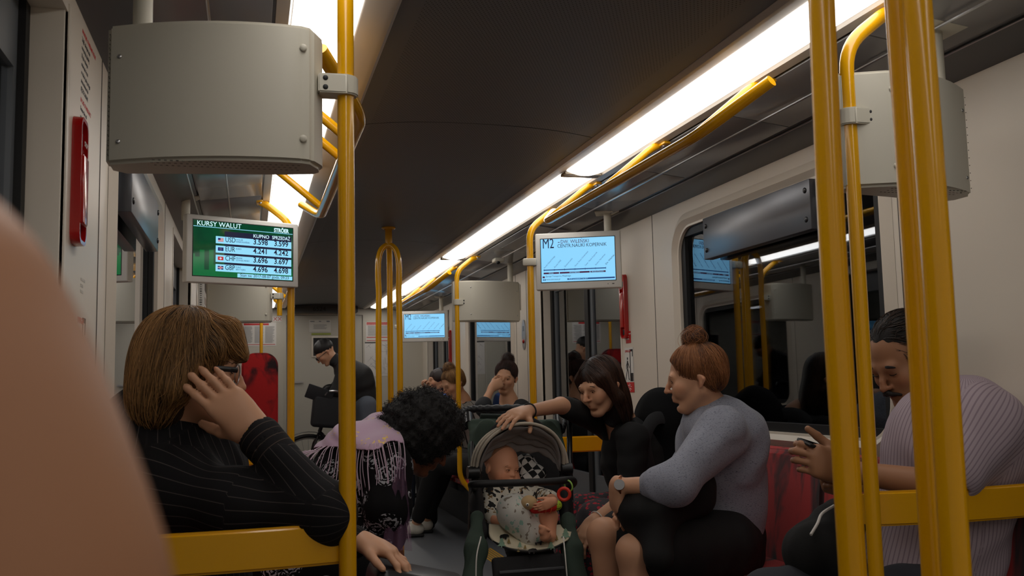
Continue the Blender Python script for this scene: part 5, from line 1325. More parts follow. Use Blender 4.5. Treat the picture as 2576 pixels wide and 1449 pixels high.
# ===== 4-6. three passengers on the far right bench
def bun(fr, t, rgb, rgb2, bunc, bunr=.045, seed=1, n=1800, vox=.006, part=True):
    k = fr.k; R = fr.R(); H = SDF(vox); H.ell(fr(-.02, 0, .045), np.array((.105, .084, .088))*k, R); H.ell(fr(-.055, 0, -.008), np.array((.058, .070, .054))*k, R, k=.03)
    H.ell(fr(.135, 0, .002), np.array((.088, .098, .098))*k, R, k=.012, op=-1); H.disp = wob(seed, 110, .0022); H.dmax = .003
    for s in (-1, 1): H.ell(fr(.0, s*.09, -.035), np.array((.04, .03, .035))*k, R, k=.012, op=-1)
    ho = H.build('hair', mat('hair_base_%d_%d_%d' % rgb, tuple(int(c*.7) for c in rgb), rough=.6, bump=.5, bscale=260), t)
    bc = fr(*bunc); Hb = SDF(vox*.8); rs = np.random.RandomState(seed)
    Hb.ell(bc, np.array((bunr, bunr, bunr*.9))*k); 
    for i in range(7): dv = rs.normal(size=3); dv /= np.linalg.norm(dv); Hb.ell(bc+dv*bunr*.7*k, bunr*.45*k, k=.012)
    Hb.disp = wob(seed+3, 160, .004); Hb.dmax = .005
    bo = Hb.build('hair_bun', mat('hair_base_%d_%d_%d' % rgb, rgb), ho)
    mh = tinted('hair_strand_%d_%d_%d' % rgb, rgb, rough=.45, rgb2=rgb2)
    V = np.array([v.co for v in ho.data.vertices]); L = (V-fr.c)@fr.R().T/k; ok = V[(L[:, 0] > -.02) | (L[:, 2] < .02)]; tgt = bc
    def flow(P): D = tgt-P; return D/(np.linalg.norm(D, axis=1)[:, None]+1e-9)
    strands('hair_strands', mh, ho, H, ok[rs.randint(0, len(ok), n)], flow, 12, .012*k, .00065, .0028, .16, seed, stop=lambda P: np.linalg.norm(P-bc, axis=1) < bunr*.8*k)
    m = 900; T = []; th = rs.uniform(0, 6.28, m); ax = rs.normal(size=(m, 3)); ax /= np.linalg.norm(ax, axis=1)[:, None]; e1 = np.cross(ax, rs.normal(size=(m, 3))); e1 /= np.linalg.norm(e1, axis=1)[:, None]; e2 = np.cross(ax, e1); rr = bunr*rs.uniform(.5, 1.04, m)*k; oc = rs.normal(size=(m, 3))*bunr*.13
    for i in range(12): a = i*.20; T.append(bc+oc+(e1*math.cos(a)+e2*math.sin(a))*rr[:, None]*(1+.012*i))
    tubes('bun_strands', mh, bo, np.stack(T, 1), np.full(m, .0007), rs)
    return ho, H
def seated(x, y, dz=0.0):
    """hips, knees, feet of someone on the right far bench"""
    return V3((x, y, .56))
def p_far():
    # woman hiding her mouth behind her hand
    y = 6.88; hp = PY(1272, 950, y); neck = PY(1280, 1010, y+.02); ch = PY(1285, 1060, y+.03); pel = V3((1.80, y+.03, .56)); shr = PY(1235, 1045, y-.02); shl = PY(1312, 1030, y-.08)
    t = person('person', 'young woman with dark hair bun and dark top covering her mouth with one hand', (pel.x-.1, y, 0))
    fr = Fr(hp, (-.42, -.88, -.12), (.12, 0, 1), .98); el = PY(1213, 1008, y-.22)+V3((0, 0, -.05)); wr = PY(1238, 975, y-.16)
    kn = PY(1098, 1165, 7.12); kn2 = PY(1130, 1150, 7.3); ft = PZ(1098, 1335, .07); ft = V3((1.22, 7.33, .09)); ft2 = V3((1.32, 7.50, .09)); h1 = V3((pel.x-.05, y-.07, .54)); h2 = V3((pel.x-.05, y+.12, .54))
    limbs_body(t, fr, neck, ch, pel, [(shr, el, wr), (shl, V3((shl.x+.02, y+.02, .75)), V3((shl.x-.2, y-.05, .62)))], [(h1, kn, ft), (h2, kn2, ft2)], M_skin, True, vox=.005, rad=.93,
        hands=[dict(W=wr, D=unit(PY(1268, 958, y-.13)-wr), N=(.2, 1, .1), T=(.3, .3, 1), curls=[(.7, 1.2, .8)]*4, k=.95)], eyes_kw=dict(hair=mat('brow_dark', (40, 26, 20))))
    J = SDF(.007); J.cone(neck+V3((0, 0, -.07)), ch, .075, .135, k=.06).cone(ch, pel, .14, .15, k=.06).cone(shr, shl, .062, .062, k=.05); J.chain([shr, el], [.068, .058], k=.03).cone(el, el.lerp(wr, .22), .055, .05, k=.02).cone(shl, (shl.x+.02, y+.02, .75), .068, .055, k=.03)
    J.cone(neck+V3((-.03, -.06, -.02)), neck+V3((-.01, -.02, .10)), .06, .07, op=-1, k=.01); folds(J, .005, 44, 2); J.build('top', mat('charcoal_top', (38, 40, 43), rough=.85, bump=.2, bscale=400), t)
    T_ = SDF(.007); T_.chain([h1, kn, V3(kn).lerp(ft, .86)], [.10, .075, .055], k=.03).chain([h2, kn2, V3(kn2).lerp(ft2, .86)], [.10, .075, .055], k=.03); folds(T_, .004, 50, 3); T_.build('trousers', mat('black_trousers', (18, 18, 20), rough=.85), t)
    M_ws = mat('white_canvas_shoe', (205, 200, 188), rough=.6, bump=.2, bscale=300); M_sole = mat('black_sole', (18, 18, 18), rough=.6)
    for (f_, dx) in ((ft, 1), (ft2, 1)):
        s = SDF(.004); tip = f_+V3((-.19, .02, -.035)); s.cone(f_+V3((.02, 0, -.03)), f_+V3((.0, 0, -.0)), .042, .040, k=.02).cone(f_+V3((0, 0, -.035)), tip, .042, .034, k=.02); s.ell(f_+V3((.0, 0, .045)), .040, k=.008, op=-1); s.box((f_.x-.09, f_.y+.01, -.02), (.3, .2, .042), rd=.002, k=.004, op=-1)
        so = s.build('shoe', M_ws, t); b = MB(); b.box((f_.x-.085, f_.y+.01, .013), (.285, .09, .026), bev=.012, seg=3); b.build('sole', M_sole, so, world=True)
        b = MB()
        for i in range(4): b.tube([V3((f_.x-.05-.022*i, f_.y-.018, f_.z+.022-.013*i)), V3((f_.x-.055-.022*i, f_.y+.030, f_.z+.022-.013*i))], .003, 5)
        b.build('laces', M_white, so, world=True)
    ho, H = bun(fr, t, (36, 24, 22), (78, 46, 38), (-.06, 0, .135), .042, 5)
    # blonde woman looking down
    y = 7.62; hp = PY(1140, 965, y); neck = PY(1163, 1008, y+.05); ch = PY(1175, 1050, y+.08); pel = V3((1.80, y+.1, .56)); shr = PY(1150, 1035, y-.10); shl = PY(1190, 1030, y+.2)
    t = person('person', 'blonde woman with messy bun in a grey striped top looking down', (1.7, y, 0))
    fr = Fr(hp, (-.86, -.35, -.42), (-.1, 0, 1), .96)
    hips = [(V3((1.78, y+.02, .54)), V3((1.36, y-.02, .55)), V3((1.38, y, .09))), (V3((1.78, y+.2, .54)), V3((1.36, y+.18, .55)), V3((1.38, y+.18, .09)))]
    el = V3((shr.x+.0, shr.y-.02, .80)); wr = V3((shr.x-.2, y+.02, .72))
    limbs_body(t, fr, neck, ch, pel, [(shr, el, wr), (shl, V3((shl.x, shl.y, .8)), V3((shl.x-.2, y+.15, .72)))], hips, M_skin, True, vox=.0055, rad=.92, hands=[dict(W=wr, D=(-.7, .3, .2), N=(0, .4, .9), T=(0, 1, 0), curls=[(.5, .7, .5)]*4)], eyes_kw=dict(hair=mat('brow_blond', (130, 96, 64)), closed=True))
    J = SDF(.007); J.cone(neck+V3((0, 0, -.06)), ch, .07, .13, k=.06).cone(ch, pel, .135, .14, k=.06).cone(shr, shl, .06, .06, k=.05).cone(shr, shr.lerp(el, .45), .066, .056, k=.03).cone(shl, shl+V3((0, 0, -.12)), .066, .056, k=.03)
    J.cone(neck+V3((-.05, -.05, -.02)), neck+V3((-.02, 0, .1)), .06, .07, op=-1, k=.01); folds(J, .004, 50, 6); J.build('top', stripe_mat('grey_striped_top', (150, 146, 140), (46, 44, 46), .055, .012), t, suv=True)
    T_ = SDF(.009); [T_.chain(l, [.10, .075, .06], k=.03) for l in hips]; T_.build('trousers', mat('black_trousers', (18, 18, 20)), t)
    for l in hips: s = SDF(.008); s.cone(l[2]+V3((0, 0, -.045)), l[2]+V3((-.15, 0, -.055)), .04, .032); s.build('shoe', M_blk, t)
    bun(fr, t, (120, 84, 52), (196, 154, 104), (-.02, 0, .13), .045, 8)
    b = MB(); b.tube(bez([V3(fr(-.0, .075, -.03)), V3(fr(.03, .07, -.10)), V3(fr(.03, .03, -.2)), ch+V3((-.15, -.05, 0))]), .0015, 5); b.build('earphone_wire', M_white, t, world=True)
    b = MB(); b.tube(bez([V3(neck)+V3((-.02, -.075, -.04)), V3(ch)+V3((-.10, -.12, .02)), V3(pel)+V3((-.16, -.1, .1))]), 1, 8, flat=(.014, .003, (0, 1, 0))); b.build('bag_strap', M_blk, t, world=True)
    # person in blue at the far end
    y = 8.7; hp = PY(1103, 960, y); neck = PY(1118, 993, y+.02); ch = PY(1128, 1020, y+.03); pel = V3((1.83, y+.05, .56)); shr = PY(1110, 1012, y-.14); shl = PY(1130, 1008, y+.18)
    t = person('person', 'short dark haired person in a blue shirt with white collar, facing left', (1.75, y, 0))
    fr = Fr(hp, (-.97, -.1, .10), (-.1, 0, 1), .95); el = V3((shr.x-.05, shr.y-.05, .9)); wr = PY(1083, 990, y-.12)
    hips = [(V3((1.82, y-.05, .54)), V3((1.38, y-.05, .55)), V3((1.38, y, .09))), (V3((1.82, y+.15, .54)), V3((1.38, y+.15, .55)), V3((1.38, y+.15, .09)))]
    limbs_body(t, fr, neck, ch, pel, [(shr, el, wr)], hips, M_skin, True, vox=.006, rad=.9, hands=[dict(W=wr, D=(-.1, .1, .9), N=(-.8, .4, 0), T=(-.3, .8, 0), curls=[(.7, 1.2, .8)]*4)], eyes_kw=dict(hair=M_lash, closed=True))
    J = SDF(.008); J.cone(neck+V3((0, 0, -.05)), ch, .07, .14, k=.06).cone(ch, pel, .14, .15, k=.06).cone(shr, shl, .065, .065, k=.05).cone(shr, el, .07, .055, k=.03); folds(J, .004, 40, 9); J.build('shirt', mat('blue_shirt', (84, 116, 186), rough=.8, bump=.2), t)
    J = SDF(.006); J.cone(neck+V3((.0, 0, -.045)), neck+V3((.005, 0, -.005)), .072, .062, k=.01).cone(neck+V3((0, 0, -.03)), neck+V3((0, 0, .1)), .052, .058, op=-1, k=.004); J.build('collar', M_white, t)
    T_ = SDF(.010); [T_.chain(l, [.10, .075, .06], k=.03) for l in hips]; T_.build('trousers', mat('navy_trousers', (38, 44, 58)), t)
    H = SDF(.006); R = fr.R(); H.ell(fr(-.02, 0, .04), (.108, .088, .092), R); H.ell(fr(-.05, 0, -.05), (.055, .07, .05), R, k=.03); H.ell(fr(.13, 0, -.035), (.075, .095, .075), R, k=.012, op=-1)
    H.ell(fr(0, .09, -.03), (.03, .03, .035), R, k=.01, op=-1); H.disp = wob(3, 120, .003); H.dmax = .004; H.build('hair', mat('hair_dark_brown', (38, 22, 18), rough=.5, bump=.5, bscale=250), t)
p_far()
# ===== 7. woman in black leaning over the stroller
def p_black():
    y = 3.98; hp = PY(1510, 972, y); neck = PY(1562, 1062, y+.08); ch = PY(1592, 1145, y+.07); pel = V3((1.72, y+.05, .56)); shr = PY(1592, 1105, y-.10); shl = PY(1540, 1075, y+.24)
    t = person('person', 'woman in black with long dark hair reaching out to the canopy of the stroller', (1.62, y, 0))
    fr = Fr(hp, (-.86, -.44, -.28), (-.20, -.02, 1), 1.0)
    # arm on the canopy: far (left) arm of hers
    el = PY(1410, 1020, 3.92); wr = PY(1322, 1036, 3.68); el2 = PY(1585, 1245, y-.14); wr2 = PY(1492, 1312, y-.25)
    hips = [(V3((1.70, y-.08, .54)), V3((1.42, y-.12, .53)), V3((1.38, y-.1, .09))), (V3((1.70, y+.12, .54)), V3((1.43, y+.12, .53)), V3((1.40, y+.12, .09)))]
    limbs_body(t, fr, neck, ch, pel, [(shl, el, wr), (shr, el2, wr2)], hips, M_skin, True, vox=.0045, rad=.93, head_kw=dict(smile=1.4),
        hands=[dict(W=wr, D=unit(PY(1258, 1054, 3.57)-wr), N=(-.1, .3, -1), T=(.25, -1, -.25), curls=[(.22, .3, .2), (.22, .3, .2), (.22, .28, .2), (.2, .25, .2)], k=.98, thumb=(.55, .7, .35), thcurl=.2, spread=.15),
               dict(W=wr2, D=unit(PY(1465, 1365, y-.3)-wr2), N=(.5, .5, -.2), T=(-.5, .5, .1), curls=[(.4, .6, .4)]*4, k=.95)], eyes_kw=dict(look=(-.1, -.25), hair=mat('brow_dark', (40, 26, 20))))
    J = SDF(.005); J.cone(neck+V3((.02, 0, -.05)), ch, .08, .135, k=.06).cone(ch, pel, .14, .155, k=.06).cone(shr, shl, .065, .065, k=.05); J.chain([shl, el.lerp(shl, .12)], [.066, .047], k=.03).chain([shr, el2, el2.lerp(wr2, .25)], [.068, .052, .047], k=.03)
    J.cone(neck+V3((-.05, -.03, -.04)), neck+V3((-.0, 0, .10)), .052, .06, op=-1, k=.01)
    folds(J, .0045, 50, 12); J.build('top', mat('black_knit_top', (17, 17, 18), rough=.9, bump=.2, bscale=700), t)
    M_fs = mat('skirt_red_flowers', (70, 62, 66), rough=.85); q = NT(M_fs); tc = q.n('TexCoord'); vo = q.n('TexVoronoi'); vo.inputs['Scale'].default_value = 42; q.l(tc.outputs['Object'], vo.inputs['Vector'])
    nz = q.n('TexNoise'); nz.inputs['Scale'].default_value = 60; q.l(tc.outputs['Object'], nz.inputs['Vector'])
    f = q.math('MULTIPLY', q.math('LESS_THAN', vo.outputs['Distance'], .42), q.math('GREATER_THAN', nz.outputs['Fac'], .46)); q.l(q.mix(f, lin((62, 58, 62)), lin((180, 44, 60))), q.b.inputs['Base Color'])
    K = SDF(.007)
    for h, k_, f_ in hips: K.cone(h, k_, .115, .10, k=.05); K.cone(k_, V3(f_)+V3((0, 0, .28)), .10, .11, k=.05)
    folds(K, .006, 42, 5); K.build('skirt', M_fs, t)
    for h, k_, f_ in hips: s = SDF(.007); s.cone(f_+V3((0, 0, -.045)), f_+V3((-.15, 0, -.055)), .04, .032); s.build('shoe', M_blk, t)
    b = MB(); b.torus(wr.lerp(el, .10), .030, .0032, tuple(el-wr), 24); b.build('hair_tie', M_dark, t, world=True)
    b = MB(); b.torus(wr2.lerp(el2, .10), .032, .0022, tuple(el2-wr2), 24); b.build('silver_bracelet', M_white, t, world=True)
    R = fr.R(); H = SDF(.005); H.ell(fr(-.020, 0, .044), (.106, .086, .090), R); H.ell(fr(-.06, 0, -.06), (.058, .085, .09), R, k=.05); H.ell(fr(-.05, 0, -.14), (.05, .085, .07), R, k=.04)
    for s in (-1, 1): H.cone(fr(.045, s*.068, .05), fr(.0, s*.086, -.06), .020, .022, k=.03); H.cone(fr(.0, s*.086, -.06), fr(-.01, s*.085, -.165), .022, .016, k=.02)
    H.ell(fr(.120, 0, -.03), (.06, .062, .088), R, k=.012, op=-1); H.disp = wob(6, 90, .002, fr.U); H.dmax = .003
    ho = H.build('hair', mat('hair_dark_brown2', (30, 20, 17), rough=.5, bump=.4, bscale=300), t)
    rs = np.random.RandomState(3); V = np.array([v.co for v in ho.data.vertices]); L = (V-fr.c)@fr.R().T; part = fr(-.02, 0, .138); rt = V[(L[:, 2] > .03) & (L[:, 0] > -.09)]
    def flow(P):
        l = (P-fr.c)@fr.R().T; o = fr.S[None]*np.sign(l[:, 1:2]+1e-4)*np.clip((l[:, 2:3]-.0)/.08, 0, 1.2)+np.array([0, 0, -1.0])[None]*.8-fr.U[None]*.5-fr.F[None]*.25; return o/np.linalg.norm(o, axis=1)[:, None]
    strands('hair_strands', tinted('hair_strand_dark', (34, 22, 18), rough=.35, rgb2=(86, 58, 44)), ho, H, rt[rs.randint(0, len(rt), 1700)], flow, 20, .0125, .0009, .0022, .06, 4, end_drop=.8)
    # backpack on her back
    bp = thing('backpack', 'large rounded black backpack on the back of the woman in black', 'backpack', (1.86, 4.02, .56))
    p = PY(1665, 1080, 4.08); S = SDF(.006); S.ell(p+V3((.0, 0, -.0)), (.125, .17, .19)); S.ell(p+V3((-.01, -.02, -.17)), (.11, .165, .13), k=.06); S.ell(p+V3((.04, -.10, -.06)), (.09, .07, .13), k=.02); folds(S, .004, 40, 8)
    M_bp = mat('black_nylon', (13, 13, 15), rough=.9, spec=.15, bump=.3, bscale=900); o = S.build('bag_body', M_bp, bp)
    c = PY(1640, 1115, 3.93); b = MB(); pts = bez([PY(1636, 1190, 3.90), PY(1622, 1110, 3.88), PY(1640, 1060, 3.90), PY(1668, 1052, 3.94), PY(1690, 1080, 3.96)]); b.tube(pts, 1, 10, flat=(.030, .009, (0, 1, 0))); b.build('shoulder_strap', mat('grey_padding', (38, 39, 42), rough=.8), bp, world=True)
    b = MB(); b.tube(bez([PY(1690, 1028, 4.0), PY(1712, 1032, 4.0), PY(1712, 1060, 4.0), PY(1692, 1070, 4.0)]), .006, 8); b.build('loop', M_blk, bp, world=True)
p_black()
# ===== 8. woman in the grey sweater
def p_grey():
    y = 3.24; hp = PY(1750, 952, y); neck = PY(1785, 1035, y+.03); ch = PY(1815, 1110, y+.03); pel = V3((1.68, y+.06, .57)); shn = PY(1815, 1092, y-.14); shf = PY(1775, 1080, y+.20)
    t = person('person', 'woman in grey marled sweater with reddish hair bun, seen from the side', (1.6, y, 0))
    fr = Fr(hp, (-.88, .40, -.14), (-.06, 0, 1), 1.0)
    el = PY(1700, 1222, y-.24); wr = PY(1552, 1222, y-.14); elf = PY(1690, 1215, y+.16); wrf = PY(1600, 1250, y+.04)
    hips = [(V3((1.62, y-.08, .54)), V3((1.25, y-.16, .555)), V3((1.27, y-.15, .09))), (V3((1.62, y+.14, .54)), V3((1.22, y+.04, .585)), V3((1.26, y+.05, .09)))]
    limbs_body(t, fr, neck, ch, pel, [(shn, el, wr), (shf, elf, wrf)], hips, M_skin, True, vox=.0042, rad=1.02, head_kw=dict(smile=1.0),
        hands=[dict(W=wr, D=unit(PY(1548, 1300, y-.10)-wr), N=(.75, .3, -.2), T=(.0, .9, .2), curls=[(.45, .6, .4)]*4, k=.98, thumb=(.8, .35, .3)), dict(W=wrf, D=(-.8, -.3, -.4), N=(.1, 0, -1), T=(.1, -1, 0), curls=[(.5, .6, .4)]*4, k=.95)], eyes_kw=dict(look=(.0, -.3), hair=mat('brow_red', (150, 96, 60))))
    M_sw = mat('grey_marl_knit', (140, 142, 152), rough=.95, spec=.15, bump=.35, bscale=700, sheen=.2); q = NT(M_sw); tc = q.n('TexCoord'); mp = q.n('Mapping'); mp.inputs['Scale'].default_value = (150, 150, 650); q.l(tc.outputs['Object'], mp.inputs[0])
    nz = q.n('TexNoise'); nz.inputs['Scale'].default_value = 1; nz.inputs['Detail'].default_value = 2; q.l(mp.outputs[0], nz.inputs['Vector']); rp = q.n('MapRange'); rp.inputs[1].default_value = .56; rp.inputs[2].default_value = .70; q.l(nz.outputs['Fac'], rp.inputs[0])
    q.l(q.mix(rp.outputs[0], lin((146, 149, 162)), lin((84, 87, 100))), q.b.inputs['Base Color'])
    J = SDF(.005); J.cone(neck+V3((.01, 0, -.055)), ch, .08, .138, k=.06).cone(ch, pel+V3((.0, 0, .03)), .148, .160, k=.08).cone(shn, shf, .075, .07, k=.06).cone(ch+V3((.01, 0, 0)), pel+V3((.02, 0, .1)), .148, .150, k=.06)
    J.chain([shn, el, el.lerp(wr, .35)], [.084, .068, .055], k=.04).chain([shf, elf], [.07, .055], k=.03)
    J.cone(neck+V3((-.03, 0, -.02)), neck+V3((-.02, 0, .12)), .067, .075, op=-1, k=.01)
    J.box(pel+V3((.0, 0, -.13)), (.35, .4, .08), rd=.01, k=.02, op=-1)
    w1 = wob(31, 60, .006, unit(A3(el)-A3(shn))); w2 = wob(8, 34, .008, (1, 0, .8)); J.disp = lambda P: w1(P)+w2(P); J.dmax = .016
    J.build('sweater', M_sw, t, relax=1)
    b = MB()
    K = SDF(.007)
    for h, k_, f_ in hips: K.cone(h, V3(h).lerp(V3(k_), .78), .125, .10, k=.06)
    K.cone(pel+V3((0, 0, -.03)), pel+V3((0, 0, -.05)), .17, k=.05); folds(K, .004, 40, 5); K.build('skirt', mat('black_skirt', (19, 19, 21), rough=.85, bump=.2), t)
    for h, k_, f_ in hips: s = SDF(.007); s.cone(f_+V3((0, 0, -.045)), f_+V3((-.15, 0, -.055)), .04, .032); s.build('shoe', M_blk, t)
    b = MB(); wc = wr.lerp(el, .07); b.torus(wc, .031, .0055, tuple(el-wr), 28, 8); wb = b.build('watch_strap', mat('rose_gold', (200, 130, 90), rough=.3, metal=1.0), t, world=True)
    ax = (el-wr).normalized(); pd = V3((-.35, -.9, .2)); pd = (pd-ax*pd.dot(ax)).normalized(); b = MB(); b.tube([wc+pd*.028, wc+pd*.040], .018, 20); b.build('watch_case', M_steel, wb, world=True)
    ho, H = bun(fr, t, (104, 62, 38), (186, 126, 80), (-.02, 0, .143), .041, 12, n=3000, vox=.0045)
    # black coat / bag on her lap
    bg = thing('lap_bag', 'black coat and bag bundled on the lap of the woman in grey', 'bag', (1.36, 3.14, .60))
    S = SDF(.006); S.ell(PY(1655, 1272, 3.10), (.11, .10, .08)); S.ell(PY(1610, 1285, 3.10), (.085, .10, .07), k=.06); S.ell(PY(1745, 1235, 3.12), (.08, .09, .09), k=.06); S.cone(PY(1650, 1310, 3.05), PY(1655, 1400, 2.98), .05, .045, k=.06)
    folds(S, .008, 34, 4); S.build('bag_body', mat('black_cloth', (15, 15, 16), rough=.9, bump=.2), bg)
    # white lining patch at her waist
p_grey()
# ===== 9. man in the pink shirt
def p_pink():
    y = 2.36; hp = PY(2276, 905, y); neck = PY(2345, 1012, y-.05); ch = PY(2395, 1112, y-.13); pel = V3((1.76, 2.27, .57)); shn = PY(2470, 1070, 2.13); shf = PY(2325, 1078, 2.44)
    t = person('person', 'man with dark moustache in a pale pink striped shirt looking down at a phone', (1.7, 2.42, 0))
    fr = Fr(hp, (-.84, -.10, -.46), (-.35, 0, 1), 1.02)
    el = PY(2375, 1222, 2.07); wr = PY(2128, 1185, 2.22); elf = PY(2290, 1195, 2.42); wrf = PY(2128, 1215, 2.34)
    hips = [(V3((1.74, 2.18, .54)), V3((1.34, 2.12, .53)), V3((1.34, 2.15, .09))), (V3((1.74, 2.42, .54)), V3((1.34, 2.34, .53)), V3((1.34, 2.34, .09)))]
    B, _ = limbs_body(t, fr, neck, ch, pel, [(shn, el, wr), (shf, elf, wrf)], hips, M_skin2, False, vox=.0042, rad=1.08,
        hands=[dict(W=wr, D=unit(PY(2030, 1150, 2.22)-wr), N=(.1, .9, .2), T=(.1, .0, 1), curls=[(.75, 1.0, .6), (.8, 1.0, .6), (.85, 1.0, .6), (.85, .95, .6)], k=1.08, thumb=(.75, .6, .35), thcurl=.15, spread=.0),
               dict(W=wrf, D=unit(PY(2050, 1190, 2.30)-wrf), N=(.1, -.8, .2), T=(0, .1, 1), curls=[(.6, .8, .5)]*4, k=1.05)], eyes_kw=dict(closed=True, brow=2.0, hair=mat('brow_black', (24, 18, 16))))
    M_ps = stripe_mat('pink_striped_shirt', (172, 156, 164), (142, 126, 136), .012, .0035, bump=.2)
    J = SDF(.005); J.cone(neck+V3((.02, 0, -.06)), ch, .09, .155, k=.06).cone(ch, pel, .165, .175, k=.07).cone(shn, shf, .08, .075, k=.06).cone(ch+V3((.05, 0, .02)), pel+V3((.06, 0, .1)), .145, .15, k=.06)
    J.chain([shn, shn.lerp(el, .80)], [.088, .078], k=.03).chain([shf, shf.lerp(elf, .8)], [.08, .07], k=.03); J.cone(shn.lerp(el, .62), el, .058, .058, op=-1, k=.006)
    J.cone(neck+V3((-.05, 0, -.03)), neck+V3((-.02, 0, .12)), .062, .075, op=-1, k=.01)
    w1 = wob(41, 44, .005, unit(A3(el)-A3(shn))); w2 = wob(5, 30, .004, (0, 0, 1)); J.disp = lambda P: w1(P)+w2(P); J.dmax = .010; J.build('shirt', M_ps, t, suv=True)
    K = SDF(.004)
    for s, y0 in ((1, -.055), (-1, .06)): K.cone(neck+V3((.04, y0, .0)), neck+V3((-.055, y0*.8, -.045)), .012, .012, k=.02, flat=((0, 1, 0), .6)); K.cone(neck+V3((.05, y0*.9, .03)), neck+V3((-.05, y0*.8, -.015)), .012, .010, k=.02); K.cone(neck+V3((.045, y0, .015)), neck+V3((-.05, y0*.8, -.03)), .018, .018, k=.02, flat=((0, 1, 0), .5))
    K.cone(neck+V3((.045, -.055, .015)), neck+V3((.045, .055, .02)), .02, k=.02); K.build('collar', mat('pink_collar', (172, 156, 164), rough=.85), t)
    b = MB()
    p0, p1 = PY(2232, 1060, 2.38), PY(2205, 1200, 2.36)
    T_ = SDF(.008); [T_.chain(l, [.115, .085, .065], k=.03) for l in hips]; folds(T_, .004, 40, 7); T_.build('trousers', mat('dark_trousers', (36, 38, 46), rough=.85), t)
    for h, k_, f_ in hips: s = SDF(.007); s.cone(f_+V3((0, 0, -.045)), f_+V3((-.17, 0, -.055)), .045, .036); s.build('shoe', M_blk, t)
    R = fr.R(); k = fr.k; H = SDF(.005); H.ell(fr(-.028, 0, .046), np.array((.100, .084, .086))*k, R); H.ell(fr(-.07, 0, -.03), np.array((.05, .07, .05))*k, R, k=.03); H.ell(fr(.135, 0, -.0), np.array((.098, .10, .092))*k, R, k=.012, op=-1)
    for s in (-1, 1): H.ell(fr(.0, s*.095, -.02), np.array((.03, .03, .035))*k, R, k=.01, op=-1); H.cone(fr(.035, s*.074, .03), fr(.03, s*.076, -.02), .011, .008, k=.015)
    H.disp = wob(3, 120, .003); H.dmax = .004; ho = H.build('hair', mat('hair_black_wavy', (18, 14, 13), rough=.8, bump=.5, bscale=250), t)
    rs = np.random.RandomState(8); V = np.array([v.co for v in ho.data.vertices])
    def flow(P): d = P-fr(.05, 0, .14); o = d*8-fr.F[None]*.8-fr.U[None]*.2; return o/np.linalg.norm(o, axis=1)[:, None]
    strands('hair_strands', tinted('hair_strand_black', (26, 20, 18), rough=.4, rgb2=(64, 44, 34)), ho, H, V[rs.randint(0, len(V), 1100)], flow, 8, .009, .0010, .0025, .4, 4)
    Mo = SDF(.0035); 
    for s in (-1, 1): Mo.cone(fr(.108, s*.004, -.046), fr(.094, s*.032, -.060), .0085*k, .004*k, k=.01)
    Mo.disp = wob(2, 300, .001); Mo.dmax = .001; Mo.build('moustache', mat('moustache_black', (28, 22, 20), rough=.7, bump=.6, bscale=300), t)
    ph = PY(2052, 1128, 2.25); pn = thing('phone', 'small black phone held by the man in the pink shirt', 'phone', tuple(ph))
    b = MB(); b.box((0.02, 0, 0), (.125, .062, .009), rot=(.25, .30, .1), bev=.003); b.build('phone_body', M_blk, pn); b = MB(); b.box((0.02, 0.0, .0052), (.105, .055, .001), rot=(.25, .30, .1)); b.build('phone_screen', mat('phone_glass', (10, 11, 13), rough=.05), pn)
    bg = thing('white_piped_bag', 'black bag with white piping on the lap of the man in pink', 'bag', (1.22, 2.36, .60))
    S = SDF(.006); S.cone(PY(2110, 1300, 2.42), PY(2050, 1390, 2.36), .055, .085, k=.04); S.cone(PY(2120, 1330, 2.4), PY(2110, 1440, 2.36), .06, .09, k=.04); folds(S, .005, 40, 3); S.build('bag_body', mat('black_cloth', (15, 15, 16)), bg)
    b = MB(); b.tube(bez([PY(2098, 1272, 2.36), PY(2068, 1292, 2.33), PY(2056, 1318, 2.31), PY(2040, 1345, 2.29)]), .004, 8); b.build('white_piping', M_white, bg, world=True)
p_pink()
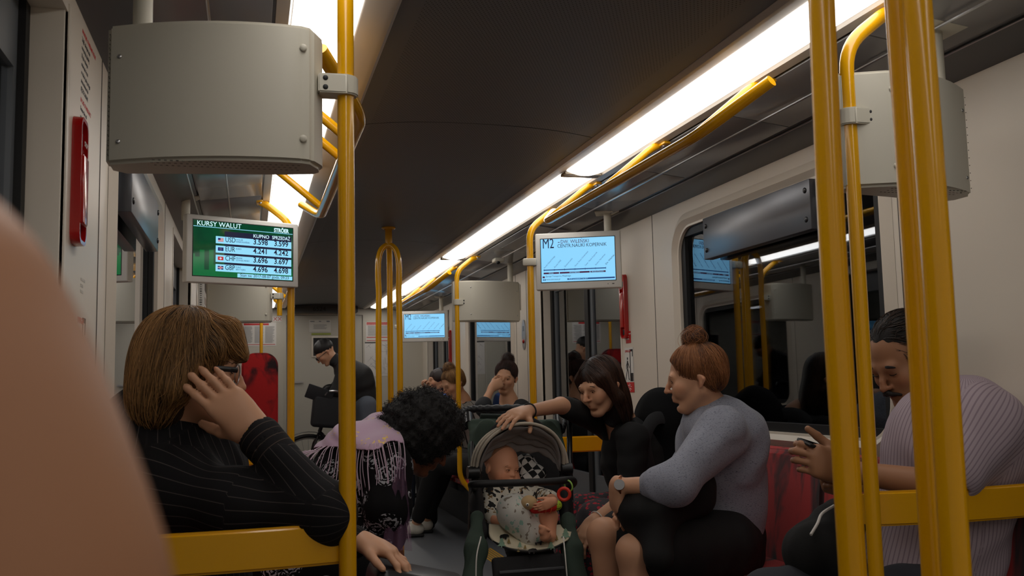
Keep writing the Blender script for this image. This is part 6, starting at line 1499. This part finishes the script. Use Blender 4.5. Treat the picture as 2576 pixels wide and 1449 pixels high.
# ===== 10. stroller with baby
M_gr = mat('dark_green_canvas', (56, 72, 62), rough=.8, bump=.3, bscale=500); M_can = mat('greige_canopy_cloth', (150, 140, 130), rough=.8, bump=.3, bscale=600)
M_cin = mat('grey_canopy_lining', (128, 122, 120), rough=.85, bump=.2, bscale=500); M_tube = mat('stroller_black_tube', (22, 23, 25), rough=.35)
def p_stroller():
    t = thing('stroller', 'dark green stroller with greige canopy standing in the aisle', 'stroller', (1.08, 3.75, 0))
    G = lambda pts: [PY(*p) for p in pts]
    def tb(nm, pts, r, m=M_tube, sm=8, par=t, **kw): b = MB(); b.tube(bez(G(pts), sm), r, 12, **kw); return b.build(nm, m, par, world=True)
    # push handle with ribbed foam
    hpts = bez(G([(1172, 1075, 4.05), (1160, 1050, 4.12), (1172, 1032, 4.18), (1225, 1028, 4.2), (1310, 1026, 4.2), (1380, 1030, 4.2), (1412, 1040, 4.17), (1418, 1060, 4.1), (1412, 1085, 4.03)]), 14)
    r = [.0155+.0016*(1 if (i//2) % 2 else -1) for i in range(len(hpts))]; b = MB(); b.tube(hpts, r, 14); b.build('push_handle', mat('ribbed_foam', (30, 31, 34), rough=.5), t, world=True)
    for (u, v) in ((1178, 1052), (1402, 1058)):
        b = MB(); b.tube(G([(u, v-8, 4.08), (u+2, v+16, 4.02)]), .020, 14); b.build('handle_joint', M_tube, t, world=True)
    # green back panel between the handle tubes
    S = SDF(.006)
    for i in range(9):
        a = i/8; S.cone(PY(1182+a*14-(0 if a < .5 else 6), 1062+a*120, 4.02-a*.12), PY(1400+a*16, 1062+a*95, 4.02-a*.12), .012, k=.03)
    S.ell(PY(1225, 1090, 3.96), (.05, .02, .06), k=.03).ell(PY(1375, 1090, 3.96), (.05, .02, .06), k=.03); folds(S, .004, 50, 3); S.build('back_panel', M_gr, t)
    b = MB(); b.box(PY(1255, 1055, 4.03), (.17, .015, .05), rot=(.5, .05, 0), bev=.005); b.build('pocket_flap', mat('dark_green_flap', (38, 48, 44), rough=.8), t, world=True)
    # canopy: swept arcs between hinge points
    hl, hr = PY(1190, 1188, 3.66), PY(1424, 1180, 3.66); cx = (hl+hr)/2; ax = (hr-hl).normalized(); half = (hr-hl).length/2
    def arc(deg, hgt, wid, n=26):
        """bow of the canopy; deg = lean forward from vertical"""
        d = V3((0, -math.sin(math.radians(deg)), math.cos(math.radians(deg)))); out = []
        for i in range(n+1):
            a = math.pi*i/n; out.append(cx-ax*math.cos(a)*half*wid+d*hgt*max(0.0, math.sin(a))**.85)
        return out
    bows = [(24, .202, .93), (13, .188, .99), (2, .181, 1.03), (-10, .176, 1.05), (-22, .168, 1.03), (-36, .16, 1.0), (-52, .15, .96)]
    rings = [arc(*q_) for q_ in bows]
    def surf(nm, R_, m, sag=.012, sub=5, thick=.003, rnd=0.0):
        b = MB(); rows = []
        for k in range(len(R_)-1):
            for s in range(sub):
                f = s/sub; rows.append([A.lerp(B_, f)+(cx-A).normalized()*(sag*math.sin(math.pi*f)) + V3((0, 0, 1))*rnd*math.sin(i*1.3+k*2+f*3) for i, (A, B_) in enumerate(zip(R_[k], R_[k+1]))])
        rows.append(R_[-1]); vs = [[b.bm.verts.new(p) for p in r_] for r_ in rows]
        for i in range(len(vs)-1):
            for j in range(len(vs[0])-1): b.bm.faces.new((vs[i][j], vs[i+1][j], vs[i+1][j+1], vs[i][j+1]))
        o = b.build(nm, m, t, smooth=70, world=True); md = o.modifiers.new('thick', 'SOLIDIFY'); md.thickness = thick; md.offset = 0; return o
    surf('canopy', rings[:4], M_can, .010, rnd=.0012); surf('canopy_rear', rings[3:], M_gr, .010, rnd=.001)
    # sagging lining inside
    lin_ = [[p+(cx-p)*.06 for p in rings[0]]]
    for k, (dg, hg, wd) in enumerate(((8, .158, .92), (-6, .132, .91), (-20, .112, .90), (-38, .09, .86))): lin_.append([p+V3((0, 0, -.006*math.sin(i*1.7+k*2.1)-.004*math.sin(i*.8+k))) for i, p in enumerate(arc(dg, hg, wd))])
    surf('canopy_lining', lin_, M_cin, .012, rnd=.003)
    for k in (0, 1, 2): b = MB(); b.tube([p+(p-cx)*.01 for p in rings[k]], .0048 if k else .006, 8); b.build('canopy_piping', mat('cream_piping', (190, 180, 164), rough=.7), t, world=True)
    for h in (hl, hr): b = MB(); b.tube([h-ax*.022, h+ax*.022], .024, 20); b.build('canopy_hinge', M_tube, t, world=True)
    # seat shell, interior, frame
    S = SDF(.006)
    S.chain([PY(1305, 1135, 3.93), PY(1307, 1230, 3.86), PY(1320, 1310, 3.74)], [.155, .14, .135], k=.05, flat=((0, 1, 0), .28)); S.cone(PY(1322, 1345, 3.72), PY(1335, 1400, 3.47), .105, .09, k=.04, flat=((0, -.3, 1), .22))
    S.build('seat_shell', mat('black_liner', (24, 24, 26), rough=.85, bump=.3), t)
    for s, nm in ((-1, 'l'), (1, 'r')):
        u0 = 1203 if s < 0 else 1418
        S = SDF(.006); S.chain([PY(u0, 1200, 3.72), PY(u0+s*4, 1270, 3.62), PY(u0-s*4+8, 1340, 3.5)], [.032, .038, .032], k=.03, flat=((1, 0, 0), .5)); S.build('side_bolster', mat('black_liner', (24, 24, 26)), t)
        S = SDF(.006); S.chain([PY(u0+s*6+4, 1305, 3.52), PY(u0+s*14+8, 1380, 3.44), PY(u0+s*26+10, 1470, 3.40)], [.026, .032, .040], k=.03, flat=((0, 1, 0), .6)); folds(S, .003, 50, 2); S.build('green_side_panel', M_gr, t)
        tb('frame_tube', [(u0+s*10, 1170, 3.70), (u0+s*14, 1300, 3.62), (u0+s*20, 1460, 3.55), (u0+s*26, 1640, 3.5)], .013)
        tb('frame_tube', [(u0+s*14, 1060, 4.05), (u0+s*16, 1200, 3.86), (u0+s*20, 1420, 3.7), (u0+s*22, 1640, 3.56)], .012)
        tb('rear_leg', [(u0+s*16, 1260, 3.80), (u0+s*22, 1500, 4.05), (u0+s*22, 1590, 4.18)], .012)
        tb('reflective_piping', [(u0-s*4+3, 1350, 3.38), (u0+s*4, 1400, 3.34), (u0+s*8+2, 1470, 3.33)], .0025, M_white)
        for yy_ in (3.42, 4.18):
            c = V3(((.86 if s < 0 else 1.36), yy_, .09 if yy_ < 4 else .12)); R_ = .075 if yy_ < 4 else .105
            b = MB(); b.torus(c, R_, .020, (1, 0, 0), 32, 10); w_ = b.build('wheel', M_dark, t, world=True); b = MB(); b.tube([c-V3((.012, 0, 0)), c+V3((.012, 0, 0))], R_*.85, 24); b.build('wheel_disc', M_frame, w_, world=True)
    # bumper bar
    tb('bumper_bar', [(1196, 1232, 3.66), (1186, 1222, 3.52), (1198, 1218, 3.44), (1290, 1215, 3.41), (1390, 1211, 3.42), (1436, 1207, 3.46), (1443, 1216, 3.56), (1428, 1226, 3.66)], .0135, mat('foam_black', (18, 18, 19), rough=.6))
    b = MB(); b.box(PY(1334, 1458, 3.36), (.27, .03, .17), rot=(-.35, 0, 0), bev=.02, seg=3); b.build('footrest', mat('black_liner', (24, 24, 26)), t, world=True)
    b = MB(); b.box(PY(1334, 1432, 3.355)-V3((0, .02, 0)), (.24, .01, .012), rot=(-.35, 0, 0), bev=.003); b.build('footrest_seam', mat('grey_seam', (50, 52, 56)), t, world=True)
    # liner with trees (lies on the seat)
    ln = thing('seat_liner', 'cream seat liner printed with green trees, under the baby', 'liner', (1.02, 3.42, .5))
    M_tree = mat('tree_print_cloth', (214, 204, 178), rough=.85, bump=.15, bscale=500)
    b = MB(); pts = []
    c0 = PY(1333, 1330, 3.40)
    rows = []
    for i in range(13):
        a = i/12; r_ = []
        for j in range(25):
            u = -1+2*j/24; wv = 104*math.sqrt(max(0, 1-max(0, (a-.25)/.75)**2.4)); p = PY(1333+u*wv, 1322+a*64+4*(1-u*u), 3.52-a*.14-.010*abs(u)); r_.append(b.bm.verts.new(p))
        rows.append(r_)
    for i in range(12):
        for j in range(24): b.bm.faces.new((rows[i][j], rows[i+1][j], rows[i+1][j+1], rows[i][j+1]))
    o = b.build('liner_cloth', M_tree, ln, smooth=70, world=True); md = o.modifiers.new('thick', 'SOLIDIFY'); md.thickness = .008
    edge = [r_[0] for r_ in ()]
    b = MB(); e = [PY(1333+103*math.cos(math.pi*i/24)*(1 if 0 else 1), 1326+62*max(0.0, math.sin(math.pi*i/24))**.8, 3.505-.15*max(0.0, math.sin(math.pi*i/24))**.8) for i in range(25)]; b.tube(e, .0045, 6); b.build('dark_binding', M_dark, ln, world=True)
    def tree(u, v, h, m):
        p = lambda du, dv: PY(u+du, v+dv, 3.50-(v+dv-1322)/64*.14-.006)
        b = MB()
        for k in range(3):
            w_ = h*(.22+.13*k); z0 = -h+h*.28*k; b.bm.faces.new([b.bm.verts.new(p(0, z0)), b.bm.verts.new(p(-w_, z0+h*.42)), b.bm.verts.new(p(w_, z0+h*.42))])
        b.bm.faces.new([b.bm.verts.new(q_) for q_ in (p(-h*.05, -h*.02), p(-h*.05, h*.14), p(h*.05, h*.14), p(h*.05, -h*.02))]); b.build('printed_tree', m, ln, smooth=0, world=True)
    mt1, mt2 = mat('print_sage', (120, 150, 128), rough=.85), mat('print_olive', (130, 110, 60), rough=.85)
    for u, v, h, m in ((1262, 1374, 24, mt1), (1280, 1366, 12, mt2), (1308, 1376, 14, mt1), (1386, 1380, 22, mt1), (1400, 1358, 12, mt2), (1423, 1352, 26, mt1), (1321, 1380, 10, mt2), (1304, 1388, 9, mt2)): tree(u, v, h, m)
    for (u, v) in ((1259, 1350), (1347, 1364), (1330, 1386)):
        p = lambda du, dv: PY(u+du, v+dv, 3.50-(v+dv-1322)/64*.14-.006); b = MB()
        b.bm.faces.new([b.bm.verts.new(p(*q_)) for q_ in ((0, -4), (-2, 0), (0, 7), (4, 7), (4, 3), (11, 3), (11, 7), (15, 7), (16, 0), (21, 1), (22, -2), (18, -6), (10, -7))]); b.build('printed_bear', M_dark, ln, smooth=0, world=True)
    # checkered cloth beside the head
    ck = thing('checkered_cloth', 'black and white checkered cloth beside the head of the baby', 'cloth', tuple(PY(1335, 1180, 3.74)))
    M_ck = mat('checker', (220, 218, 214), rough=.8); q = NT(M_ck); tc = q.n('TexCoord'); mp = q.n('Mapping'); mp.inputs['Rotation'].default_value = (0, .55, 0); q.l(tc.outputs['Object'], mp.inputs[0]); c_ = q.n('TexChecker'); c_.inputs['Scale'].default_value = 38; c_.inputs['Color1'].default_value = lin((18, 18, 20))+(1,); c_.inputs['Color2'].default_value = lin((205, 202, 198))+(1,)
    q.l(mp.outputs[0], c_.inputs['Vector']); q.l(c_.outputs[0], q.b.inputs['Base Color'])
    S = SDF(.004); S.ell(PY(1322, 1172, 3.76), (.045, .03, .05)); S.ell(PY(1350, 1190, 3.74), (.04, .03, .035), k=.03); S.ell(PY(1335, 1205, 3.72), (.05, .03, .03), k=.03); folds(S, .004, 70, 4); S.build('cloth', M_ck, ck)
    # ---- the baby
    bt = thing('person', 'baby in a printed romper lying in the stroller, holding a soft toy', 'person', tuple(PY(1300, 1300, 3.6)))
    fr = Fr(PY(1262, 1174, 3.72), (.42, -.88, -.10), (.10, .1, 1), .74)
    B = SDF(.0032); neck = PY(1277, 1222, 3.72); head(B, fr, neck, baby=True, nr=.045)
    ch = PY(1290, 1255, 3.68); pe = PY(1310, 1318, 3.58)
    B.cone(neck, ch, .05, .062, k=.03).cone(ch, pe, .065, .068, k=.03)
    sl, sr = PY(1240, 1242, 3.68), PY(1345, 1245, 3.68); el_ = PY(1232, 1288, 3.62); wl = PY(1243, 1308, 3.56); er = PY(1386, 1256, 3.54); wr_ = PY(1391, 1262, 3.385)
    B.chain([sl, el_, wl], [.030, .024, .017]).chain([sr, er, wr_], [.028, .022, .016])
    hand(B, wl, (.5, -.2, -.8), (.3, .3, 0), (.2, -.9, .2), curls=[(.6, .7, .5)]*4, k=.52); hand(B, wr_, (-.9, -.30, -.25), (0, .9, -.3), (-.2, -.1, .9), curls=[(.25, .45, .4)]*4, k=.47)
    kl, al, tl = PY(1292, 1288, 3.45), PY(1335, 1345, 3.44), PY(1355, 1352, 3.42)     # covered leg
    kr, ar = PY(1379, 1300, 3.45), PY(1383, 1350, 3.42)                               # bare leg
    B.chain([pe, kl, al], [.050, .042, .028], k=.02); B.chain([PY(1345, 1318, 3.54), kr, ar], [.040, .034, .022], k=.015)
    B.cone(ar, PY(1370, 1352, 3.36), .020, .016, k=.012, flat=((0, .3, 1), .8)); B.cone(PY(1370, 1352, 3.37), PY(1366, 1330, 3.35), .015, .013, k=.01)
    B.cone(PY(1362, 1338, 3.35), PY(1380, 1343, 3.36), .0105, .0085, k=.01)
    for i in range(5): B.ell(PY(1360+i*5.4, 1325+i*2.2, 3.345), (.0082-.0008*i, .0075, .0095-.0008*i), k=.002)
    B.build('body', tinted('skin_baby', (222, 158, 124), rough=.5, spec=.3), bt, tint=True); eyes(bt, fr, look=(.35, -.05), baby=True, skin=MATS['skin_baby'], hair=mat('brow_fair', (176, 124, 92)))
    Hh = SDF(.004); R = fr.R(); Hh.ell(fr(-.024, 0, .044), np.array((.094, .0875, .0865))*.74, R); Hh.ell(fr(.13, 0, -.02), np.array((.11, .12, .10))*.74, R, op=-1, k=.01); Hh.build('hair', mat('baby_fine_hair', (150, 104, 74), rough=.7), bt)
    M_rm = mat('romper_print', (206, 204, 196), rough=.9, bump=.2, bscale=400); q = NT(M_rm); tc = q.n('TexCoord'); vo = q.n('TexVoronoi'); vo.inputs['Scale'].default_value = 26; q.l(tc.outputs['Object'], vo.inputs['Vector']); nz = q.n('TexNoise'); nz.inputs['Scale'].default_value = 55; nz.inputs['Detail'].default_value = 1; q.l(tc.outputs['Object'], nz.inputs['Vector'])
    f1 = q.math('MULTIPLY', q.math('GREATER_THAN', nz.outputs['Fac'], .60), 1.0); sc = q.n('SeparateColor'); q.l(vo.outputs['Color'], sc.inputs[0])
    c1 = q.mix(q.math('GREATER_THAN', sc.outputs[0], .5), lin((150, 186, 172)), lin((140, 130, 118))); q.l(q.mix(f1, lin((206, 204, 196)), c1), q.b.inputs['Base Color'])
    J = SDF(.0042); J.cone(ch.lerp(pe, .55), pe, .078, .085, k=.04); J.chain([pe, kl], [.068, .058], k=.03); J.cone(kl, al.lerp(kl, .0), .055, .048, k=.03); J.cone(pe, PY(1350, 1295, 3.50), .07, .052, k=.03)
    J.ell(PY(1345, 1345, 3.44), (.035, .03, .03), k=.02)
    J.disp = wob(3, 70, .004); J.dmax = .005; J.build('romper', M_rm, bt)
    M_an = mat('animal_print_cloth', (206, 200, 186), rough=.9); q = NT(M_an); tc = q.n('TexCoord'); nz = q.n('TexNoise'); nz.inputs['Scale'].default_value = 42; nz.inputs['Detail'].default_value = 1; q.l(tc.outputs['Object'], nz.inputs['Vector']); n2 = q.n('TexNoise'); n2.inputs['Scale'].default_value = 60; q.l(tc.outputs['Object'], n2.inputs['Vector'])
    c1 = q.mix(q.math('GREATER_THAN', nz.outputs['Fac'], .56), lin((206, 200, 186)), lin((28, 26, 26))); q.l(q.mix(q.math('GREATER_THAN', n2.outputs['Fac'], .63), c1, lin((130, 100, 60))), q.b.inputs['Base Color'])
    J = SDF(.0042); J.cone(neck+V3((-.01, 0, -.028)), ch+V3((0, 0, -.01)), .064, .083, k=.03); J.chain([sl, el_], [.040, .034], k=.02).cone(el_, el_.lerp(wl, .7), .034, .028, k=.02).chain([sr, er], [.038, .034], k=.02); J.disp = wob(5, 70, .003); J.dmax = .004; J.build('shirt', M_an, bt)
    # toy on a clip
    ty = thing('soft_toy', 'soft bug toy with beige head, red body and green smiling ball, held by the baby', 'toy', tuple(PY(1362, 1272, 3.40)))
    S = SDF(.003); S.ell(PY(1331, 1264, 3.40), (.030, .026, .026)); S.build('head', mat('toy_beige', (196, 164, 120), rough=.9), ty)
    b = MB(); b.sphere(PY(1327, 1270, 3.373), .006, 12); e_ = b.build('eye', M_white, ty, world=True); b = MB(); b.sphere(PY(1327, 1270, 3.367), .003, 8); b.build('pupil', M_dark, e_, world=True)
    S = SDF(.003); S.cone(PY(1346, 1277, 3.40), PY(1390, 1272, 3.40), .022, .021); S.build('red_body', mat('toy_red', (196, 34, 26), rough=.85), ty)
    for u in (1356, 1370, 1383): b = MB(); b.torus(PY(u, 1275, 3.40), .0222, .0015, (1, 0, -.1), 24, 6); b.build('seam', mat('toy_seam', (230, 110, 60)), ty, world=True)
    S = SDF(.003); S.ell(PY(1401, 1271, 3.40), .019); o = S.build('green_ball', mat('toy_green', (164, 190, 40), rough=.6), ty)
    c = PY(1401, 1271, 3.40); f = lambda x, z: V3((c.x+x, c.y-math.sqrt(max(0, .0193**2-x*x-z*z)), c.z+z))
    b = MB(); b.tube([f(.010*math.sin(a), -.002-.008*math.cos(a)) for a in [k/8*2.4-1.2 for k in range(9)]], .0009, 5); b.sphere(f(-.005, .006), .0016, 6); b.sphere(f(.005, .006), .0016, 6); b.build('smile', M_dark, o, world=True)
    b = MB(); b.torus(PY(1419, 1243, 3.40), .021, .0062, (.45, 1, 0), 28, 8); b.build('red_ring', mat('toy_ring_red', (214, 50, 30), rough=.4), ty, world=True)
    b = MB(); b.torus(PY(1430, 1222, 3.43), .020, .0032, (1, .5, .2), 28, 8); b.build('green_clip', mat('toy_clip_green', (150, 200, 90), rough=.4), ty, world=True)
p_stroller()
# ===== 11. bare shoulder and arm of a passenger right beside the camera
def p_arm():
    t = thing('person', 'blurred bare shoulder and arm of a person right beside the camera, lower left', 'person', (-.16, .22, .5))
    B = SDF(.004); sh = PY(-500, 925, .22); s2 = PY(-235, 1620, .22); el = V3((-.02, .20, .80)); wr = V3((.10, .40, .68))
    B.cone(sh, s2, .036, .038, k=.02); B.cone(s2, el, .038, .038, k=.05); B.cone(el, wr, .038, .027, k=.02); B.cone(sh, sh+V3((-.07, -.04, -.05)), .036, .05, k=.05)
    hand(B, wr, (.75, .5, -.2), (-.1, 0, -1), (-.3, .8, 0), curls=[(.3, .5, .3)]*4)
    B.build('body', M_skin2, t, tint=True)  # darker tan skin colour stands in for the shade on this arm
p_arm()
